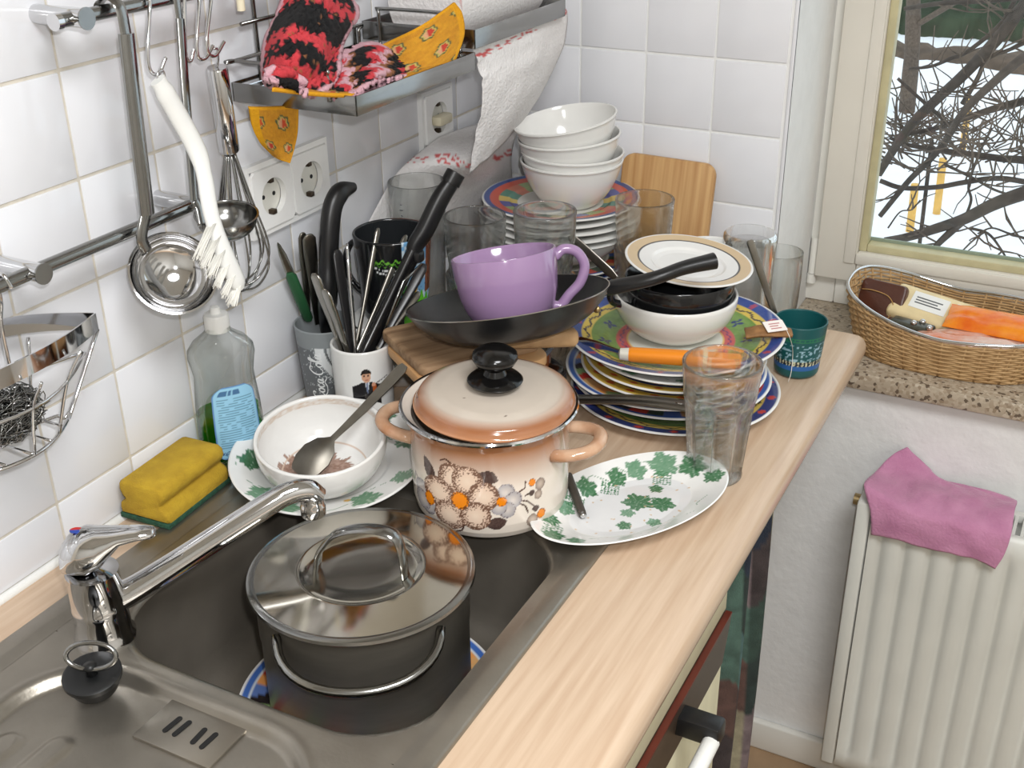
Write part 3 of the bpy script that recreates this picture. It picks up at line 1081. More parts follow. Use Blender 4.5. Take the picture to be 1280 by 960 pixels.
# ---------------------------------------------------------------- washing-up liquid bottle
bc = Vector((0.0300, 0.122, 0.9))
bdir = Vector((0.60, 0.80, 0)).normalized()
bnor = Vector((bdir.y, -bdir.x, 0))
bot = root('dish_soap_bottle', 'clear washing-up liquid bottle a third full of green soap, blue label', 'bottle', bc)
BS = [(0.0, 0.030, 0.020), (0.003, 0.0355, 0.0235), (0.02, 0.0365, 0.024), (0.05, 0.0365, 0.024), (0.075, 0.0355, 0.0235), (0.098, 0.0335, 0.0225), (0.112, 0.0325, 0.0215),
      (0.124, 0.0345, 0.0215), (0.134, 0.0365, 0.0215), (0.143, 0.0355, 0.021), (0.152, 0.0285, 0.0195), (0.159, 0.018, 0.0155), (0.163, 0.0135, 0.0135), (0.168, 0.013, 0.013)]


def bsec(z, rx, ry, n=40, off=0.0):
    return [bdir * ((rx + off) * math.copysign(abs(math.cos(a)) ** 0.85, math.cos(a))) + bnor * ((ry + off) * math.copysign(abs(math.sin(a)) ** 0.85, math.sin(a))) + Vector((0, 0, z))
            for a in [2 * math.pi * k / n for k in range(n)]]


def bint(z):
    for (z0, a0, b0), (z1, a1, b1) in zip(BS, BS[1:]):
        if z0 <= z <= z1:
            t = (z - z0) / (z1 - z0)
            return a0 + (a1 - a0) * t, b0 + (b1 - b0) * t
    return BS[-1][1:]


mk('bottle_body', *loft([bsec(z, a, b) for z, a, b in BS], False), glassmat('soft_clear_plastic', (246, 248, 246), (150, 156, 150), real=0.25), bot)
mk('liquid', *loft([bsec(z, *bint(z), off=-0.0016) for z in (0.002, 0.004, 0.02, 0.04, 0.055, 0.068)]), glassmat('green_soap', (104, 222, 130), (16, 120, 44)), bot, auto=60)
mk('cap', *lathe([(0.0125, 0.163), (0.0135, 0.163), (0.0135, 0.180), (0.0125, 0.182), (0.006, 0.183), (0.005, 0.190), (0, 0.191)], 28), M_WHITEPL, bot, auto=50)
V, F, cl = [], [], []
nu, nv = 40, 90
for j in range(nv + 1):
    t = j / nv
    z = 0.016 + 0.088 * t
    rx, ry = bint(z)
    for i in range(nu + 1):
        s = i / nu
        wid = 0.80 * (1 - max(0, (t - 0.86) / 0.14) ** 2 * 0.55 - max(0, (0.08 - t) / 0.08) ** 2 * 0.3)
        a = math.pi / 2 + (0.5 - s) * 1.75 * wid - 0.12
        V.append(bdir * ((rx + 0.0006) * math.copysign(abs(math.cos(a)) ** 0.85, math.cos(a))) + bnor * ((ry + 0.0006) * math.copysign(abs(math.sin(a)) ** 0.85, math.sin(a))) + Vector((0, 0, z)))
        c = lin((150, 200, 226))
        if s < 0.05 or s > 0.95 or t < 0.02 or t > 0.98:
            c = lin((96, 140, 190))
        elif 0.1 < s < 0.9 and 0.14 < t < 0.86 and (j % 3 == 0) and h2(i // 3, j) > 0.18:
            c = lin((88, 132, 158))
        elif 0.12 < s < 0.6 and 0.88 < t < 0.95 and h2(i, 3) > 0.3:
            c = lin((70, 110, 150))
        elif 0.1 < s < 0.3 and 0.05 < t < 0.12 and h2(i, j) > 0.5:
            c = lin((60, 90, 130))
        cl.append(c)
for j in range(nv):
    for i in range(nu):
        a = j * (nu + 1) + i
        F.append((a, a + nu + 1, a + nu + 2, a + 1))
mk('label', V, F, M_PRINT_MATTE, bot, col=cl)

# ---------------------------------------------------------------- wall rails and hooks
RX = 0.047


def rail(name, label, y0, y1, z, posts, parent_parts=()):
    r = root(name, label, 'rail', (RX, (y0 + y1) / 2, z))
    mk('bar', *tube([(RX, y0, z), (RX, y1, z)], 0.0062, 16), M_CHROME_D, r, world=True, auto=60)
    for y in posts:
        mk('wall_post', *tube([(0.0, y, z), (RX - 0.002, y, z), (RX + 0.012, y, z)], [0.0085, 0.0085, 0.0085], 18), M_CHROME, r, world=True, auto=50)
        mk('post_cap', *tube([(RX + 0.0115, y, z), (RX + 0.013, y, z)], 0.0095, 18), M_CHROME_D, r, world=True, auto=50)
    for y in (y0, y1):
        mk('end_cap', *tube([(RX, y - 0.003, z), (RX, y + 0.003, z)], 0.0075, 16), M_CHROME, r, world=True, auto=50)
    return r


pt = PX(95, 22, 0, RX)
ZR1 = pt.z
rail('utensil_rail', 'chrome utensil rail carrying ladle, brush and whisk hooks', pt.y - 0.022, 0.30, ZR1, (pt.y, 0.285))
pl1, pl2 = PX(42, 341, 0, RX), PX(242, 254, 0, RX)
ZR2 = (pl1.z + pl2.z) / 2
rail('lower_rail', 'chrome rail behind the big ladle, holding the wire basket', -0.34, pl2.y + 0.006, ZR2, (pl1.y, pl2.y))

# hooks: a loop over the rail, a shank, a turned-up tip
HK = [((187, 0), (185, 78), (197, 93), (207, 72), 'chrome hook holding the white dish brush'),
      ((231, 0), (232, 66), (238, 76), (242, 62), 'empty chrome hook on the utensil rail'),
      ((251, 0), (246, 64), (256, 73), (266, 57), 'empty chrome hook beside the whisk hook'),
      ((267, 0), (258, 56), (268, 70), (280, 52), 'chrome hook holding the wire whisk')]
HX = RX + 0.0095
hook_ends = []
for a, b, c, d, lb in HK:
    A, B, C_, D = (PX(*p, 0, HX) for p in (a, b, c, d))
    top = Vector((HX, A.y, ZR1 + 0.002))
    loop_ = [Vector((RX - 0.0085, A.y, ZR1 - 0.002)), Vector((RX - 0.0085, A.y, ZR1 + 0.004)), Vector((RX, A.y, ZR1 + 0.0088)), Vector((HX - 0.001, A.y, ZR1 + 0.0045)), top]
    path = catmull(loop_, 4)[:-1] + catmull([top, B, C_, D], 6)
    o = mk('hook', *tube(path, 0.0019, 8), M_CHROME, auto=60)
    tag(o, lb, 'hook', 'hooks on the utensil rail')
    hook_ends.append(C_)


def hang_bowl(c, nrm, r, depth, m, parent, name='bowl'):
    """thin steel bowl, opening along nrm"""
    prof = []
    for k in range(13):
        a = math.pi / 2 * k / 12
        prof.append((r * math.sin(a) + 1e-9 * (k == 0), -depth * math.cos(a)))
    prof[0] = (0, -depth)
    prof += [(r + 0.0012, 0.0004), (r - 0.0008, 0.0006)]
    for k in range(12, -1, -1):
        a = math.pi / 2 * k / 12
        prof.append(((r - 0.0012) * math.sin(a), -(depth - 0.0012) * math.cos(a)))
    prof[-1] = (0, -(depth - 0.0012))
    q = Vector(nrm).to_track_quat('Z', 'Y')
    return mk(name, *xf(lathe(prof, 48), Matrix.Translation(c) @ q.to_matrix().to_4x4()), m, parent, world=True, auto=60)


# big ladle
LX = 0.064
ld_ = root('soup_ladle', 'large steel soup ladle with long tubular handle on the rail', 'ladle', (LX, 0.03, 1.13))
p0, p1, p2 = PX(152, 6, 0, LX), PX(184, 268, 0, LX), PX(180, 296, 0, LX)
hk = [Vector((RX - 0.010, p0.y, ZR1 - 0.004)), Vector((RX - 0.009, p0.y, ZR1 + 0.006)), Vector((RX + 0.004, p0.y, ZR1 + 0.0115)), Vector((LX - 0.002, p0.y, ZR1 + 0.004)), Vector((LX, p0.y, ZR1 - 0.02))]
mk('hook_end', *tube(catmull(hk, 5), 0.0065, 10, flat=0.25), M_CHROME_D, ld_, world=True, auto=60)
mk('handle', *tube(catmull([Vector((LX, p0.y, ZR1 - 0.018)), (Vector((LX, p0.y, ZR1)) + p1) / 2, p1], 8), 0.0085, 16, flat=0.6), M_CHROME_D, ld_, world=True, auto=60)
bcx_ = PX(217, 341, 0, 0.066)
nrm_ = Vector((0.66, -0.40, 0.63)).normalized()
mk('neck', *tube(catmull([p1 + Vector((0, 0, .004)), p2 + Vector((-.001, -0.002, 0)), bcx_ + Vector((-0.004, -0.026, 0.030))], 6), 0.0070, 10, flat=0.4), M_CHROME_D, ld_, world=True)
hang_bowl(bcx_, nrm_, 0.0415, 0.033, M_CHROME, ld_)

# small ladle, bowl opening upwards
sl = root('gravy_ladle', 'small steel ladle hanging behind the white dish brush', 'ladle', (0.04, 0.12, 1.17))
SX_ = 0.056
q0, q1 = PX(222, 0, 0, SX_), PX(243, 250, 0, 0.070)
hk = [Vector((RX - 0.010, q0.y, ZR1 - 0.004)), Vector((RX - 0.009, q0.y, ZR1 + 0.006)), Vector((RX + 0.004, q0.y, ZR1 + 0.0105)), Vector((SX_ - 0.001, q0.y, ZR1 + 0.002)), Vector((SX_, q0.y, ZR1 - 0.02))]
mk('hook_end', *tube(catmull(hk, 5), 0.005, 10, flat=0.25), M_CHROME_D, sl, world=True, auto=60)
cb = PX(283, 268, 0, 0.086)
mk('handle', *tube(catmull([Vector((SX_, q0.y, ZR1 - 0.018)), (q0 + q1) / 2 + Vector((0, 0, 0)), q1], 8), 0.0055, 12, flat=0.5), M_CHROME_D, sl, world=True, auto=60)
mk('neck', *tube(catmull([q1, q1 + Vector((0.002, 0.002, -0.008)), cb + Vector((-0.006, -0.029, -0.004))], 5), 0.005, 10, flat=0.5), M_CHROME_D, sl, world=True)
hang_bowl(cb, Vector((0.12, -0.10, 0.98)).normalized(), 0.0305, 0.026, M_CHROME_D, sl)

# whisk
wk = root('wire_whisk', 'steel balloon whisk hanging from a hook on the rail', 'whisk', (0.052, 0.15, 1.10))
w0, w1, w2, w3 = PX(269, 66, 0, HX), PX(271, 84, 0, 0.048), PX(287, 189, 0, 0.040), PX(307, 362, 0, 0.036)
mk('eyelet', *tube(catmull([w0 + Vector((0, -.002, .004)), w0 + Vector((0, 0.003, 0.003)), (w0 + w1) / 2 + Vector((0, .003, 0)), w1], 5), 0.0014, 8), M_CHROME, wk, world=True)
mk('handle', *tube([w1, w1 + (w2 - w1) * .02, w1 + (w2 - w1) * .5, w1 + (w2 - w1) * .98, w2], [0.0095, 0.0105, 0.0105, 0.0105, 0.0095], 20), M_CHROME, wk, world=True, auto=50)
ax = (w3 - w2)
for k in range(6):
    a = math.pi * k / 6 + 0.2
    d1 = Vector((math.cos(a) * 0.6, math.sin(a), 0)).normalized()
    d1 = Vector((d1.x * 0.8, d1.y, 0))
    W = 0.036 - 0.002 * (k % 3)
    e = 1.0 - 0.035 * (k % 3)
    pts = [w2 + d1 * 0.005, w2 + ax * 0.35 * e + d1 * W * 0.55, w2 + ax * 0.75 * e + d1 * W, w2 + ax * 0.94 * e + d1 * W * 0.62, w2 + ax * 1.0 * e,
           w2 + ax * 0.94 * e - d1 * W * 0.62, w2 + ax * 0.75 * e - d1 * W, w2 + ax * 0.35 * e - d1 * W * 0.55, w2 - d1 * 0.005]
    mk('wire_loop', *tube(catmull(pts, 6), 0.00115, 6), M_CHROME_D, wk, world=True)

# dish brush
br = root('dish_brush', 'white plastic dish brush with bristles hanging from a hook', 'brush', (0.075, 0.09, 1.12))
bp = [(197, 100, .064), (222, 143, .068), (246, 188, .075), (256, 222, .084), (264, 268, .097), (281, 318, .107), (301, 361, .112)]
pth = catmull([PX(u, v, 0, x) for u, v, x in bp], 6)
N = len(pth)
rr = []
for i in range(N):
    t = i / (N - 1)
    rr.append(0.0088 if t < 0.03 else (0.0105 if t < 0.36 else (0.0105 - (t - 0.36) / 0.12 * 0.002 if t < 0.48 else (0.0088 if t < 0.75 else 0.0088 + 0.0012 * math.sin((t - .75) * 12)))))
rr[-1] = 0.005
mk('handle', *tube(pth, rr, 14, flat=0.62, up=(1, 0, 0)), M_WHITEPL, br, world=True, auto=60)
ey = [PX(u, v, 0, 0.062) for u, v in ((203, 108), (197, 97), (198, 90), (204, 89), (206, 97), (207, 106))]
mk('hanging_loop', *tube(catmull(ey, 4), 0.0011, 6), M_CHROME, br, world=True)
random.seed(21)
bris = []
hd = PX(281, 318, 0, 0.082)
for i in range(5):
    for j in range(6):
        t = (0.70 + 0.28 * j / 5)
        p = pth[int(t * (N - 1))] + Vector((0.004, 0, 0)) * ((i - 2) / 2)
        e = PX(247 + 11 * j * 0.75 + 1.2 * (i - 2), 322 + 12.0 * j * 0.98, 0, 0.114 + 0.005 * (i - 2) / 2)
        for k in range(7):
            off = Vector((random.uniform(-.0022, .0022), random.uniform(-.002, .002), random.uniform(-.002, .002)))
            bris.append(tube([p + off * 0.3, (p + e) / 2 + off * 0.7, e + off * 1.5], [0.0007, 0.0007, 0.0004], 4))
o = mk('bristles', *join(*bris), mat('white_bristle', (236, 234, 226), 0.6), br, world=True)
o['kind'] = 'stuff'

# ivory handle tip hanging above the shelf end
iv = PX(301, 6, 0, 0.05)
o = mk('spatula_handle', *tube(catmull([iv + Vector((0, 0, -0.006)), iv + Vector((0, 0, -0.003)), iv + Vector((0, 0, 0.02)), iv + Vector((0, 0, 0.07)), Vector((0.05, iv.y, ZR1 + 0.03)), Vector((0.036, iv.y, ZR1 + 0.004))], 4),
                               [0.0012] + [0.0042] * 20, 10), mat('ivory_plastic', (232, 222, 194), 0.4))
tag(o, 'ivory plastic utensil handle end hanging above the shelf', 'utensil')

# ---------------------------------------------------------------- wire soap basket with steel wool
bk = root('wire_caddy', 'chrome wire caddy with curved bands on the lower rail', 'caddy', (0.05, -0.17, 1.09))
tipR = PX(119, 394, 0, 0.045)
yr, zt = tipR.y, tipR.z
yl = yr - 0.24
zb = zt - 0.078
ymid = (yl + yr) / 2


def arc(x0, bulge, z, inset=0.0, n=22):
    out = []
    for k in range(n + 1):
        s = k / n
        out.append(Vector((x0 + bulge * math.sin(math.pi * s), yl + inset + (yr - yl - 2 * inset) * s, z)))
    return out


def band(path, hgt, th=0.0009):
    secs = []
    for i, p in enumerate(path):
        a = path[max(0, i - 1)]
        b = path[min(len(path) - 1, i + 1)]
        t = (b - a).normalized()
        nn = Vector((t.y, -t.x, 0))
        secs.append([p + nn * th + Vector((0, 0, -hgt)), p + nn * th, p - nn * th, p - nn * th + Vector((0, 0, -hgt))])
    return loft(secs)


mk('front_band', *band([v + Vector((0, 0, 0.016 * math.sin(math.pi * i / 22))) for i, v in enumerate(arc(0.045, 0.046, zt + 0.002))], 0.017), M_CHROME, bk, world=True, auto=50)
mk('back_band', *band([v + Vector((0, 0, 0.026 * math.sin(math.pi * i / 22))) for i, v in enumerate(arc(0.043, -0.022, zt + 0.002))], 0.017), M_CHROME, bk, world=True, auto=50)
bin_ = 0.048
for bulge, x0 in ((0.032, 0.045), (-0.014, 0.043)):
    a_ = arc(x0, bulge, zb, bin_, 12)
    b_ = arc(x0, bulge * 1.35, zt - 0.03, bin_ * 0.42, 12)
    mk('bottom_wire', *tube(catmull([Vector((x0, yr, zt - 0.014))] + a_[::-1] + [Vector((x0, yl, zt - 0.014))], 4), 0.0017, 8), M_CHROME, bk, world=True)
    mk('middle_wire', *tube(b_, 0.0015, 8), M_CHROME, bk, world=True)
    for k in (3, 6, 9):
        up_ = arc(x0, bulge * 1.9, zt - 0.002, 0, 12)[k]
        mk('upright_wire', *tube(catmull([up_, b_[k], a_[k]], 4), 0.0015, 8), M_CHROME, bk, world=True)
for k in (2, 4, 6, 8, 10):
    f_, g_ = arc(0.045, 0.032, zb, bin_, 12)[k], arc(0.043, -0.014, zb, bin_, 12)[k]
    mk('floor_wire', *tube([f_, g_], 0.0014, 8), M_CHROME, bk, world=True)
hkp = PX(7, 350, 0, RX)
for yy in (hkp.y - 0.002, yl + 0.03):
    mk('hanger_wire', *tube(catmull([Vector((RX + 0.008, yy, ZR2 - 0.003)), Vector((RX, yy, ZR2 + 0.0085)), Vector((RX - 0.0085, yy, ZR2)), Vector((RX - 0.010, yy, ZR2 - 0.02)), Vector((0.030, yy, zt + 0.016)), Vector((0.030, yy, zb + .01))], 5), 0.002, 8), M_CHROME, bk, world=True)
random.seed(9)
sw_ = []
cw = Vector((0.052, PX(15, 460, 0, 0.055).y - 0.012, zb + 0.032))
for n in range(90):
    pts = []
    for k in range(7):
        d = Vector((random.gauss(0, 1), random.gauss(0, 1), random.gauss(0, 1)))
        d = d.normalized() * random.uniform(0.7, 1.0)
        pts.append(cw + Vector((d.x * 0.022, d.y * 0.040, d.z * 0.026)))
    sw_.append(tube(catmull(pts, 4), 0.0006, 3))
o = mk('steel_wool', *join(*sw_), M_CHROME_D)
tag(o, 'ball of grey steel wool lying in the wire caddy', 'scourer')

# ---------------------------------------------------------------- chrome shelf
SHX, SHY0, SHY1, SHZ0, SHZ1 = 0.162, 0.2225, 0.470, 1.2850, 1.3052
sf = root('wall_shelf', 'chrome wall shelf with slatted floor and wire guards', 'shelf', (0.08, 0.34, SHZ0))
for a, b in (((0.004, SHY0, SHZ0), (SHX, SHY0 + 0.0015, SHZ1)), ((0.004, SHY1 - 0.0015, SHZ0), (SHX, SHY1, SHZ1)),
             ((SHX - 0.0015, SHY0, SHZ0), (SHX, SHY1, SHZ1)), ((0.002, SHY0, SHZ0), (0.0035, SHY1, SHZ1))):
    mk('frame_strip', *box2(a, b, 0.0004), M_CHROME_D, sf, world=True, auto=40)
ns = 9
sl_me = None
for k in range(ns):
    x = 0.014 + (SHX - 0.026) * k / (ns - 1)
    if sl_me is None:
        o = mk('slat', *box2((-0.005, SHY0 + 0.0015 - 0.34, -0.0012), (0.005, SHY1 - 0.0015 - 0.34, 0.0)), M_CHROME, sf, smooth=False)
        sl_me = o.data
    else:
        o = bpy.data.objects.new('slat', sl_me)
        COL.objects.link(o)
        o.parent = sf
    o.location = (x - 0.08, 0, SHZ1 - 0.002 - SHZ0)
zg_ = SHZ1 + 0.0235
gl = PX(296, 76, 0, 0.012)
mk('guard_wire', *tube(catmull([(0.012, SHY1 - 0.02, SHZ1 - .004), (0.012, SHY1 - 0.02, zg_ - 0.006), (0.012, SHY1 - 0.03, zg_), (0.012, SHY0 + 0.006, zg_), (0.016, SHY0 - 0.001, zg_), (0.12, SHY0 - 0.001, zg_), (0.129, SHY0 - 0.001, zg_ - 0.006), (0.130, SHY0 - 0.001, SHZ1 - 0.008)], 6), 0.0022, 10), M_CHROME_D, sf, world=True)
for yy in (PX(318, 20, 0, 0.006).y, SHY1 - 0.02):
    mk('back_upright', *tube([(0.006, yy, SHZ0 + 0.004), (0.006, yy, 1.52)], 0.0024, 10), M_CHROME_D, sf, world=True)
for z in (PX(330, 23, 0, 0.008).z, PX(330, 23, 0, 0.008).z + 0.09):
    mk('cross_wire', *tube([(0.008, SHY0 + 0.02, z), (0.008, SHY1, z)], 0.0022, 10), M_CHROME_D, sf, world=True)
gf = [PX(u, v, 0, 0.03) for u, v in ((525, 40), (524, 30))]
mk('guard_wire', *tube(catmull([(0.03, SHY1 - 0.001, SHZ1 - .004), (0.03, SHY1 - 0.001, zg_ + 0.012), (0.036, SHY1 - 0.001, zg_ + 0.018), (0.135, SHY1 - 0.001, zg_ + 0.018), (0.142, SHY1 - 0.001, zg_ + 0.012), (0.142, SHY1 - 0.001, SHZ1 - .004)], 5), 0.0022, 10), M_CHROME_D, sf, world=True)

# towel holder: flat bars beyond the shelf, with a kitchen roll between them
zb0, zb1 = 1.3085, 1.3305
hold = root('paper_towel_holder', 'flat chrome bar holder for the kitchen roll next to the shelf', 'holder', (0.08, 0.59, zb0))
HY0, HY1 = 0.470, 0.718
for a, b in (((SHX - 0.0015, HY0, zb0), (SHX, HY1, zb1)), ((0.004, HY0, zb0), (0.0055, HY1, zb1)), ((0.004, HY0, zb0), (SHX, HY0 + 0.0015, zb1)), ((0.004, HY1 - 0.0015, zb0), (SHX, HY1, zb1))):
    mk('flat_bar', *box2(a, b, 0.0004), M_CHROME_D, hold, world=True, auto=40)
rc = Vector((0.088, 0, 1.352))
pr_ = root('kitchen_roll', 'white kitchen roll with red flower border, sheets hanging down', 'paper towel', (0.088, 0.595, 1.30))
M_PAPER = mat('embossed_paper', vc=True, rough=0.95, var=0.05, vscale=120, bump=0.9, bscale=260)


def paper_col(u, v, bands):
    c = lin((230, 227, 226))
    for vv, w in bands:
        if abs(v - vv) < w and vnoise(u * 34, v * 90) > 0.56 and h2(int(u * 5.999), 3) > 0.1:
            c = lin((206, 98, 98))
    return c


V, F, cl = [], [], []
n, m_ = 48, 40
for j in range(m_ + 1):
    y = HY0 + 0.012 + (HY1 - HY0 - 0.024) * j / m_
    for k in range(n):
        a = 2 * math.pi * k / n
        V.append((rc.x + 0.052 * math.cos(a), y, rc.z + 0.052 * math.sin(a)))
        cl.append(paper_col(j / m_, a / 6.28, ((0.08, 0.02), (0.6, 0.02))))
for j in range(m_):
    for k in range(n):
        F.append((j * n + k, j * n + (k + 1) % n, (j + 1) * n + (k + 1) % n, (j + 1) * n + k))
F.append(tuple(range(n)))
F.append(tuple(range(m_ * n, (m_ + 1) * n))[::-1])
mk('roll', V, F, M_PAPER, pr_, world=True, col=cl, auto=50)
ctrl = [[(592, 62, .150), (632, 44, .150), (670, 26, .150), (706, 6, .150)],
        [(600, 88, .152), (635, 68, .155), (672, 48, .156), (709, 28, .150)],
        [(604, 112, .154), (632, 98, .160), (667, 84, .160), (702, 64, .148)],
        [(597, 160, .142), (620, 148, .150), (648, 134, .150), (678, 114, .130)],
        [(588, 218, .124), (600, 206, .126), (617, 192, .126), (654, 152, .108)]]
V, F, UV = patch([[PX(u, v, 0, x) for u, v, x in r] for r in ctrl], 14, 14)
V = [v + Vector((0.0025 * (vnoise(u * 9, w * 9) - .5) + (0.003 * (vnoise(w * 22, 5) - .5) if u < 0.05 else 0), 0, 0)) for v, (u, w) in zip(V, UV)]
o = mk('hanging_sheet', V, F, M_PAPER, pr_, world=True, col=[paper_col(u, v, ((0.1, 0.03),)) for u, v in UV])
solid(o, 0.0006)
ctrl = [[(548, 172, .012), (585, 158, .016), (620, 150, .03), (652, 148, .040)],
        [(515, 198, .014), (558, 196, .05), (590, 200, .075), (640, 190, .050)],
        [(490, 225, .012), (540, 230, .03), (590, 235, .045), (640, 225, .040)],
        [(455, 288, .010), (520, 292, .012), (590, 292, .014), (636, 262, .020)]]
V, F, UV = patch([[PX(u, v, 0, x) for u, v, x in r] for r in ctrl], 16, 14)
o = mk('folded_sheet', V, F, M_PAPER, pr_, world=True, col=[paper_col(u, v, ((0.36, 0.055),)) for u, v in UV])
solid(o, 0.0006)

# ---------------------------------------------------------------- sockets
sa, sb = PX(302, 208, 0, 0.006), PX(404, 178, 0, 0.006)
sy0, sy1, szc = 0.2240, 0.3740, 1.1690
sk = root('double_socket', 'white double wall socket with two round wells under the shelf', 'socket', (0.0, (sy0 + sy1) / 2, szc))


def socket_frame(parent, y0, y1, zc, h, wells, s):
    # a frame plate with square cut-outs left for the inserts
    parts = [box2((0.0, y0, zc + s), (0.0075, y1, zc + h)), box2((0.0, y0, zc - h), (0.0075, y1, zc - s))]
    ys = [y0] + [q for w in wells for q in (w - s, w + s)] + [y1]
    for a, b in zip(ys[::2], ys[1::2]):
        parts.append(box2((0.0, a, zc - s), (0.0075, b, zc + s)))
    mk('frame_plate', *join(*parts), M_SOCKET, parent, world=True, smooth=False)


wy = (sy0 + 0.039, sy1 - 0.039)
socket_frame(sk, sy0, sy1, szc, 0.042, wy, 0.0355)


def cover_with_hole(parent, y, z, s, r=0.0215):
    n = 48
    V, F = [], []
    for k in range(n):
        a = 2 * math.pi * (k + 0.5) / n
        c_, s_ = math.cos(a), math.sin(a)
        m_ = s / max(abs(c_), abs(s_))
        V += [(0.0105, y + r * c_, z + r * s_), (0.0105, y + m_ * 0.985 * c_, z + m_ * 0.985 * s_), (0.0070, y + m_ * c_, z + m_ * s_), (0.003, y + r * c_, z + r * s_)]
    for k in range(n):
        a, b = 4 * k, 4 * ((k + 1) % n)
        F += [(a, b, b + 1, a + 1), (a + 1, b + 1, b + 2, a + 2), (a + 3, b + 3, b, a)]
    mk('cover_plate', V, F, M_SOCKET, parent, world=True, smooth=False)


def socket_insert2(parent, y, z, s=0.0352):
    cover_with_hole(parent, y, z, s)
    V, F = [], []
    mk('socket_well', *tube([(0.0008, y, z), (0.0022, y, z)], 0.0216, 40), mat('well_white', (222, 221, 212), 0.3), parent, world=True, auto=40)
    for dy in (-0.0095, 0.0095):
        mk('contact_hole', *tube([(0.0022, y + dy, z), (0.0027, y + dy, z)], 0.0026, 12), mat('slot_black'), parent, world=True, smooth=False)
    for dz in (-0.0185, 0.0185):
        mk('earth_clip', *box2((0.0022, y - 0.0035, z + dz - 0.0028), (0.0100, y + 0.0035, z + dz + 0.0028), 0.0008), mat('clip_metal', (84, 72, 60), 0.4, 0.7), parent, world=True, auto=40)


for y in wy:
    socket_insert2(sk, y, szc)
s2y0 = PX(527, 150, 0, 0.006).y
s2z = (PX(527, 122, 0, 0.006).z + PX(527, 180, 0, 0.006).z) / 2 - 0.004
sk2 = root('single_socket', 'white wall socket with a plug adapter behind the hanging paper', 'socket', (0.0, s2y0 + 0.041, s2z))
wy2 = s2y0 + 0.041
socket_frame(sk2, s2y0, s2y0 + 0.082, s2z, 0.041, (wy2,), 0.0355)
socket_insert2(sk2, wy2, s2z)
pg = root('plug_adapter', 'cream two pin plug pushed into the socket behind the paper', 'plug', (0.012, wy2, s2z - 0.002))
mk('plug_body', *boxg((0.002, 0, 0), (0.017, 0.034, 0.014), 0.004), mat('cream_plastic', (226, 218, 190), 0.4), pg, auto=40)

# ---------------------------------------------------------------- pot holders on the shelf
KN = {'k': lin((12, 11, 14)), 'r': lin((204, 62, 70)), 'p': lin((214, 168, 178)), 'o': lin((150, 96, 60))}


def knit(name, ctrl, nu, nv, colfn, th, label, cat='pot holder', amp=0.0022, freq=70, group=None):
    V, F, UV = patch([[PX(u, v, 0, x) for u, v, x in r] for r in ctrl], nu, nv)
    V2 = []
    for v, (a, b) in zip(V, UV):
        k = amp * (0.6 * math.sin(a * freq) * math.sin(b * freq) + (vnoise(a * freq * .6, b * freq * .6) - .5))
        f = 0.0045 * math.sin(b * 11 + a * 5) * math.sin(a * 7 + 1.0) + 0.006 * (vnoise(a * 5 + 3, b * 6) - .5)
        V2.append(v + Vector((k + f, -k * .6 - f * 0.5, k * .5 + f * 0.4)))
    o = mk(name, V2, F, M_CLOTHVC, col=[colfn(a, b) for a, b in UV])
    solid(o, th)
    return tag(o, label, cat, group)


def zig(u, v):
    e = (u < 0.05 or u > 0.95 or v < 0.05 or v > 0.95)
    if e:
        return KN['p']
    w = v * 5.2 + 0.16 * math.sin(u * 60) + 0.40 * math.sin(u * 5) + 0.45 * (vnoise(u * 34, v * 34) - .5)
    k = int(math.floor(w * 1.5)) % 5
    return (KN['k'], KN['r'], KN['k'], KN['k'], KN['r'])[k] if vnoise(u * 50, v * 50) > 0.08 else KN['o']


knit('crochet_pot_holder', [[(356, -22, .06), (385, -26, .085), (412, -22, .085), (440, -8, .06)],
                            [(350, 8, .06), (378, 6, .10), (408, 6, .105), (444, 18, .07)],
                            [(338, 40, .07), (368, 32, .12), (405, 32, .125), (436, 36, .09)],
                            [(330, 68, .07), (360, 56, .125), (400, 60, .13), (428, 58, .10)],
                            [(328, 92, .06), (352, 84, .12), (392, 92, .13), (420, 84, .11)],
                            [(340, 108, .05), (358, 106, .11), (392, 120, .135), (416, 104, .12)]], 16, 12, zig, 0.007,
     'crumpled black and red crocheted pot holder heaped on the shelf', amp=0.003, freq=80)


def band2(u, v):
    if v < 0.10 or v > 0.90 or u > 0.88:
        return KN['p']
    s = (u * 3.1 + 0.12 * math.sin(v * 26) + 0.25 * (vnoise(u * 40, v * 24) - .5)) % 1.0
    return KN['k'] if s < 0.40 else (KN['r'] if s < 0.66 else (KN['p'] if s < 0.88 else KN['o']))


knit('crochet_pot_holder', [[(398, 88, .085), (428, 66, .085), (462, 54, .085), (492, 66, .09), (522, 78, .10)],
                            [(402, 104, .115), (432, 88, .115), (466, 72, .118), (500, 80, .120), (534, 84, .120)],
                            [(412, 118, .130), (436, 110, .135), (462, 92, .138), (500, 92, .138), (530, 94, .130)],
                            [(420, 122, .140), (442, 118, .146), (468, 104, .150), (498, 98, .146), (518, 98, .138)]], 14, 14, band2, 0.006,
     'pink edged crocheted pot holder lying flat beside the crumpled heap', amp=0.0028, freq=76)


def strip2(u, v):
    return KN['p'] if (u < 0.2 or u > 0.8) else (KN['r'] if v < 0.55 else KN['k'])


knit('crochet_pot_holder', [[(330, 90, .12), (345, 84, .13), (362, 88, .135), (378, 98, .138)],
                            [(332, 100, .13), (348, 97, .137), (366, 102, .140), (380, 108, .142)],
                            [(348, 108, .135), (358, 108, .140), (370, 112, .144), (378, 122, .148)]], 12, 10, strip2, 0.006,
     'small red crocheted pot holder corner beside the wire guard', amp=0.0024, freq=40)


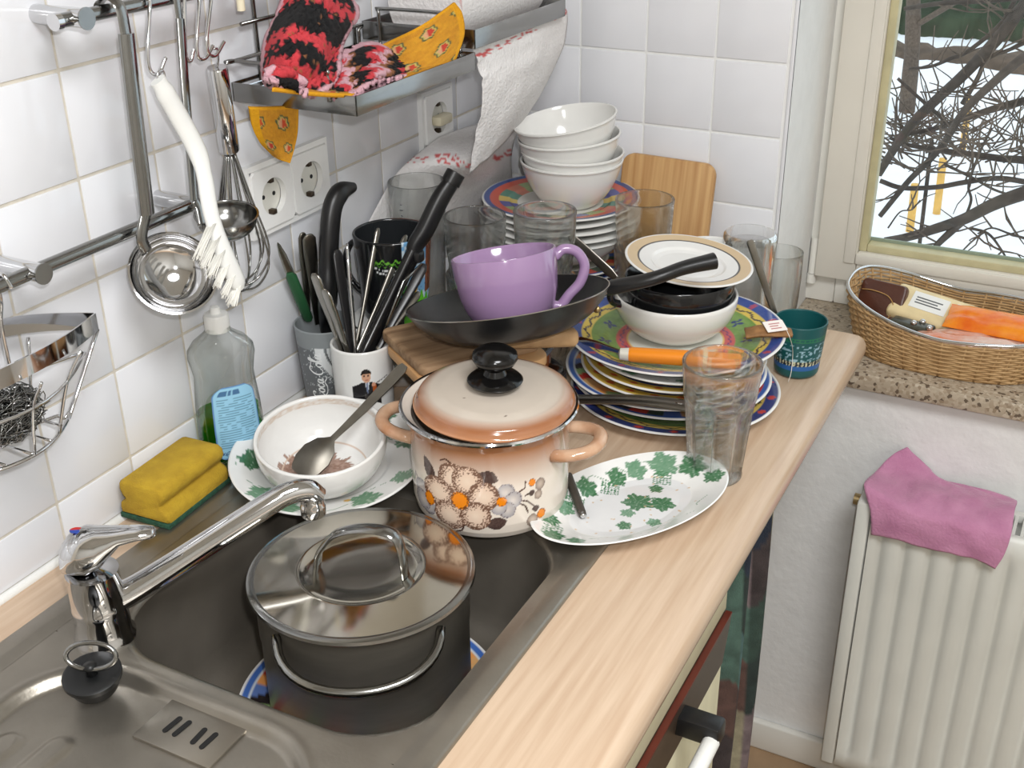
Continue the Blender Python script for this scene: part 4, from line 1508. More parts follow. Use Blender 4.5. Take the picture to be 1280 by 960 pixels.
def mitt(u, v, fu, fv):
    c = mixc(lin((214, 154, 40)), lin((196, 132, 34)), vnoise(u * 30, v * 30))
    a, b = u * fu, v * fv
    i, j = math.floor(a), math.floor(b)
    cx, cy = i + 0.5 + 0.25 * ((j % 2) - 0.5), j + 0.5
    d = math.hypot((a - cx), (b - cy) * 1.1)
    ang = math.atan2(b - cy, a - cx)
    r = 0.27 + 0.03 * math.sin(ang * 6)
    if d < r * 0.62:
        c = mixc(lin((204, 84, 40)), lin((190, 60, 50)), h2(i, j)) if (a - cx) > -0.02 else lin((214, 160, 120))
    elif d < r * 0.8:
        c = lin((196, 178, 96))
    elif d < r:
        c = lin((84, 92, 60))
    if u < 0.03 or u > 0.97 or v < 0.04 or v > 0.955:
        c = lin((226, 160, 22))
    return c


def clothpiece(name, ctrl, nu, nv, colfn, th, label, cat):
    V, F, UV = patch([[PX(u, v, 0, x) for u, v, x in r] for r in ctrl], nu, nv)
    o = mk(name, V, F, M_CLOTHVC, col=[colfn(a, b) for a, b in UV])
    solid(o, th)
    return tag(o, label, cat)


clothpiece('yellow_pot_holder', [[(360, 104, .075), (428, 92, .080), (470, 62, .082), (520, 36, .125), (568, 3, .150)],
                                 [(352, 106, .090), (422, 104, .100), (472, 86, .104), (526, 62, .135), (577, 18, .154)],
                                 [(346, 108, .115), (414, 112, .122), (470, 106, .126), (532, 86, .146), (579, 44, .156)],
                                 [(340, 112, .138), (410, 119, .146), (468, 118, .150), (530, 103, .154), (568, 76, .156)]], 26, 26,
           lambda u, v: mitt(u, v, 5.4, 2.7), 0.004, 'yellow quilted pot holder with orange print standing up at the shelf end', 'pot holder')
clothpiece('yellow_pot_holder', [[(311, 134, .056), (330, 134, .062), (350, 133, .068), (372, 132, .074)],
                                 [(315, 158, .05), (332, 160, .058), (351, 162, .064), (371, 164, .070)],
                                 [(325, 176, .05), (338, 180, .058), (353, 183, .064), (367, 186, .070)],
                                 [(342, 193, .05), (348, 197, .058), (355, 201, .064), (362, 204, .068)]], 14, 14,
           lambda u, v: mitt(u, v, 2.0, 2.2) if u > 0.2 else lin((230, 166, 20)), 0.004, 'folded yellow pot holder corner hanging down below the shelf', 'pot holder')
# ---------------------------------------------------------------- crockery painting
def leafcol(x, y, base, seed, rin, rout, dens=7, scale=1.0):
    """green vine-leaf transfer print scattered over a ring"""
    r = math.hypot(x, y)
    if not (rin < r < rout):
        return base
    a = math.atan2(y, x)
    best = None
    for k in range(dens):
        ak = 2 * math.pi * (k + 0.35 * h2(k, seed)) / dens
        rk = rin + (rout - rin) * (0.35 + 0.35 * h2(seed, k))
        cx, cy = rk * math.cos(ak), rk * math.sin(ak)
        dx, dy = x - cx, y - cy
        d = math.hypot(dx, dy)
        t = math.atan2(dy, dx) + k
        sz = (0.0085 + 0.005 * h2(k, seed + 3)) * scale
        rl = sz * (0.82 + 0.13 * math.cos(5 * t) + 0.07 * math.cos(13 * t))
        if d < rl:
            vein = abs(math.sin(2.5 * t)) < 0.10
            g = lin((44, 104, 62)) if h2(k, seed + 8) > 0.4 else lin((92, 138, 104))
            best = mixc(g, lin((190, 208, 190)), 0.55 if vein else 0.12 * vnoise(x * 900, y * 900))
    if best:
        return best
    w = rin + (rout - rin) * (0.5 + 0.3 * math.sin(a * dens * 0.5))
    if abs(r - w) < 0.0007 and vnoise(a * 14, seed) > 0.42:
        return lin((120, 150, 124))
    return base


def gaudy(R, kind, seed=1):
    """colourful painted rim patterns"""
    def f(r, a, z, outer):
        if outer:
            return WHITE
        t = r / R
        if t > 0.975:
            return WHITE
        if kind == 'garden':
            if t > 0.865:
                c = lin((52, 78, 148))
                k = a * 16 / (2 * math.pi)
                d = math.hypot((k - math.floor(k) - 0.5) * 2 * math.pi / 16 * r, r - 0.92 * R)
                if d < 0.006 * (0.7 + 0.4 * math.cos(5 * math.atan2(r - 0.92 * R, (k - math.floor(k) - .5)))):
                    c = lin((196, 70, 60))
                return mixc(c, lin((80, 100, 170)), vnoise(a * 30, r * 500) * .5)
            if t > 0.77:
                c = lin((224, 196, 92))
                if abs(r - R * (0.818 + 0.018 * math.sin(a * 22))) < 0.0014:
                    c = lin((40, 40, 70))
                return c
            if t > 0.545:
                c = mixc(lin((126, 160, 78)), lin((104, 140, 66)), vnoise(a * 20, r * 300))
                k = a * 11 / (2 * math.pi)
                dx, dy = (k - math.floor(k) - 0.5) * 2 * math.pi / 11 * r, r - 0.66 * R
                d = math.hypot(dx, dy)
                if d < 0.009 * abs(math.cos(2 * math.atan2(dy, dx) + 0.8)) and d > 0.0015:
                    c = lin((44, 62, 110))
                return c
            if t > 0.455:
                c = lin((206, 92, 92))
                if abs(r - R * (0.5 + 0.012 * math.sin(a * 30))) < 0.001:
                    c = lin((110, 60, 110))
                return c
            if t > 0.435:
                return lin((232, 190, 110))
            return lin((226, 226, 216))
        if kind == 'stripes':
            if t > 0.925:
                return lin((66, 104, 176))
            if t > 0.91:
                return lin((206, 214, 220))
            if t > 0.46:
                pal = [(222, 150, 84), (40, 34, 34), (140, 176, 112), (200, 62, 50), (208, 160, 106), (92, 118, 176), (150, 180, 120), (196, 70, 56), (214, 168, 110)]
                k = int(math.floor(a * 46 / (2 * math.pi) + 0.25 * math.sin(r * 260)))
                return lin(pal[(k * 5 + (k // 4)) % 9])
            return lin((226, 226, 216))
        if kind == 'bluerim':
            if t > 0.87:
                c = lin((44, 58, 116))
                k = a * 18 / (2 * math.pi)
                if math.hypot((k - math.floor(k) - 0.5) * 2 * math.pi / 18 * r, r - 0.92 * R) < 0.0045:
                    c = lin((190, 66, 58))
                return c
            if t > 0.76:
                c = lin((216, 188, 96))
                if abs(r - R * (0.81 + 0.02 * math.sin(a * 24))) < 0.0013:
                    c = lin((40, 40, 60))
                return c
            if t > 0.5:
                return mixc(lin((112, 142, 84)), lin((96, 126, 70)), vnoise(a * 20, r * 300))
            return lin((226, 226, 216))
        if kind == 'yellow':
            if t > 0.80:
                c = lin((218, 186, 86))
                k = a * 20 / (2 * math.pi)
                if math.hypot((k - math.floor(k) - 0.5) * 2 * math.pi / 20 * r, r - 0.88 * R) < 0.005:
                    c = lin((206, 104, 60))
                return c
            if t > 0.72:
                return lin((60, 84, 150))
            if t > 0.5:
                return lin((132, 160, 88)) if vnoise(a * 18, r * 200) > .3 else lin((196, 78, 66))
            return lin((226, 226, 216))
        if kind == 'dots':
            if t > 0.93:
                return lin((58, 96, 168))
            if t > 0.70:
                k = int(a * 34 / (2 * math.pi))
                return lin([(196, 70, 56), (60, 80, 60), (70, 96, 160), (212, 160, 100), (60, 56, 60)][k % 5])
            return lin((226, 226, 216))
        if kind == 'leaf':
            x, y = r * math.cos(a), r * math.sin(a)
            return leafcol(x, y, WHITE, seed, 0.64 * R, 0.97 * R, 9)
        if kind == 'backtop':
            if t > 0.90:
                return lin((54, 84, 146))
            if t > 0.78:
                return lin((206, 92, 72))
            if t > 0.55:
                k = int(a * 20 / (2 * math.pi))
                return lin([(92, 140, 120), (216, 190, 104), (92, 96, 160), (150, 170, 110), (206, 120, 90)][k % 5])
            return lin((222, 220, 212))
        return WHITE
    return f


def plate(label, R, h, c, kind=None, group=None, rot=None, well=0.62, n=160, name='dinner_plate', seed=1):
    if kind:
        o = lobj(name, plate_prof(R, h, well), M_PAINT, None, n, colfn=gaudy(R, kind, seed), ds=0.0022)
    else:
        o = lobj(name, plate_prof(R, h, well), M_PORC, None, 96)
    o.location = c
    if rot is not None:
        o.rotation_mode = 'QUATERNION'
        o.rotation_quaternion = rot
    return tag(o, label, 'plate', group)


def cup_handle(r, z0, z1, out, ang, rad=0.005, flat=0.7):
    d = Vector((math.cos(ang), math.sin(ang), 0))
    zm = (z0 + z1) / 2
    p = [d * (r - 0.002) + Vector((0, 0, z1)), d * (r + out * 0.55) + Vector((0, 0, z1 + 0.004)), d * (r + out) + Vector((0, 0, zm + (z1 - z0) * 0.18)),
         d * (r + out * 0.9) + Vector((0, 0, zm - (z1 - z0) * 0.22)), d * (r + out * 0.45) + Vector((0, 0, z0 + 0.002)), d * (r - 0.002) + Vector((0, 0, z0 - 0.004))]
    return tube(catmull(p, 6), rad, 12, flat=flat)


CAMA = math.atan2(CAM.y - 0.25, CAM.x - 0.25)      # direction of the photographer, for prints that face the room


def facing(c):
    return math.atan2(CAM.y - c[1], CAM.x - c[0])


def wrapd(a):
    return (a + math.pi) % (2 * math.pi) - math.pi


# ---------------------------------------------------------------- steel pot in the sink
PC = Vector((0.307, -0.028, 0))
pz0, pz1 = 0.774, 0.930
plate('blue rimmed plate with radial coloured stripes under the steel pot in the sink', 0.130, 0.019, (PC.x + 0.000, PC.y - 0.004, 0.7653), 'stripes', 'gaudy striped plates')
sp_ = root('steel_pot', 'tall steel cooking pot with wire handles standing in the sink', 'pot', (PC.x, PC.y, 0.7722))
ph_ = pz1 - 0.7722
R = 0.1005
mk('pot_body', *lathe([(0, 0), (R - 0.012, 0), (R - 0.004, 0.003), (R - 0.002, 0.010), (R - 0.002, ph_ - 0.05), (R - 0.001, ph_ - 0.048), (R - 0.001, ph_ - 0.004), (R + 0.001, ph_), (R - 0.003, ph_), (R - 0.005, ph_ - 0.01), (R - 0.005, 0.006), (0, 0.006)], 96), M_POTSTEEL, sp_, auto=40)
fc = facing(PC) - 0.10
for s in (0, math.pi):
    a0 = fc + s
    pts = []
    for k in range(25):
        t = -1 + 2 * k / 24
        a = a0 + t * 0.80
        ex = 0.026 * (1 - abs(t) ** 3)
        dz = -0.020 * (1 - t * t) ** 0.7
        pts.append(Vector(((R + ex) * math.cos(a), (R + ex) * math.sin(a), ph_ - 0.012 + dz)))
    pts[0] *= 1
    mk('wire_handle', *tube(pts, 0.0044, 12), M_CHROME_D, sp_)
ldr = root('pot_lid', 'polished steel lid with strap handle lying on the steel pot', 'lid', (PC.x, PC.y, pz1 + 0.0006))
lobj('lid_disc', [(R - 0.006, -0.004), (R - 0.005, 0.0), (R + 0.003, 0.0), (R + 0.0045, 0.0015), (R + 0.004, 0.0032), (R - 0.002, 0.0042), (R - 0.03, 0.0068), (0.061, 0.0080), (0.0585, 0.0082), (0.0560, 0.0066), (0.048, 0.0040), (0.025, 0.0020), (0, 0.0014)], M_MIRROR, ldr, 128)
lobj('lid_rim', [(R - 0.001, -0.0015), (R + 0.004, -0.0020), (R + 0.0058, 0.0005), (R + 0.0050, 0.0032), (R + 0.001, 0.0046), (R - 0.002, 0.0042)], M_CHROME_D, ldr, 128)
hd_ = Vector((math.cos(facing(PC) + 1.15), math.sin(facing(PC) + 1.15), 0))
strap = catmull([hd_ * -0.044 + Vector((0, 0, 0.004)), hd_ * -0.040 + Vector((0, 0, 0.018)), hd_ * -0.022 + Vector((0, 0, 0.040)), hd_ * 0.006 + Vector((0, 0, 0.050)), hd_ * 0.032 + Vector((0, 0, 0.049)), hd_ * 0.040 + Vector((0, 0, 0.036)), hd_ * 0.043 + Vector((0, 0, 0.004))], 7)
mk('lid_handle', *tube(strap, 0.0080, 14, flat=0.36, up=(0, 0, 1)), M_CHROME_D, ldr, auto=60)

# ---------------------------------------------------------------- flowered enamel pot
EC = Vector((0.336, 0.171, 0.9034))
eh, eR = 0.120, 0.0815
EF = facing(EC)
random.seed(31)


def zx(X, Y):
    """photo print position -> (arc length, height) on the pot wall"""
    s = max(-0.97, min(0.97, (X - 505) / 450.0))
    phi = math.asin(s)
    return phi * eR, ((515 - 450 * (1 - math.cos(phi)) * 0.515) - Y) * 0.000200 + 0.002


BLOBS = []                      # (kind, s, z, radius s, radius z, turn)
KS = 0.000178


def addb(kind, X, Y, r, r2=None, turn=0.0):
    s, z = zx(X, Y)
    w = 1.0 / max(0.45, math.cos(s / eR))
    BLOBS.append((kind, s, z, r * KS * w, (r2 or r) * 0.00020, turn))


for X, Y in ((300, 130), (375, 150), (212, 205), (462, 240), (270, 345), (415, 352)):
    addb('petal', X, Y, 88, 86)
addb('heart', 333, 258, 50)
for X, Y in ((120, 190), (150, 285), (120, 250)):
    addb('blue', X, Y, 42, 56)
addb('heart', 163, 245, 26, 42)
for X, Y in ((585, 215), (625, 260), (590, 320), (545, 300)):
    addb('blue', X, Y, 48)
addb('heart', 560, 270, 29)
for X, Y, t in ((170, 80, 1.1), (490, 130, 0.4), (532, 400, -0.3)):
    addb('leaf', X, Y, 60, 52, t)
for X, Y, k, r in ((728, 165, 'heart', 19), (772, 175, 'grey', 28), (762, 236, 'grey', 22), (725, 225, 'leaf', 20), (780, 350, 'heart', 24), (730, 388, 'grey', 32), (748, 318, 'leaf', 22)):
    addb(k, X, Y, r, r * 1.2)
LINES = [[(235, 25), (262, 18), (290, 40), (312, 68)], [(220, 425), (270, 435), (325, 405), (350, 385)], [(300, 450), (335, 440), (352, 405)], [(655, 218), (688, 195), (690, 158)], [(660, 268), (700, 272), (740, 305)],
         [(660, 285), (690, 300), (705, 340)], [(70, 180), (85, 90), (105, 150)], [(690, 240), (715, 225)]]
LINES = [[zx(*p) for p in L] for L in LINES]
ORD = {'blue': 0, 'leaf': 1, 'grey': 2, 'petal': 3, 'heart': 4}
BLOBS.sort(key=lambda b: ORD[b[0]])


def enamel_body(r, a, z, outer):
    t = z / eh
    t = t - 0.03
    cream, rust = lin((232, 221, 208)), lin((156, 106, 72))
    if not outer:
        return lin((226, 216, 204))
    c = mixc(cream, rust, (t - 0.50) / 0.34)
    c = mixc(c, lin((206, 140, 92)), max(0, (t - 0.9) * 6) * 0.4)
    s = wrapd(a - EF) * eR
    if abs(s) < 0.13:
        # the pattern repeats on the far side only out of sight
        for L in LINES:
            for p, q in zip(L, L[1:]):
                vx, vz = q[0] - p[0], q[1] - p[1]
                tt = max(0, min(1, ((s - p[0]) * vx + (z - p[1]) * vz) / (vx * vx + vz * vz + 1e-12)))
                if math.hypot(s - p[0] - vx * tt, z - p[1] - vz * tt) < 0.0009:
                    c = lin((74, 44, 36))
        for k, bs_, bz, rs, rz, turn in BLOBS:
            dx, dz = (s - bs_), (z - bz)
            if turn:
                dx, dz = dx * math.cos(turn) - dz * math.sin(turn), dx * math.sin(turn) + dz * math.cos(turn)
            dx /= rs
            dz /= rz
            d = math.hypot(dx, dz)
            if k == 'leaf':
                d = abs(dz) / (0.72 * max(1e-4, 1 - dx * dx)) if abs(dx) < 1 else 9
            if d < 1.0:
                if k == 'petal':
                    e = h2(int(s * 1400), int(z * 1400))
                    c = mixc(lin((236, 214, 192)), lin((222, 190, 168)), d)
                    if e < (d - 0.42) * 1.7:
                        c = lin((122, 92, 76))
                elif k == 'blue':
                    e = h2(int(s * 1300), int(z * 1300))
                    c = mixc(lin((216, 206, 198)), lin((164, 160, 164)), d)
                    if e < (d - 0.7) * 1.2:
                        c = lin((112, 100, 104))
                elif k == 'heart':
                    c = lin((238, 138, 24)) if d < 0.8 or h2(int(s * 1500), int(z * 1500)) > 0.6 else lin((120, 70, 30))
                elif k == 'leaf':
                    c = mixc(lin((96, 78, 72)), lin((70, 52, 48)), vnoise(s * 900, z * 900)) if d < 0.9 else lin((56, 38, 34))
                else:
                    c = mixc(lin((196, 178, 162)), lin((128, 110, 100)), d * d)
    return c


ep = root('enamel_pot', 'brown and cream enamel pot with flower print beside the sink bowl', 'pot', EC)
body = [(0, 0.002), (0.062, 0.002), (0.066, 0.0), (0.070, 0.001), (0.076, 0.005), (0.0795, 0.012), (0.0815, 0.022), (0.0820, 0.05), (0.0820, 0.106), (0.0835, 0.1125), (0.0885, 0.1165), (0.0900, 0.1185), (0.0898, eh), (0.0885, eh),
        (0.0800, 0.113), (0.0800, 0.02), (0.074, 0.008), (0, 0.006)]
lobj('pot_body', body, M_PAINT, ep, 500, colfn=enamel_body, ds=0.0011)
lobj('rim_band', [(0.0885, 0.1167), (0.0908, 0.1172), (0.0920, 0.1195), (0.0908, 0.1215), (0.0885, 0.1215)], M_CHROME, ep, 96)


def loop_handle(parent, ang, R, z, m, out=0.036, half=0.40, name='side_handle', rad=0.0075):
    pts = []
    for k in range(21):
        t = -1 + 2 * k / 20
        a = ang + t * half
        ex = out * (1 - abs(t) ** 2.6)
        pts.append(Vector(((R - 0.002 + ex) * math.cos(a), (R - 0.002 + ex) * math.sin(a), z + 0.006 * (1 - t * t))))
    return mk(name, *tube(pts, rad, 14, flat=0.85, up=(0, 0, 1)), m, parent)


M_RUST = mat('rust_enamel', (214, 182, 154), 0.14, var=0.12, vscale=28, coat=0.3, second=(172, 122, 86))
for da in (0.5 * math.pi + 0.12, -0.5 * math.pi + 0.02):
    pass
loop_handle(ep, EF + 1.27, 0.082, 0.084, M_RUST)
loop_handle(ep, EF + 1.27 + math.pi, 0.082, 0.084, M_RUST)
el = root('casserole_lid', 'cream enamel lid with black knob set askew on the flower pot', 'lid', (EC.x + 0.005, EC.y + 0.004, EC.z + 0.1165), rot=tilt((0.6, 0.8, 0), 1.5))


def lidcol(r, a, z, outer):
    t = r / 0.082
    c = mixc(lin((206, 194, 180)), lin((154, 100, 66)), (t - 0.80) / 0.16)
    c = mixc(c, lin((206, 150, 110)), max(0, t - 0.97) * 12)
    if h2(int(r * 700), int(a * 90)) > 0.9988:
        c = lin((90, 70, 60))
    return c


lobj('lid_dome', [(0.0795, 0.0), (0.0835, 0.0030), (0.0840, 0.0045), (0.0822, 0.0060), (0.0810, 0.0095), (0.0780, 0.0140), (0.070, 0.0172), (0.055, 0.0190), (0.035, 0.0200), (0, 0.0204)], M_PAINT, el, 160, colfn=lidcol, ds=0.002)
lobj('knob', [(0, 0.0280), (0.0275, 0.0268), (0.0285, 0.0285), (0.026, 0.031), (0.012, 0.0345), (0.0095, 0.040), (0.0115, 0.0435), (0.0205, 0.0475), (0.0232, 0.0525), (0.0225, 0.0575), (0.017, 0.0615), (0.008, 0.063), (0, 0.0632)], mat('black_bakelite', (16, 15, 15), 0.16, var=0.1, vscale=40), el, 48)

# ---------------------------------------------------------------- soup plate and bowl by the tap
plc = Vector((0.1505, 0.138, 0.9120))
lp = root('leaf_plate', 'white plate with green vine leaves under the dirty bowl', 'plate', plc, rot=tilt((RIGHT.x, RIGHT.y, 0), 6.5))


def leafplate(r, a, z, outer):
    if outer:
        return WHITE
    x, y = r * math.cos(a), r * math.sin(a)
    c = leafcol(x, y, WHITE, 4, 0.066, 0.108, 9, 1.45)
    if math.hypot(x - 0.060, y + 0.052) < 0.0035:
        c = lin((214, 170, 90))
    return c


lobj('plate_body', plate_prof(0.1075, 0.022, 0.60), M_PAINT, lp, 220, colfn=leafplate, ds=0.0014)
bwc = Vector((0.164, 0.113, 0.9205))
bw_ = root('dirty_bowl', 'white bowl with brown food remains and rim stain beside the soap bottle', 'bowl', bwc, rot=tilt((RIGHT.x, RIGHT.y, 0), 9.0))


def dirty(r, a, z, outer):
    c = WHITE
    if not outer:
        if z < 0.014:
            x, y = r * math.cos(a - 0.3), r * math.sin(a - 0.3)
            d = math.hypot((x + 0.004) / 1.35, y + 0.006) + 0.010 * (vnoise(a * 8, 2) - 0.5) + 0.006 * (vnoise(a * 30, 5) - .5)
            if d < 0.033:
                c = mixc(lin((134, 100, 84)), lin((186, 160, 146)), vnoise(x * 500, y * 500) * 0.7)
        if 0.047 < z < 0.0545 and vnoise(a * 5, 4) > 0.25:
            c = mixc(c, lin((196, 164, 132)), 0.75 * vnoise(a * 20, z * 900))
        if abs(r - 0.046) < 0.0009 and z < 0.03:
            c = lin((206, 180, 160))
    return c


lobj('bowl_body', bowl_prof(0.0700, 0.056, 0.034, 0.0042, 2.6), M_PAINT, bw_, 180, colfn=dirty, ds=0.0016)


def spoon_geo(L, wb=0.0195, lb=0.058, wh=0.0065, t=0.0011, bend=0.006):
    """spoon along +z: bowl at the low end, flat handle above"""
    secs = []
    zs_ = [0, 0.004, 0.014, 0.028, 0.042, lb * 0.9, lb, lb + 0.008, lb + 0.02, L * 0.6, L * 0.85, L - 0.006, L]
    for z in zs_:
        if z <= lb:
            s = z / lb
            w = wb * math.sqrt(max(0.02, 1 - (2 * s - 0.9) ** 2 * 0.95)) if s < 0.9 else wb * 0.42 * (1 - (s - .9) * 6)
            w = max(w, 0.0026)
            dep = bend * math.sin(math.pi * min(1, s * 1.02)) * 1.0
        else:
            s = (z - lb) / (L - lb)
            w = 0.0028 + (wh - 0.0028) * min(1, s * 1.4)
            if z > L - 0.005:
                w *= 0.6
            dep = -0.003 * math.sin(math.pi * s)
        loop = []
        for k in range(-4, 5):
            u = k / 4
            loop.append(Vector((w * u, dep * (1 - u * u) if z <= lb else dep, z)))
        top = [p + Vector((0, -t * 2, 0)) for p in loop[::-1]]
        secs.append(loop + top)
    return loft(secs)


def cutlery(name, geo, p0, p1, m, label, cat, roll=0.0, group=None):
    M_ = between(p0, p1, roll)
    o = mk(name, *xf(geo, M_), m, auto=50)
    return tag(o, label, cat, group)


def handle_geo(L, secs_, n=14):
    """lofted handle: list of (z, half width, half thickness, offset x, offset y)"""
    out = []
    for s in secs_:
        z, w, t = s[:3]
        ox = s[3] if len(s) > 3 else 0
        oy = s[4] if len(s) > 4 else 0
        out.append([Vector((ox + w * math.copysign(abs(math.cos(a)) ** 0.7, math.cos(a)), oy + t * math.copysign(abs(math.sin(a)) ** 0.7, math.sin(a)), z)) for a in [2 * math.pi * k / n for k in range(n)]])
    return loft(out)


M_CUT = mat('worn_cutlery_steel', (168, 164, 156), 0.22, 1.0, var=0.1, vscale=60, rvar=0.08)
M_CUTD = mat('dark_cutlery_steel', (140, 136, 128), 0.3, 1.0, var=0.12, vscale=60)
sb0 = PX(372, 592, 2, 0.940)
sb1 = PX(506, 456, 2, 1.022)
cutlery('tablespoon', spoon_geo((sb1 - sb0).length, 0.0185, 0.052, 0.0062), sb0, sb1, mat('dull_spoon_steel', (118, 114, 106), 0.42, 1.0, var=0.12, vscale=60), 'steel tablespoon leaning in the dirty white bowl', 'spoon', roll=0.45)

# ---------------------------------------------------------------- cola cup, photo mug and their cutlery
CC = Vector((0.0392, 0.296, 0.9))
CF = facing(CC)
ch, cr1, cr0 = 0.106, 0.0372, 0.0300
cola = root('cola_cup', 'grey plastic beaker with white cola lettering against the tiles', 'cup', CC)


def colacol(r, a, z, outer):
    c = lin((138, 143, 145))
    if outer:
        s = -wrapd(a - CF) * 0.034
        t = z / ch
        s = -s
        w0 = 0.004 + 0.020 * math.sin((t - 0.02) * 3.2) - 0.016 * (1 - t)
        wave = -0.018 + 0.036 * (1 - t) + 0.006 * math.sin(t * 7)
        d = s - wave
        if t < 0.80:
            if 0.0 < d < 0.011:
                c = lin((226, 229, 230))
            elif 0.0125 < d < 0.0140:
                c = lin((52, 56, 60))
            elif 0.014 <= d < 0.020:
                c = lin((214, 218, 220))
            elif -0.006 < d <= 0 and h2(int(s * 1100), int(z * 1100)) > 0.75:
                c = lin((206, 210, 212))
            elif t < 0.78 and d < 0:
                c = lin((104, 108, 111)) if h2(int(s * 800), int(z * 800)) > 0.03 else lin((190, 194, 196))
    return c


lobj('cup_body', cup_prof(cr0, cr1, ch, 0.0022, 0.003, 0.003), M_PRINT_MATTE, cola, 200, colfn=colacol, ds=0.0016)


def ribbon(pts, w, k=6):
    """flat pen stroke in the plane, tapered at both ends"""
    p = catmull([Vector((a, b, 0)) for a, b in pts], k)
    V, F = [], []
    n = len(p)
    for i in range(n):
        d = (p[min(n - 1, i + 1)] - p[max(0, i - 1)]).normalized()
        nn = Vector((-d.y, d.x, 0))
        t = i / (n - 1)
        ww = w * (0.45 + 0.75 * abs(d.y)) * min(1.0, 0.35 + 4 * t, 0.35 + 4 * (1 - t))
        V += [p[i] + nn * ww, p[i] - nn * ww]
    for i in range(n - 1):
        F.append((2 * i, 2 * i + 1, 2 * i + 3, 2 * i + 2))
    return V, F


STROKES = [
    [(0.95, 1.15), (1.05, 1.45), (0.75, 1.62), (0.30, 1.25), (0.08, 0.65), (0.20, 0.12), (0.60, 0.02), (1.0, 0.35)],            # C
    [(1.32, 0.72), (1.10, 0.45), (1.15, 0.08), (1.40, 0.05), (1.58, 0.40), (1.45, 0.72), (1.28, 0.66), (1.6, 0.55)],             # o
    [(2.12, 0.60), (1.98, 0.74), (1.76, 0.45), (1.82, 0.08), (2.05, 0.05), (2.22, 0.25)],                                        # c
    [(2.72, 0.62), (2.52, 0.74), (2.32, 0.42), (2.40, 0.06), (2.60, 0.12), (2.78, 0.70), (2.70, 0.20), (2.84, 0.05), (3.0, 0.25)],  # a
    [(3.02, 0.42), (3.28, 0.48)],                                                                                             # -
    [(4.30, 1.15), (4.42, 1.45), (4.10, 1.62), (3.66, 1.25), (3.42, 0.65), (3.55, 0.12), (3.95, 0.02), (4.35, 0.35)],            # C
    [(4.66, 0.72), (4.44, 0.45), (4.50, 0.08), (4.74, 0.05), (4.92, 0.40), (4.80, 0.72), (4.62, 0.66), (4.95, 0.55)],            # o
    [(5.02, 0.40), (5.36, 1.20), (5.46, 1.58), (5.28, 1.62), (5.12, 1.0), (5.14, 0.15), (5.28, 0.04), (5.46, 0.28)],             # l
    [(5.92, 0.62), (5.72, 0.74), (5.52, 0.42), (5.60, 0.06), (5.80, 0.12), (5.98, 0.70), (5.90, 0.20), (6.04, 0.05), (6.25, 0.30)],  # a
    [(0.62, 0.02), (1.0, -0.30), (1.8, -0.36), (2.4, -0.12), (2.9, -0.34), (3.3, -0.20)],                                        # tail of the first C
    [(4.0, 1.60), (4.7, 1.40), (5.3, 1.30), (5.9, 1.42)],
]
V, F = join(*[ribbon(s, 0.088) for s in STROKES])
LV = []
for v in V:
    z = 0.014 + v.x / 6.3 * 0.066
    s = -0.0135 - (v.y - 0.6) * 0.0105           # letters read upwards, tops to the left
    rr_ = cr0 + (cr1 - cr0) * (z / ch) + 0.0005
    a = CF + s / 0.034
    LV.append((rr_ * math.cos(a), rr_ * math.sin(a), z))
mk('lettering', LV, F, mat('white_lettering', (236, 238, 238), 0.4), cola)

MC = Vector((0.1085, 0.2725, 0.9))
MF = facing(MC)
mh, mr = 0.1035, 0.0365
pm = root('photo_mug', 'white mug printed with a man in a dark suit, full of cutlery', 'mug', MC)


def suit(r, a, z, outer):
    c = WHITE
    if not outer:
        return c
    s = wrapd(a - MF) * mr
    # print coordinates in mm, origin under the chin
    x, y = (s - 0.003) * 1000 / 1.2, (z - 0.0655) * 1000 / 1.2
    if -36 < y < 0.5:
        sh = 5 + min(9.5, (-y) * 2.2) if y < 0 else 0
        if abs(x) < sh and y < 0:
            c = lin((26, 25, 28))
            if abs(x - 0.5) < 2.2 + y * 0.16 and y > -13:
                c = lin((206, 212, 220)) if abs(x - 0.5) > 0.7 else lin((110, 122, 150))
            if math.hypot((x - 8) / 2.2, (y + 8) / 5) < 1:
                c = lin((168, 84, 40))
            if math.hypot((x - 7) / 2.2, (y + 3) / 2.2) < 1 or math.hypot((x - 4) / 4, (y + 24) / 2.2) < 1:
                c = lin((206, 150, 122))
            if abs(y + 17 + (x - 3) * 0.3) < 2.2 and -3 < x < 8:
                c = lin((64, 60, 58))
    if math.hypot(x / 4.4, (y - 6) / 6.4) < 1:
        c = lin((208, 160, 130))
        if y > 9 + abs(x) * 0.15:
            c = lin((34, 26, 24))
        elif abs(y - 7.2) < 0.7 and 0.9 < abs(x) < 2.6:
            c = lin((60, 40, 34))
        elif abs(y - 2.6) < 0.5 and abs(x) < 1.5:
            c = lin((170, 90, 80))
    elif math.hypot(x / 5.2, (y - 9) / 5.2) < 1 and y > 8:
        c = lin((30, 24, 22))
    if abs(y + 1 - (x - 13) * 0.28) < 0.55 and 11 < x < 24 and h2(int(x * 2), 3) > 0.3:
        c = lin((70, 70, 76))
    return c


lobj('mug_body', cup_prof(0.0345, mr, mh, 0.0036, 0.006, 0.004), M_PAINT, pm, 240, colfn=suit, ds=0.0013)
mk('mug_handle', *cup_handle(0.0355, 0.022, 0.082, 0.030, MF + 2.5, 0.0055), M_PORC, pm)


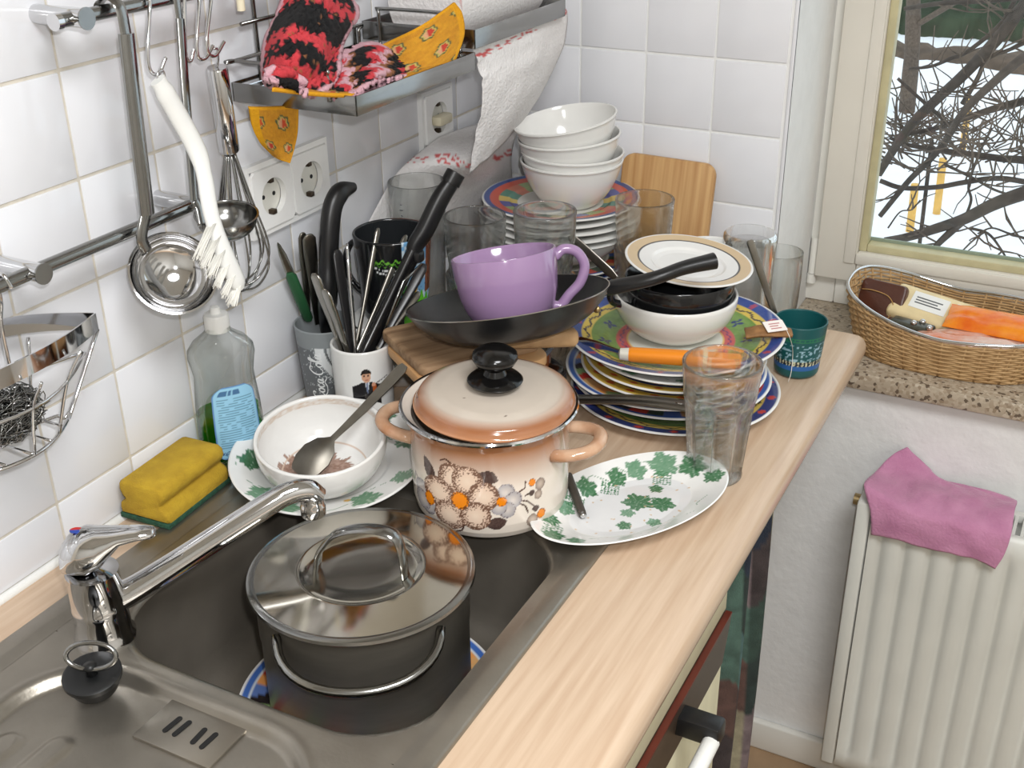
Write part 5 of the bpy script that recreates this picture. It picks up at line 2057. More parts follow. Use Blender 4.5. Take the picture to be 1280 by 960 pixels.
def stick(rim_px, top_px, xtop, zrim=1.0, deep=0.055):
    """line of a utensil standing in a cup: crosses the cup mouth at one pixel, ends at another"""
    a = PX(*rim_px, 2, zrim)
    c, rmax = (CC, 0.030) if rim_px[0] < 410 else (MC, 0.0265)
    o = Vector((a.x - c.x, a.y - c.y, 0))
    if o.length > rmax:
        a = Vector((c.x, c.y, zrim)) + o.normalized() * rmax
    b = PX(*top_px, 0, xtop)
    # foot stays inside the cup
    d = (b - a).normalized()
    for k in range(20):
        f = a - d * deep
        if math.hypot(f.x - c.x, f.y - c.y) < rmax - 0.002:
            break
        deep *= 0.85
    d = (b - a).normalized()
    return a - d * deep, b


G_C = 'cutlery standing in the cola beaker'
G_M = 'cutlery standing in the photo mug'


def blade_handle(L, hw, ht, hl):
    return handle_geo(L, [(0, 0.003, 0.0008), (0.01, 0.007, 0.0009), (L - hl - 0.006, 0.008, 0.0010), (L - hl, hw * 0.75, ht * 0.9), (L - hl + 0.01, hw, ht), (L - 0.02, hw * 1.05, ht), (L - 0.004, hw * 0.9, ht * 0.9), (L, hw * 0.5, ht * 0.6)])


def steel_handle(L, w0, w1, t=0.0022):
    return handle_geo(L, [(0, 0.003, 0.0012), (0.02, 0.0035, 0.0014), (L * 0.45, w0, t), (L * 0.8, w1, t), (L - 0.006, w1 * 0.95, t * 0.9), (L - 0.001, w1 * 0.55, t * 0.7), (L, w1 * 0.3, t * 0.5)])


rb = {}
for (nm, rim, top, xt, kind, a1, a2, m, lb, cat, grp, roll) in (
    ('table_knife', (384, 398), (378, 291), .030, 's', 0.0045, 0.0062, M_CUTD, 'plain steel knife handle upright in the grey beaker', 'knife', G_C, 0.4),
    ('table_knife', (396, 398), (386, 293), .040, 's', 0.0060, 0.0085, M_CUTD, 'broad dull knife handle beside the plain one in the beaker', 'knife', G_C, 0.3),
    ('table_fork', (417, 428), (393, 342), .075, 's', 0.0045, 0.0088, M_CUT, 'silver fork handle with ridged edge leaning to the tiles', 'fork', G_M, 0.2),
    ('table_spoon', (434, 438), (406, 362), .095, 's', 0.0048, 0.0092, M_CUT, 'polished spoon handle with moulded outline in the photo mug', 'spoon', G_M, 0.2),
    ('slim_fork', (444, 432), (434, 304), .085, 's', 0.0030, 0.0046, M_CHROME, 'slim bright steel handle standing straight in the mug', 'fork', G_M, 1.3),
    ('slim_knife', (438, 428), (421, 312), .075, 's', 0.0052, 0.0075, mat('black_handle', (34, 33, 34), 0.3), 'black handled table knife behind the bright slim handle', 'knife', G_M, 0.5),
    ('tea_spoon', (447, 425), (473, 285), .090, 's', 0.0022, 0.0036, M_CUTD, 'thin teaspoon handle rising in front of the black mug', 'spoon', G_M, 0.9),
    ('long_spoon', (452, 428), (508, 294), .110, 's', 0.0026, 0.0042, M_CUTD, 'long bent spoon handle crossing the black mug print', 'spoon', G_M, 0.9),
    ('vegetable_peeler', (476, 436), (531, 330), .150, 's', 0.0042, 0.0062, mat('black_handle', (34, 33, 34), 0.3), 'black vegetable peeler handle with bright edges in the mug', 'peeler', G_M, 0.6),
    ('paring_knife', (482, 438), (524, 365), .145, 's', 0.0034, 0.0050, M_CUTD, 'short steel paring knife handle beside the peeler', 'knife', G_M, 0.6),
):
    p0, p1 = stick(rim, top, xt)
    cutlery(nm, steel_handle((p1 - p0).length, a1, a2), p0, p1, m, lb, cat, roll, grp)

# knife with green grip, blade up
p0, p1 = stick((378, 396), (347, 303), 0.022, deep=0.05)
gk = root('green_knife', 'small kitchen knife with green grip, blade up, in the beaker', 'knife', p0)
Lk = (p1 - p0).length
Mg = Matrix.Translation(-p0) @ between(p0, p1, 0.3)
mk('blade', *xf(handle_geo(Lk, [(Lk * 0.60, 0.0055, 0.0007), (Lk * 0.85, 0.0045, 0.0006), (Lk * 0.97, 0.002, 0.0005), (Lk, 0.0004, 0.0003)], 10), Mg), M_CUT, gk, auto=50)
mk('grip', *xf(handle_geo(Lk, [(0, 0.004, 0.003), (0.004, 0.006, 0.0045), (Lk * 0.3, 0.0068, 0.005), (Lk * 0.58, 0.0066, 0.0045), (Lk * 0.63, 0.004, 0.003)]), Mg), mat('green_grip', (44, 92, 58), 0.4), gk, auto=50)
# big black knife handle with hooked pommel
k0 = PX(408, 400, 2, 1.0)
pk = [PX(u, v, 0, x) for u, v, x in ((410, 372, .056), (411, 330, .056), (412, 290, .056), (416, 258, .056), (426, 240, .057), (442, 234, .058))]
path = catmull([k0 - Vector((0, 0, 0.05)), k0] + pk, 5)
N = len(path)
rad_ = [0.006 + 0.0072 * min(1, i / 9) for i in range(N)]
for i in range(6):
    rad_[-1 - i] = 0.006 + 0.0013 * i
bk_ = mk('bread_knife', *tube(path, rad_, 16, flat=0.85, up=(1, 0, 0)), M_BLACKPL, auto=60)
tag(bk_, 'thick black knife handle with hooked end standing in the beaker', 'knife', G_C)

# black kitchen tool leaning out of the mug over the black mug
t0 = Vector((MC.x + 0.010, MC.y + 0.004, 1.0))
t2 = PX(570, 216, 0, 0.170)
t1 = PX(519, 312, 0, 0.140)
tool = root('can_opener', 'black handled can opener leaning out of the photo mug', 'opener', t0 - Vector((0, 0, 0.05)))
dd = (t0 - t1).normalized()
mk('lower_grip', *tube(catmull([t0 + dd * 0.030, t0, (t0 + t1) / 2, t1], 6), [0.008, 0.009, 0.010, 0.0105, 0.011, 0.0115, 0.0115] + [0.0115] * 12, 16, flat=0.7, up=(1, 0, 0)), mat('glossy_black', (20, 19, 20), 0.22), tool, world=True, auto=60)
path = catmull([t1 + dd * 0.004, t1 - dd * 0.004 + Vector((0, 0, .004)), t1 + (t2 - t1) * 0.25 + Vector((-.0, 0, 0.001)), t1 + (t2 - t1) * 0.6 + Vector((0, 0, 0.004)), t1 + (t2 - t1) * 0.86, t2], 5)
N = len(path)
mk('upper_grip', *tube(path, [0.0105 + 0.0028 * math.sin(math.pi * min(1, i / N * 1.15)) for i in range(N)], 16, flat=0.8, up=(1, 0, 0)), M_BLACKPL, tool, world=True, auto=60)
mk('end_cap', *tube([t2 - (t2 - t1).normalized() * 0.014, t2, t2 + (t2 - t1).normalized() * 0.001], [0.0132, 0.0132, 0.0105], 16, flat=0.85, up=(1, 0, 0)), M_BLACKPL, tool, world=True, auto=50)
mk('pivot', *boxg(t1 + Vector((0.004, -0.004, -0.006)), (0.016, 0.014, 0.014), 0.003), M_BLACKPL, tool, world=True, auto=40)
mk('steel_lever', *tube([t0 + dd * 0.004 + Vector((0.010, 0.006, 0)), PX(505, 352, 0, 0.150), PX(527, 330, 0, 0.152)], [0.003, 0.0032, 0.002], 8, flat=0.6), M_CHROME_D, tool, world=True)
# ---------------------------------------------------------------- black mug on white bowls, behind the cutlery
BMC = Vector((0.088, 0.385, 0))
M_WB = 'white bowls by the socket wall'
zb_ = 0.9
for k in range(3):
    o = lobj('cereal_bowl', bowl_prof(0.0600, 0.046, 0.028, 0.0026, 2.2, con=0.5), M_PORC, None, 72)
    o.location = (BMC.x, BMC.y, zb_ + 0.0165 * k)
    tag(o, ('bottom', 'middle', 'top')[k] + ' white bowl of the short nest beneath the black printed mug', 'bowl', M_WB)
zp = zb_ + 0.0165 * 2 + 0.0478
plate('small plain white plate covering the nested bowls beneath the black mug', 0.064, 0.007, (BMC.x + 0.006, BMC.y + 0.002, zp), None, name='saucer_plate')
zmug = zp + 0.0068
bm_ = root('black_mug', 'black mug with white text and a bright picture panel', 'mug', (BMC.x - 0.002, BMC.y, zmug))
BMF = facing(BMC)
bmh, bmr = 0.113, 0.0485


def blackmug(r, a, z, outer):
    c = lin((24, 25, 27))
    if not outer:
        return lin((36, 38, 40))
    s = wrapd(a - BMF) * bmr * 1000
    y = z * 1000
    if s > 11:
        c = lin((120, 172, 214))
        if vnoise(s * 0.18, y * 0.18) > 0.62:
            c = lin((206, 222, 232))
        if y < 52 - (s - 11) * 0.4 + 5 * math.sin(s * 0.5):
            c = lin((96, 190, 40))
        if math.hypot((s - 26) / 7, (y - 50) / 6) < 1:
            c = lin((222, 168, 60))
        if s > 48 and y > 40:
            c = lin((120, 66, 40))
        if h2(int(s / 1.2), int(y / 1.2)) > 0.94 and y > 45:
            c = lin((40, 46, 60))
        return c
    if abs(y - 88 - 3.2 * math.sin(s * 0.55) * math.cos(s * 0.21)) < 1.0 and -32 < s < 14:
        c = lin((110, 178, 60))
    elif abs(y - 84 - 2.4 * math.sin(s * 0.8 + 1)) < 0.7 and -32 < s < 14:
        c = lin((84, 140, 50))
    for yy, w in ((77, 14), (72, 12)):
        if abs(y - yy - 0.006 * s * s) < 1.3 and -26 < s < w and h2(int(s / 1.4), yy) > 0.28:
            c = lin((220, 222, 222))
    for k, yy in enumerate((64, 58.5, 53, 47.5, 42)):
        if abs(y - yy) < 1.2 and -14 < s < 12 - k and h2(int(s / 1.3), yy) > 0.3:
            c = lin((96, 136, 176))
    if 20 < y < 30 and -20 < s < 12:
        c = mixc(c, lin((120, 40, 34)), 0.5 * vnoise(s * .3, y * .3))
    d = math.hypot(s + 12, (y - 12) * 1.15)
    if 7.2 < d < 8.6:
        c = lin((214, 214, 214))
    if abs(y - 12) < 4 and (abs(math.hypot(s + 14.6, y - 13.4) - 2.2) < 0.8 or abs(math.hypot(s + 9.4, y - 13.4) - 2.2) < 0.8):
        c = lin((224, 224, 224))
    return c


lobj('mug_body', cup_prof(0.040, bmr, bmh, 0.0036, 0.006, 0.006), M_PAINT, bm_, 260, colfn=blackmug, ds=0.0014)
mk('mug_handle', *cup_handle(0.0445, 0.024, 0.084, 0.030, BMF - 2.2, 0.0055), mat('black_glaze', (24, 25, 27), 0.14, coat=0.3), bm_)
# fork with food on the white plate
f0, f1 = PX(494, 413, 2, zp + 0.012), PX(532, 414, 2, zp + 0.012)
fk = handle_geo(0.12, [(0, 0.008, 0.0008), (0.02, 0.0085, 0.0009), (0.03, 0.006, 0.001), (0.04, 0.0025, 0.0012), (0.115, 0.004, 0.001), (0.12, 0.002, 0.0008)])

fkr = root('dessert_fork', 'small fork with food scraps on the plate under the black mug', 'fork', f0)
mk('fork_metal', *xf(fk, Matrix.Translation(-f0) @ between(f0, f1, 1.57)), M_CUTD, fkr, auto=50)
random.seed(4)
mk('food_scraps', *join(*[boxg((0.012 + 0.018 * random.random(), 0.006 + 0.01 * random.random(), 0.003 + 0.003 * random.random()), (0.007, 0.006, 0.004), 0.0012) for _ in range(6)]),
   mat('food_mix', (176, 70, 50), 0.6, second=(120, 140, 70), vscale=150), fkr)

# measuring beaker -----------------------------------------------------------
GM = Vector((0.052, 0.500, 0.9))
o = lobj('measuring_glass', cup_prof(0.030, 0.0378, 0.2275, 0.0022, 0.006, 0.004), M_GLASS, None, 64)
o.location = GM
gm = o
tag(o, 'tall clear measuring glass with printed scale behind the black mug', 'measuring glass')
GF = facing(GM)
V, F = [], []
for k in range(5):
    zz_ = 0.205 - k * 0.0075
    rr_ = 0.030 + 0.0078 * (zz_ / 0.2275) + 0.0003
    for w, zo in ((0.10, 0.0),):
        b0 = len(V)
        for i in range(4):
            a = GF - 0.62 + w * (i / 3 - 0.5) * (1.5 if k % 2 else 1.0)
            for dz in (-0.0007, 0.0007):
                V.append((rr_ * math.cos(a), rr_ * math.sin(a), zz_ + dz))
        for i in range(3):
            F.append((b0 + 2 * i, b0 + 2 * i + 1, b0 + 2 * i + 3, b0 + 2 * i + 2))
mk('scale_marks', V, F, mat('grey_print', (90, 92, 94), 0.5), gm)

# stacked dimpled tumblers ---------------------------------------------------
def dimple(a, r, z):
    k = math.cos(a * 12) * math.cos((z - 0.055) * 2 * math.pi / 0.034)
    w = sstep(0.02, 0.03, z) * (1 - sstep(0.066, 0.082, z))
    return r - 0.0030 * w * (0.5 + 0.5 * k) * (1 if r > 0.028 else 0.6), z


tum_prof = cup_prof(0.0315, 0.0395, 0.128, 0.0030, 0.010, 0.006, 0.0010, 34)
tumbler = None
G_T = 'dimpled glass tumblers stacked in pairs'
for (x, y), lb in (((0.155, 0.470), 'dimpled glass tumbler in the stacked pair next to the measuring glass'), ((0.2425, 0.4915), 'dimpled glass tumbler in the stacked pair behind the purple cup'),
                   ((0.3125, 0.650), 'dimpled glass tumbler in the stacked pair in front of the leaning board')):
    for k in (0, 1):
        if tumbler is None:
            tumbler = lobj('glass_tumbler', tum_prof, M_GLASS, None, 96, wob=dimple)
            o = tumbler
        else:
            o = bpy.data.objects.new('glass_tumbler', tumbler.data)
            COL.objects.link(o)
        o.location = (x, y, 0.9 + (0.0765 if x < 0.2 else 0.0895 if x < 0.3 else 0.068) * k)
        o.rotation_euler = (0, 0, 0.3 * k)
        tag(o, ('upper ' if k else 'lower ') + lb, 'glass', G_T)

# small glass shaker between the mug and the tumblers
sc_ = PX(547, 300, 0, 0.150)
shx, shy = sc_.x, sc_.y
shk = root('spice_shaker', 'slim glass spice shaker with orange and black top', 'shaker', (0.166, 0.418, 0.9))
lobj('glass_body', [(0, 0), (0.011, 0), (0.013, 0.003), (0.0125, 0.12), (0.010, 0.135), (0.0105, 0.142), (0, 0.142)], M_GLASS, shk, 32)
lobj('spice_fill', [(0, 0.003), (0.0105, 0.003), (0.0105, 0.09), (0, 0.092)], mat('brown_spice', (120, 96, 74), 0.9, var=0.3, vscale=300), shk, 24)
lobj('cap', [(0.0105, 0.142), (0.0115, 0.142), (0.0115, 0.150), (0.0105, 0.156), (0.007, 0.166), (0, 0.168)], mat('orange_black_cap', (226, 120, 30), 0.4, second=(40, 30, 26), vscale=120), shk, 24)

# ---------------------------------------------------------------- stack of plates and bowls in the corner
SC = Vector((0.173, 0.689, 0))
z = 0.9
G_B = 'plates piled in the corner'
for k in range(8):
    plate('blue rimmed plate, %s from the bottom of the corner pile' % ('first', 'second', 'third', 'fourth', 'fifth', 'sixth', 'seventh', 'eighth')[k], 0.092, 0.0125, (SC.x + 0.004 * math.sin(k * 2.1), SC.y + 0.003 * math.cos(k * 1.7), z), 'dots', G_B, n=96)
    z += 0.0098
z += 0.003
o = lobj('soup_bowl', bowl_prof(0.085, 0.034, 0.045, 0.004, 2.2), M_PORC, None, 80)
o.location = (SC.x, SC.y, z)
tag(o, 'deep plain soup bowl in the middle of the corner pile', 'bowl')
z += 0.030
for k in range(5):
    plate('thick white plate, %s above the soup bowl in the corner pile' % ('first', 'second', 'third', 'fourth', '')[k] if k < 4 else 'painted plate with blue and red rim on top of the corner pile', 0.1085 if k < 4 else 0.111, 0.015, (SC.x + 0.003 * math.sin(k * 1.3), SC.y - 0.002 * (k % 2), z),
          'backtop' if k == 4 else None, G_B if k < 4 else None, n=160)
    z += 0.0105
z = z - 0.0105 + 0.0072
bz = z
WBH, WBR = 0.0605, 0.0700
G_W = 'white bowls nested on the corner pile'
prof = bowl_prof(WBR, WBH, 0.034, 0.0028, 2.5, lip=0.0014, con=0.42)
wb0 = None
for k, (dz, tl_, ax_, dx, lb) in enumerate(((0.0, 0, (1, 0, 0), 0, 'lowest white bowl of the nest on the corner pile'),
                                   (0.0125, 1.0, (0, 1, 0), 0.0, 'second white bowl up in the nest on the corner pile'),
                                   (0.034, 4.5, (0.47, -0.88, 0), 0.001, 'third white bowl up in the nest, slightly tipped'),
                                   (0.0575, 9.5, (0.55, -0.83, 0), 0.001, 'topmost white bowl of the nest, tipped towards the paper roll'))):
    if wb0 is None:
        wb0 = lobj('serving_bowl', prof, M_PORC, None, 96)
        o = wb0
    else:
        o = bpy.data.objects.new('serving_bowl', wb0.data)
        COL.objects.link(o)
    o.location = (SC.x + 0.015 + dx, SC.y - 0.002, bz + dz)
    o.rotation_mode = 'QUATERNION'
    o.rotation_quaternion = tilt(Vector(ax_).normalized(), tl_)
    tag(o, lb, 'bowl', G_W)

# wooden board leaning on the end wall
b0, b1 = PX(786, 200, 1, 0.792), PX(890, 215, 1, 0.792)
bwid = 0.140
bcx0 = (b0.x + b1.x) / 2 - 0.004
bd = root('leaning_board', 'light wooden cutting board leaning on the end wall tiles', 'cutting board', (bcx0, 0.765, 0.9005), rot=tilt((1, 0, 0), -7.5) @ tilt((0, 1, 0), 1.0))
V, F = prism(rrect(bwid, 0.212, 0.018, 6), -0.006, 0.006, 0.0025)
M_BOARD = mat('birch_board', (206, 166, 112), 0.55, var=0.1, vscale=22, stretch=(6, 1, 0.25), second=(176, 130, 80), bump=0.05, bscale=200)
mk('board', *xf((V, F), Matrix.Translation((0, 0, 0.106)) @ Matrix.Rotation(math.pi / 2, 4, 'X')), M_BOARD, bd, auto=40)

# ---------------------------------------------------------------- pan, enamel bowl, boards, frying pan, purple cup
LPC = Vector((0.236, 0.354, 0.9))
lowpan = root('saute_pan', 'dark pan with long steel handle under the cutting boards', 'pan', LPC)
M_PANBLK = mat('worn_nonstick', (28, 28, 29), 0.3, var=0.25, vscale=30, bump=0.06, bscale=300)
lobj('pan_body', [(0, 0), (0.075, 0), (0.079, 0.002), (0.084, 0.02), (0.091, 0.046), (0.0925, 0.047), (0.089, 0.046), (0.081, 0.02), (0.076, 0.004), (0, 0.004)], M_PANBLK, lowpan, 72)
h0, h1 = PX(722, 499, 2, 0.945), PX(872, 509, 2, 0.962)
hdir = (h1 - h0).normalized()
hs = h0 - LPC - hdir * 0.03
att = Vector((math.cos(math.atan2(h0.y - LPC.y, h0.x - LPC.x)), math.sin(math.atan2(h0.y - LPC.y, h0.x - LPC.x)), 0)) * 0.089 + Vector((0, 0, 0.040))
path = catmull([att, h0 - LPC + Vector((0, 0, 0.0)), h0 - LPC + (h1 - h0) * 0.5 + Vector((0, 0, 0.004)), h1 - LPC], 7)
mk('handle', *tube(path, [0.0085 + 0.0035 * i / len(path) for i in range(len(path))], 14, flat=0.45, up=(0, 0, 1)), mat('handle_steel', (120, 116, 110), 0.3, 1.0, var=0.1), lowpan, auto=60)
mk('hanging_eye', *lathe([(0.003, 0), (0.006, 0.0), (0.0065, 0.002), (0.003, 0.002)], 20), M_CHROME, lowpan, loc=h1 - LPC - hdir * 0.02 + Vector((0, 0, 0.004)))

eb = root('brown_enamel_bowl', 'rust brown enamel pot with dark rim standing in the dark pan', 'pot', (LPC.x, LPC.y, 0.9042))


def brownb(r, a, z, outer):
    if not outer:
        return lin((226, 222, 214))
    return mixc(lin((188, 116, 70)), lin((166, 96, 56)), z / 0.09)


lobj('pot_body', cup_prof(0.070, 0.0745, 0.0880, 0.003, 0.004, 0.010), M_PAINT, eb, 128, colfn=brownb, ds=0.003)
lobj('rim_band', [(0.0735, 0.0862), (0.0772, 0.0870), (0.0780, 0.0890), (0.0765, 0.0900), (0.0725, 0.0898)], mat('dark_rim', (44, 52, 70), 0.25), eb, 96)
loop_handle(eb, facing(LPC) + 1.0, 0.074, 0.062, mat('black_bakelite'), out=0.022, half=0.35, rad=0.006)

BTOP = 0.9945
ca, cb_, cc_ = PX(497, 427, 2, BTOP + .016), PX(541, 486, 2, BTOP + .010), PX(682, 447, 2, BTOP + .010)
M_OLDB = mat('worn_dark_board', (182, 150, 116), 0.75, var=0.2, vscale=70, stretch=(0.08, 1, 1), second=(118, 88, 60), bump=0.25, bscale=120)
M_PALEB = mat('pale_board', (214, 170, 120), 0.6, var=0.1, vscale=20, stretch=(1, 0.2, 1), second=(190, 142, 92), bump=0.06, bscale=150)
xd = (cc_ - cb_)
xd.z = 0
ang_b = math.atan2(xd.y, xd.x) - 0.08
dep = Vector((-math.sin(ang_b), math.cos(ang_b), 0))
ctr = cb_ + xd * 0.5 + dep * 0.064
for k, (w, d_, th, zz_, m, lb, da, nm, rr_) in enumerate(((xd.length + 0.012, 0.132, 0.013, BTOP, M_PALEB, 'pale rounded cutting board lying on the brown pot', 0.0, 'cutting_board', 0.022),
                                           (xd.length + 0.004, 0.124, 0.013, BTOP + 0.0132, M_OLDB, 'dark worn cutting board on top of the pale one', 0.03, 'cutting_board', 0.012))):
    V, F = prism(rrect(w, d_, rr_, 5), 0, th, 0.003)
    o = mk(nm, V, F, m, None, auto=40)
    o.location = (ctr.x - 0.012 * k, ctr.y + 0.006 * k, zz_)
    o.rotation_euler = (0, 0, ang_b + da)
    tag(o, lb, 'cutting board')

FPZ = BTOP + 0.0275
FC = Vector((0.299, 0.294, FPZ + 0.0175))
frot = tilt((RIGHT.x, RIGHT.y, 0), -12) @ tilt((FWD.x, FWD.y, 0), -7.5)
fp = root('frying_pan', 'black frying pan on the cutting boards with the purple cup in it', 'pan', FC + Vector((0, 0, 0.007)), rot=frot)
lobj('pan_body', [(0, 0), (0.070, 0), (0.078, 0.003), (0.092, 0.011), (0.105, 0.024), (0.112, 0.0355), (0.1130, 0.0370), (0.1115, 0.0370), (0.104, 0.0265), (0.090, 0.0145), (0.076, 0.0060), (0, 0.004)], M_PANBLK, fp, 96)
lobj('rim_edge', [(0.1118, 0.0367), (0.1132, 0.0367), (0.1132, 0.0377), (0.1118, 0.0377)], M_CUT, fp, 96)
fr_i = frot.inverted()
org = FC + Vector((0, 0, 0.007))


def fl_(p):
    return fr_i @ (Vector(p) - org)


ha, hbp, hcp, hdp = PX(744, 370, 2, FPZ + 0.046), PX(760, 360, 2, FPZ + 0.052), PX(815, 344, 2, FPZ + 0.072), PX(893, 326, 2, FPZ + 0.082)
mk('handle_bracket', *tube([fl_(ha), fl_((ha + hbp) / 2), fl_(hbp)], [0.010, 0.0085, 0.008], 12, flat=0.6), M_CUT, fp, auto=60)
path = catmull([fl_(hbp) * 0.97 + fl_(ha) * 0.03, fl_(hcp) + Vector((0, 0, -0.004)), fl_(hcp + (hdp - hcp) * .5), fl_(hdp)], 7)
N = len(path)
mk('handle', *tube(path, [0.0105] + [0.0115 - 0.002 * math.sin(math.pi * i / N) + 0.0012 * i / N for i in range(1, N)], 16, flat=0.78), M_BLACKPL, fp, auto=60)
for k in range(2):
    p_ = fl_(ha + Vector((-0.002 + 0.008 * k, -0.008, -0.004 - 0.008 * k)))
    mk('rivet', *xf(lathe([(0, 0), (0.0045, 0), (0.004, 0.002), (0, 0.003)], 16), Matrix.Translation(p_) @ Matrix.Rotation(math.pi / 2, 4, 'X')), mat('brass_rivet', (180, 156, 110), 0.3, 0.9), fp)

PUC = org + frot @ Vector((0.0, 0.004, 0.0046))
M_PURPLE = mat('purple_glaze', (160, 130, 168), 0.13, var=0.03, coat=0.4)
prot = frot
pu = root('purple_cup', 'big lilac jumbo cup standing in the frying pan', 'cup', PUC + Vector((0, 0, 0.0015)), rot=prot)
pp = [(0, 0.002), (0.028, 0.002), (0.030, 0), (0.034, 0.001), (0.043, 0.008), (0.0500, 0.020), (0.0545, 0.036), (0.0570, 0.055), (0.0580, 0.078), (0.0575, 0.0795), (0.0560, 0.0795), (0.0540, 0.077), (0.0530, 0.055), (0.0500, 0.036), (0.045, 0.020), (0.036, 0.010), (0, 0.007)]
lobj('cup_body', pp, M_PURPLE, pu, 96)
pang = math.atan2(RIGHT.y, RIGHT.x) + 0.10
hd3 = Vector((math.cos(pang), math.sin(pang), 0))
hp = catmull([hd3 * 0.055 + Vector((0, 0, 0.066)), hd3 * 0.066 + Vector((0, 0, 0.073)), hd3 * 0.080 + Vector((0, 0, 0.068)), hd3 * 0.087 + Vector((0, 0, 0.052)), hd3 * 0.080 + Vector((0, 0, 0.034)), hd3 * 0.066 + Vector((0, 0, 0.022)), hd3 * 0.055 + Vector((0, 0, 0.012)), hd3 * 0.046 + Vector((0, 0, 0.013))], 6)
mk('cup_handle', *tube(hp, 0.0064, 14, flat=0.9), M_PURPLE, pu)

# wooden handled spatula on the boards
w0_, w1_ = PX(722, 421, 2, FPZ + 0.010), PX(625, 428, 2, FPZ + 0.010)
ws = root('wooden_spatula', 'knife with thick pale wooden handle lying beside the frying pan', 'knife', w0_)
Lw = (w1_ - w0_).length
mk('handle', *xf(handle_geo(Lw, [(0, 0.006, 0.006), (0.004, 0.0105, 0.009), (Lw * 0.4, 0.0095, 0.008), (Lw * 0.8, 0.0078, 0.0065), (Lw, 0.007, 0.006)]), Matrix.Translation(-w0_) @ between(w0_, w1_, 1.57)), mat('pale_turned_wood', (196, 160, 116), 0.6, var=0.12, vscale=40, second=(160, 122, 84)), ws, auto=60)

# slim knife slanting behind the purple cup handle
a_, b_ = PX(770, 348, 2, 1.03), PX(714, 295, 2, 1.075)
cutlery('butter_knife', handle_geo(0.0, [(0, 0.004, 0.0008), (0.012, 0.0062, 0.001), ((b_ - a_).length * 0.8, 0.0055, 0.0012), ((b_ - a_).length, 0.004, 0.0012)]), a_, b_, M_CUTD, 'plain steel knife blade slanting behind the purple cup handle', 'knife', roll=1.75)

# ---------------------------------------------------------------- stack of painted plates on the right
RC = Vector((0.4205, 0.490, 0))
G_R = 'painted plates stacked by the front edge'
zz_ = 0.9002
for (R_, kind, dx, dy, dz, lb) in ((0.1290, 'bluerim', 0.004, -0.004, 0.0115, 'dark blue rimmed plate at the bottom of the painted stack'),
                                   (0.1230, 'dots', -0.004, 0.004, 0.0105, 'plate with coloured dashes lying second from the bottom of the painted stack'),
                                   (0.1240, 'stripes', -0.012, 0.004, 0.0110, 'blue rimmed striped plate sticking out of the painted stack'),
                                   (0.1120, 'yellow', -0.002, -0.002, 0.0095, 'yellow rimmed plate just above the striped one in the stack'),
                                   (0.1110, 'yellow', 0.001, 0.0, 0.0100, 'second yellow rimmed plate, nested on the other'),
                                   (0.1080, 'leaf', 0.004, 0.000, 0.0115, 'white plate with green leaves near the top of the painted stack')):
    plate(lb, R_, 0.0185, (RC.x + dx, RC.y + dy, zz_), kind, G_R, n=220)
    zz_ += dz
TPZ = zz_
plate('large plate with green, yellow and blue painted border topping the stack', 0.1335, 0.021, (RC.x - 0.006, RC.y + 0.018, TPZ), 'garden', G_R, n=340, rot=tilt((FWD.x, FWD.y, 0), -1.2))
TC = Vector((RC.x - 0.006, RC.y + 0.018, TPZ + 0.0068))
wbz = TC.z
WBC = Vector((0.4080, 0.5200, wbz))
o = lobj('cereal_bowl', bowl_prof(0.0755, 0.0560, 0.036, 0.0036, 2.3), M_PORC, None, 96)
o.location = WBC
tag(o, 'white bowl holding the black cup on the painted plate', 'bowl')
bk2 = root('black_cup', 'wide black cup with ring handle nested in the white bowl', 'cup', WBC + Vector((0.004, 0.0, 0.0125)))
M_BGLZ = mat('black_glaze', (24, 25, 27), 0.14, coat=0.3)
lobj('cup_body', [(0, 0.002), (0.030, 0.002), (0.033, 0.0), (0.045, 0.007), (0.0565, 0.022), (0.0650, 0.044), (0.0675, 0.066), (0.0665, 0.0675), (0.0645, 0.066), (0.062, 0.045), (0.052, 0.026), (0.040, 0.010), (0, 0.006)], M_BGLZ, bk2, 72)
la = math.atan2(-RIGHT.y, -RIGHT.x) + 0.30
mk('cup_handle', *cup_handle(0.062, 0.036, 0.062, 0.028, la, 0.0052, 0.9), M_BGLZ, bk2)
src = Vector((0.4150, 0.5360, WBC.z + 0.0805))
so = root('tan_rim_saucer', 'white saucer with tan and black ring border lying on the black cup', 'saucer', src, rot=tilt((FWD.x, FWD.y, 0), 5.5) @ tilt((RIGHT.x, RIGHT.y, 0), 3.0))


def tanr(r, a, z, outer):
    t = r / 0.0785
    if outer or t > 0.965:
        return WHITE
    if t > 0.80:
        return lin((206, 180, 140))
    if t > 0.78:
        return lin((34, 30, 28))
    return WHITE


lobj('saucer_body', plate_prof(0.0785, 0.014, 0.55, 0.003, 0.42), M_PAINT, so, 128, colfn=tanr, ds=0.0012)

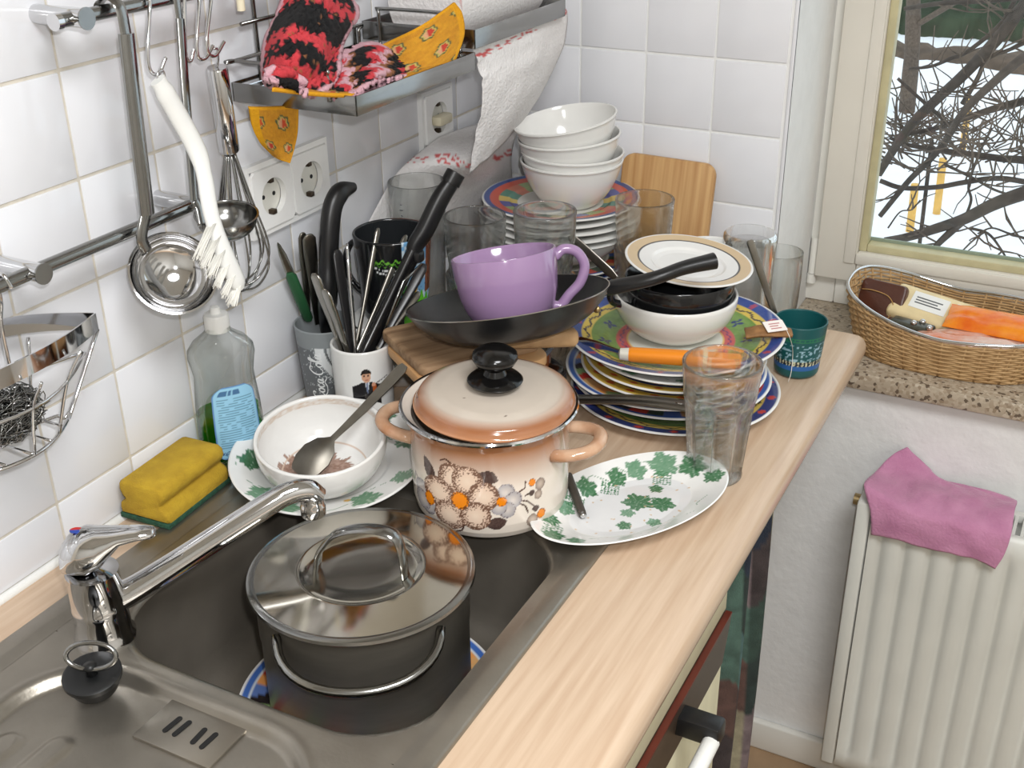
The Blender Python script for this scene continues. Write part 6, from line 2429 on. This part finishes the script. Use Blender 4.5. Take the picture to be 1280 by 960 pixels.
# orange handled spreader on the plate rim
s0, s1 = PX(928, 452, 2, TPZ + 0.0315), PX(786, 443, 2, TPZ + 0.0310)
s2 = PX(722, 424, 2, TPZ + 0.026)
spd = root('orange_spreader', 'spreading knife with orange plastic handle across the painted plate', 'knife', s0)
Ls = (s1 - s0).length
Ms = Matrix.Translation(-s0) @ between(s0, s1, 1.2)
mk('handle', *xf(handle_geo(Ls, [(0, 0.0065, 0.006), (0.003, 0.0085, 0.0075), (Ls * 0.3, 0.009, 0.008), (Ls * 0.31, 0.0092, 0.0082), (Ls * 0.36, 0.0092, 0.0082), (Ls * 0.37, 0.009, 0.008), (Ls * 0.97, 0.0085, 0.0075), (Ls, 0.0075, 0.0065)], 18), Ms), mat('orange_plastic', (236, 140, 34), 0.3, var=0.04), spd, auto=40)
mk('handle_band', *xf(handle_geo(Ls, [(Ls * 0.31, 0.0094, 0.0084), (Ls * 0.355, 0.0094, 0.0084)], 18), Ms), mat('cream_band', (240, 222, 180), 0.35), spd, auto=40)
mk('ferrule', *xf(handle_geo(Ls, [(Ls, 0.0075, 0.0065), (Ls + 0.010, 0.0068, 0.0055), (Ls + 0.012, 0.003, 0.002)], 18), Ms), mat('white_ferrule', (214, 210, 198), 0.4), spd, auto=40)
Lb = (s2 - s1).length
mk('blade', *xf(handle_geo(Lb, [(0.006, 0.003, 0.0012), (Lb * 0.3, 0.0045, 0.0010), (Lb * 0.6, 0.0075, 0.0008), (Lb * 0.9, 0.0065, 0.0008), (Lb, 0.002, 0.0006)], 10), Matrix.Translation(-s0) @ between(s1, s2, 1.2)), M_CUT, spd, auto=50)

# used tea bag with tag and string
tb = PX(962, 418, 2, TPZ + 0.024)
tea = root('tea_bag', 'used brown tea bag with white tag on the painted plate rim', 'tea bag', tb)
V, F, UV = patch([[Vector((-0.030, -0.012, 0.0)), Vector((-0.012, -0.014, 0.003)), Vector((0.008, -0.012, 0.002)), Vector((0.026, -0.008, 0.0))],
                  [Vector((-0.030, 0.0, 0.003)), Vector((-0.012, 0.0, 0.009)), Vector((0.008, 0.001, 0.008)), Vector((0.026, 0.002, 0.003))],
                  [Vector((-0.028, 0.014, 0.0)), Vector((-0.010, 0.013, 0.003)), Vector((0.008, 0.013, 0.003)), Vector((0.026, 0.011, 0.001))]], 8, 8)
V = [Matrix.Rotation(0.45, 4, 'Z') @ (v + Vector((0, 0, 0.0012 * vnoise(u * 14, w * 14)))) for v, (u, w) in zip(V, UV)]
solid(mk('bag', V, F, mat('wet_tea_paper', (142, 102, 62), 0.7, var=0.25, vscale=120, bump=0.4, bscale=300), tea), 0.004)
V, F = prism(rrect(0.026, 0.018, 0.001, 2), 0, 0.0006)
mk('paper_tag', *xf((V, F), Matrix.Translation((0.006, -0.002, 0.0128)) @ Matrix.Rotation(0.75, 4, 'Z') @ Matrix.Rotation(0.35, 4, 'X')), mat('tag_paper', (240, 232, 226), 0.8), tea, smooth=False)
V, F = join(*[box2((-0.007, -0.005 + 0.004 * k, 0.0007), (0.007 - 0.003 * (k % 2), -0.0035 + 0.004 * k, 0.0009)) for k in range(3)])
mk('tag_print', *xf((V, F), Matrix.Translation((0.006, -0.002, 0.0128)) @ Matrix.Rotation(0.75, 4, 'Z') @ Matrix.Rotation(0.35, 4, 'X')), mat('red_grey_print', (190, 130, 130), 0.8), tea, smooth=False)
st_ = [tb + Vector((0.016, 0.006, 0.011)), PX(988, 424, 2, TPZ + 0.025), PX(991, 440, 1, 0.585), PX(989, 465, 1, 0.582), PX(985, 478, 1, 0.580)]
mk('string', *tube([p - tb for p in catmull(st_, 5)], 0.0004, 5), mat('string_white', (232, 228, 220), 0.9), tea)

# teal plastic cup ------------------------------------------------------------
TL = Vector((0.5400, 0.6260, 0.9))
TF = facing(TL)


def teal(r, a, z, outer):
    c = lin((20, 84, 86))
    if outer:
        s = wrapd(a - TF) * 33
        y = z * 1000
        if 14 < y < 20:
            c = lin((40, 96, 160))
        elif 20 <= y < 27 and abs((s * 0.35) % 2 - 1) < 0.55 + 0.2 * math.sin(s):
            c = lin((206, 204, 170)) if h2(int(s), int(y)) > .3 else lin((30, 40, 50))
        elif 20 <= y < 27:
            c = lin((24, 34, 44))
        elif 27 <= y < 50 and vnoise(s * 0.32, y * 0.5) > 0.66:
            c = lin((150, 186, 200))
        elif 54 < y < 60 and (abs((s * 0.3) % 1 - 0.5) < 0.12 or abs(y - 54.6) < 0.5 or abs(y - 59.5) < 0.5):
            c = lin((44, 122, 80))
    return c


lobj('teal_tumbler', cup_prof(0.0285, 0.0338, 0.0745, 0.0022, 0.003, 0.008), M_PRINT_MATTE, None, 160, colfn=teal, ds=0.0014).location = TL
o = bpy.data.objects['teal_tumbler']
tag(o, 'dark teal plastic tumbler with painted frieze at the worktop corner', 'cup')

# glasses and cup by the window corner -----------------------------------------
GU = Vector((0.4500, 0.6800, 0.9))
o = lobj('beer_glass', [(0, 0.1585), (0.026, 0.1585), (0.032, 0.160), (0.0345, 0.157), (0.0350, 0.150), (0.0335, 0.10), (0.0345, 0.05), (0.0360, 0.003), (0.0352, 0.0), (0.0338, 0.003), (0.0322, 0.05), (0.0312, 0.10), (0.0315, 0.142), (0.028, 0.147), (0, 0.148)], M_GLASS, None, 64)
o.location = GU
tag(o, 'thick bottomed beer glass turned upside down by the window corner', 'glass')
GWn = Vector((0.4770, 0.7430, 0.9))
wg = lobj('thin_glass', cup_prof(0.0255, 0.0300, 0.1165, 0.0012, 0.004, 0.006, 0.002), M_GLASS, None, 64)
wg.location = GWn
tag(wg, 'thin plain drinking glass standing in the corner beside the window', 'glass')
o = lobj('white_beaker', cup_prof(0.030, 0.0425, 0.122, 0.0035, 0.005, 0.006), M_PORC, None, 64)
o.location = (0.3880, 0.7060, 0.9)
tag(o, 'tall white beaker behind the tan rimmed saucer', 'cup')
a_, b_ = PX(981, 398, 2, 0.955), PX(936, 300, 2, 1.085)
a_ = Vector((0.506, 0.641, 0.9585))
b_ = PX(937, 300, 1, 0.636)
cutlery('long_handle_spoon', handle_geo(0.0, [(0, 0.0035, 0.0012), (0.02, 0.0042, 0.0014), ((b_ - a_).length * 0.6, 0.0046, 0.0014), ((b_ - a_).length - 0.003, 0.005, 0.0012), ((b_ - a_).length, 0.003, 0.001)]), a_, b_, M_CUTD, 'flat grey spoon handle leaning on the upturned beer glass', 'spoon', roll=1.87)

# faceted latte glass at the front edge -----------------------------------------
GF_ = Vector((0.5287, 0.3330, 0.9))


def facet(a, r, z):
    w = sstep(0.006, 0.012, z) * (1 - sstep(0.086, 0.100, z))
    if r < 0.0265:
        return r, z
    n = 9
    k = (a * n / (2 * math.pi)) % 1.0 - 0.5
    flat_ = math.cos(math.pi / n) / math.cos(k * 2 * math.pi / n)
    return r * (1 + w * (flat_ - 1.0) * 2.2) - 0.0006 * w, z


o = lobj('faceted_glass', cup_prof(0.0305, 0.0425, 0.140, 0.0034, 0.012, 0.004, 0, 28), M_GLASS, None, 120, wob=facet)
o.location = GF_
tag(o, 'tall faceted drinking glass at the front edge of the worktop', 'glass')

# oval dish with vine leaves ------------------------------------------------------
OL, OR_ = PX(671, 668, 2, 0.918), PX(889, 582, 2, 0.918)
oc = PX(780, 628, 2, 0.912)
oa = math.atan2(OR_.y - OL.y, OR_.x - OL.x) + 0.02
ov_ = root('oval_dish', 'oval white dish with green vine leaf print, greasy inside', 'dish', (oc.x + 0.008, oc.y + 0.001, 0.9012), rot=tilt((0, 0, 1), math.degrees(oa)))
RA, RB = 0.121, 0.070
prof = [(0, 0.003), (0.50, 0.003), (0.52, 0.0), (0.56, 0.0), (0.60, 0.004), (0.97, 0.0195), (1.0, 0.0215), (0.985, 0.0225), (0.70, 0.0115), (0.62, 0.008), (0.5, 0.0065), (0, 0.0065)]
prof = resample([(r * 0.1, z) for r, z in prof], 0.0014)
V, F, cl = [], [], []
n = 260
top = max(range(len(prof)), key=lambda i: prof[i][1])
V0, F = lathe(prof, n)
for i, v in enumerate(V0):
    V.append((v[0] * 10 * RA, v[1] * 10 * RB, v[2]))
idx = 0
LEAVES = [(0.075, 0.035, .016), (0.098, 0.012, .016), (0.10, -0.018, .012), (0.045, 0.046, .012), (0.02, 0.048, .011), (-0.02, 0.05, .012), (-0.062, 0.035, .012), (-0.09, 0.02, .010), (-0.108, -0.008, .012), (-0.095, -0.028, .010),
          (0.012, 0.004, .016), (0.030, -0.014, .014), (-0.010, -0.006, .008), (0.045, 0.012, .008), (-0.028, -0.022, .008), (0.0, -0.036, .008)]
for i, (r, z) in enumerate(prof):
    for k in range(1 if r < 1e-6 else n):
        x, y, _z = V[idx]
        idx += 1
        c = WHITE
        if i > top and r < 0.098:
            c = lin((222, 222, 222)) if r < 0.062 else WHITE
            for q, (lx, ly, ls_) in enumerate(LEAVES):
                d = math.hypot(x - lx, y - ly)
                t_ = math.atan2(y - ly, x - lx) + q
                if d < 1.12 * ls_ * (0.82 + 0.13 * math.cos(5 * t_) + 0.07 * math.cos(13 * t_)):
                    c = mixc(lin((46, 106, 62)) if q % 3 else lin((96, 140, 108)), lin((200, 214, 200)), 0.5 if abs(math.sin(2.5 * t_)) < 0.1 else 0.15 * vnoise(x * 700, y * 700))
            for gx_, gy_ in ((0.004, 0.040), (-0.044, 0.040), (-0.100, 0.004), (0.062, 0.022)):
                qx, qy = (x - gx_) / 0.0052, (y - gy_) / 0.0052
                if abs(qx) + abs(qy) < 2.6 and abs(math.hypot(qx - round(qx), qy - round(qy)) - 0.40) < 0.10:
                    c = lin((70, 122, 84))
            if c == WHITE and abs(math.hypot(x / RA, y / RB) - 0.80 - 0.06 * math.sin(12 * math.atan2(y, x))) < 0.008 and vnoise(x * 90, y * 90) > 0.45:
                c = lin((126, 156, 130))
            if r < 0.07 and h2(int(x * 500), int(y * 500)) > 0.985:
                c = lin((206, 176, 140))
        cl.append(c)
mk('dish_body', V, F, M_PAINT, ov_, col=cl, auto=50)
k0, k1 = PX(729, 645, 2, 0.912), PX(711, 598, 2, 0.921)
kn = root('dark_knife', 'dark knife handle with bright rivet end resting on the oval dish', 'knife', k0)
Lk2 = (k1 - k0).length
Mk = Matrix.Translation(-k0) @ between(k0, k1, 1.35)
mk('grip', *xf(handle_geo(Lk2, [(0, 0.003, 0.003), (0.003, 0.0050, 0.0042), (Lk2 * 0.5, 0.0068, 0.0046), (Lk2, 0.0085, 0.0048)]), Mk), mat('dark_wood_grip', (62, 56, 50), 0.4, var=0.2, vscale=80), kn, auto=60)
mk('end_rivet', *xf(lathe([(0, -0.002), (0.0025, -0.001), (0.0033, 0.001), (0.003, 0.0035), (0, 0.0045)], 16), Mk), M_CHROME, kn)

# ---------------------------------------------------------------- basket on the sill
BK = Vector((0.6950, 0.8950, 0.8405))
bkt = root('wicker_basket', 'woven wicker basket with chrome wavy rim on the sill', 'basket', BK)
BA, BB = 0.150, 0.092
ROT = 0.0
NS = 44


def bplan(t, f):
    """plan of the basket at fraction f of its height"""
    k = 0.86 + 0.14 * f
    c_, s_ = math.cos(t), math.sin(t)
    e = 0.80
    return Vector((BA * k * math.copysign(abs(c_) ** e, c_), BB * k * math.copysign(abs(s_) ** e, s_), 0))


def rimz(t):
    c_ = math.cos(t)
    left = max(0.0, -c_)
    return 0.060 + 0.034 * left ** 1.2 + 0.010 * max(0, c_) + 0.014 * max(0, math.sin(t)) * (0.5 + 0.5 * left)


M_WICK = mat('wicker', (192, 158, 112), 0.7, var=0.15, vscale=60, second=(164, 128, 84), bump=0.2, bscale=300)
wv = []
NR = 17
for r in range(NR):
    path = []
    for k in range(NS * 4):
        t = 2 * math.pi * k / (NS * 4)
        f = (r + 0.5) / NR
        p = bplan(t, f)
        wob_ = 0.0016 * math.cos(math.pi * (k / 4.0) + math.pi * (r % 2)) 
        p = p * (1 + wob_ / 0.12)
        path.append(Vector((p.x, p.y, 0.003 + f * (rimz(t) - 0.006))))
    wv.append(tube(path, 0.0019, 5, closed=True))
mk('woven_side', *join(*wv), M_WICK, bkt)
for k in range(NS):
    t = 2 * math.pi * k / NS
    o = mk('stake', *tube([bplan(t, 0.02) + Vector((0, 0, 0.002)), bplan(t, 0.5) + Vector((0, 0, rimz(t) * .5)), bplan(t, 1.0) + Vector((0, 0, rimz(t)))], 0.0017, 6), M_WICK, bkt)
rp_ = [bplan(2 * math.pi * k / 120, 1.02) + Vector((0, 0, rimz(2 * math.pi * k / 120) + 0.001)) for k in range(120)]
mk('chrome_rim', *tube(rp_, 0.0026, 10, closed=True), M_CHROME, bkt)
fl_pts = [bplan(2 * math.pi * k / 60, 0.0) for k in range(60)]
mk('basket_floor', *prism([(p.x, p.y) for p in fl_pts], 0.001, 0.004), M_WICK, bkt, smooth=False)

# things in the basket
bx = root('brown_case', 'dark brown leather case standing at the end of the basket', 'case', (BK.x - 0.108, BK.y + 0.000, 0.8560), rot=tilt((0, 0, 1), -12) @ tilt((1, 0, 0), -22))
V, F = prism(rrect(0.068, 0.076, 0.008, 5), -0.008, 0.008, 0.003)
mk('case_body', *xf((V, F), Matrix.Translation((0, 0, 0.038)) @ Matrix.Rotation(math.pi / 2, 4, 'X')), mat('brown_leather', (78, 42, 30), 0.3, var=0.12, vscale=40, bump=0.1, bscale=300), bx, auto=40)
mk('cord', *tube(catmull([(-0.030, -0.010, 0.058), (-0.012, -0.012, 0.060), (0.012, -0.0105, 0.056), (0.024, -0.0105, 0.040), (0.018, -0.0105, 0.022)], 6), 0.0008, 6), mat('cord_tan', (176, 136, 80), 0.7), bx)
pk_ = root('cream_package', 'cream food packet with two white labels leaning in the basket', 'packet', (BK.x - 0.018, BK.y + 0.026, 0.8760), rot=tilt((0, 0, 1), -10) @ tilt((1, 0, 0), 28) @ tilt((0, 1, 0), 8))
mk('packet_body', *boxg((0, 0, 0.018), (0.150, 0.060, 0.026), 0.008, 3), mat('cream_foil', (226, 206, 160), 0.4, var=0.1, vscale=30, bump=0.2, bscale=60), pk_, auto=50)
for xx in (-0.022, 0.040):
    mk('label', *boxg((xx, 0.004, 0.0315), (0.052, 0.030, 0.001)), mat('label_white', (232, 232, 228), 0.5), pk_, smooth=False)
    mk('label_print', *join(*[box2((xx - 0.020, -0.002 + 0.005 * k, 0.0319), (xx + 0.018 - 0.006 * (k % 2), 0.0 + 0.005 * k, 0.0323)) for k in range(3)]), mat('grey_print'), pk_, smooth=False)


def pouch(name, label, c, size, rz, tl_, m, cat='packet', seed=0):
    V, F = [], []
    NU, NV = 24, 16
    for side in (1, -1):
        for j in range(NV + 1):
            for i in range(NU + 1):
                u, v = i / NU * 2 - 1, j / NV * 2 - 1
                h = (1 - u ** 4) * (1 - v ** 4)
                h = h ** 0.6 * size[2] * (0.75 + 0.5 * vnoise(u * 3 + seed, v * 3 + seed)) + 0.002 * (vnoise(u * 9 + seed, v * 9) - .5) * (h > 0)
                V.append((u * size[0] * (1 + .03 * vnoise(v * 5, seed)), v * size[1], side * max(0.0004, h)))
    m_ = (NU + 1) * (NV + 1)
    for s in (0, 1):
        for j in range(NV):
            for i in range(NU):
                a = s * m_ + j * (NU + 1) + i
                q = (a, a + 1, a + NU + 2, a + NU + 1)
                F.append(q if s == 0 else q[::-1])
    o = mk(name, V, F, m, None)
    o.location = c
    o.rotation_mode = 'QUATERNION'
    o.rotation_quaternion = tilt((0, 0, 1), rz) @ tilt((1, 0, 0), tl_)
    return tag(o, label, cat)


pouch('orange_packet', 'shiny orange foil packet lying over the basket contents', (BK.x + 0.068, BK.y - 0.012, 0.9050), (0.075, 0.026, 0.010), -4, 18, mat('orange_foil', (238, 148, 36), 0.22, var=0.15, vscale=30, second=(220, 96, 24), bump=0.3, bscale=80), seed=2)
pouch('clear_bag', 'crumpled clear plastic bag with reddish contents at the basket front', (BK.x + 0.040, BK.y - 0.046, 0.8860), (0.085, 0.026, 0.012), 6, -10, mat('clear_crinkle', (214, 190, 176), 0.15, var=0.3, vscale=25, second=(206, 120, 80), bump=0.6, bscale=60), 'bag', 5)
pouch('orange_red_packet', 'orange and red packet under the clear bag', (BK.x + 0.000, BK.y - 0.048, 0.8740), (0.060, 0.024, 0.009), -6, -4, mat('orange_red_foil', (226, 110, 40), 0.25, var=0.3, vscale=25, second=(180, 40, 44), bump=0.3, bscale=60), seed=8)
gg = root('hair_clip', 'dark clip with shiny metal knobs lying in the basket', 'clip', (BK.x - 0.050, BK.y - 0.034, 0.892), rot=tilt((0, 0, 1), -14))
mk('clip_body', *boxg((0, 0, 0), (0.062, 0.024, 0.010), 0.0045, 3), mat('dark_olive_plastic', (66, 66, 56), 0.3, var=0.15), gg, auto=50)
for xx, yy in ((0.004, -0.006), (0.012, 0.006), (0.028, -0.008)):
    mk('metal_knob', *xf(lathe([(0, 0), (0.004, 0), (0.005, 0.003), (0.003, 0.006), (0, 0.007)], 16), Matrix.Translation((xx, yy, 0.004))), M_CHROME, gg)
mk('folded_leaflet', *boxg((BK.x + 0.118, BK.y + 0.040, 0.872), (0.050, 0.030, 0.030), 0.004), mat('leaflet', (206, 204, 196), 0.6, second=(60, 66, 60), vscale=50), None, auto=40)
tag(bpy.data.objects['folded_leaflet'], 'small grey printed box at the far end of the basket', 'box')

# ---------------------------------------------------------------- pink cloth on the radiator
c0 = [[(1134, 560, .797), (1150, 575, .797), (1162, 586, .797), (1172, 598, .796), (1200, 606, .790), (1262, 622, .780)],
      [(1112, 572, .780), (1135, 590, .778), (1165, 602, .775), (1195, 610, .772), (1230, 618, .770), (1271, 628, .765)],
      [(1092, 592, .745), (1125, 608, .740), (1160, 616, .738), (1196, 626, .736), (1232, 634, .735), (1268, 640, .733)],
      [(1080, 606, .705), (1118, 626, .702), (1155, 640, .700), (1192, 650, .699), (1228, 660, .698), (1264, 668, .697)],
      [(1088, 640, .692), (1118, 648, .690), (1155, 660, .690), (1192, 670, .690), (1226, 682, .689), (1256, 692, .690)],
      [(1089, 668, .692), (1120, 674, .689), (1152, 684, .691), (1190, 692, .688), (1222, 700, .690), (1244, 711, .688)]]
CT = [[PX(u, v, 1, y) for u, v, y in r] for r in c0]
V, F, UV = patch(CT, 10, 10)
ztop = rz1 + 0.003
V2 = []
for v, (u, w) in zip(V, UV):
    v = v.copy()
    if v.y > YR - 0.004 and v.z < ztop + 0.002:
        v.z = ztop + 0.002
    v.y += 0.0022 * (vnoise(u * 9, w * 9) - 0.5)
    v.z += 0.004 * (vnoise(u * 12 + 4, w * 9) - 0.3) * (1 if w < 0.6 else 0.3)
    V2.append(v)
o = mk('cleaning_cloth', V2, F, mat('pink_cloth', (198, 138, 170), 0.95, var=0.12, vscale=30, second=(180, 118, 152), bump=0.6, bscale=260, sheen=0.3))
solid(o, 0.002)
tag(o, 'wrinkled pink cleaning cloth draped over the radiator top', 'cloth')
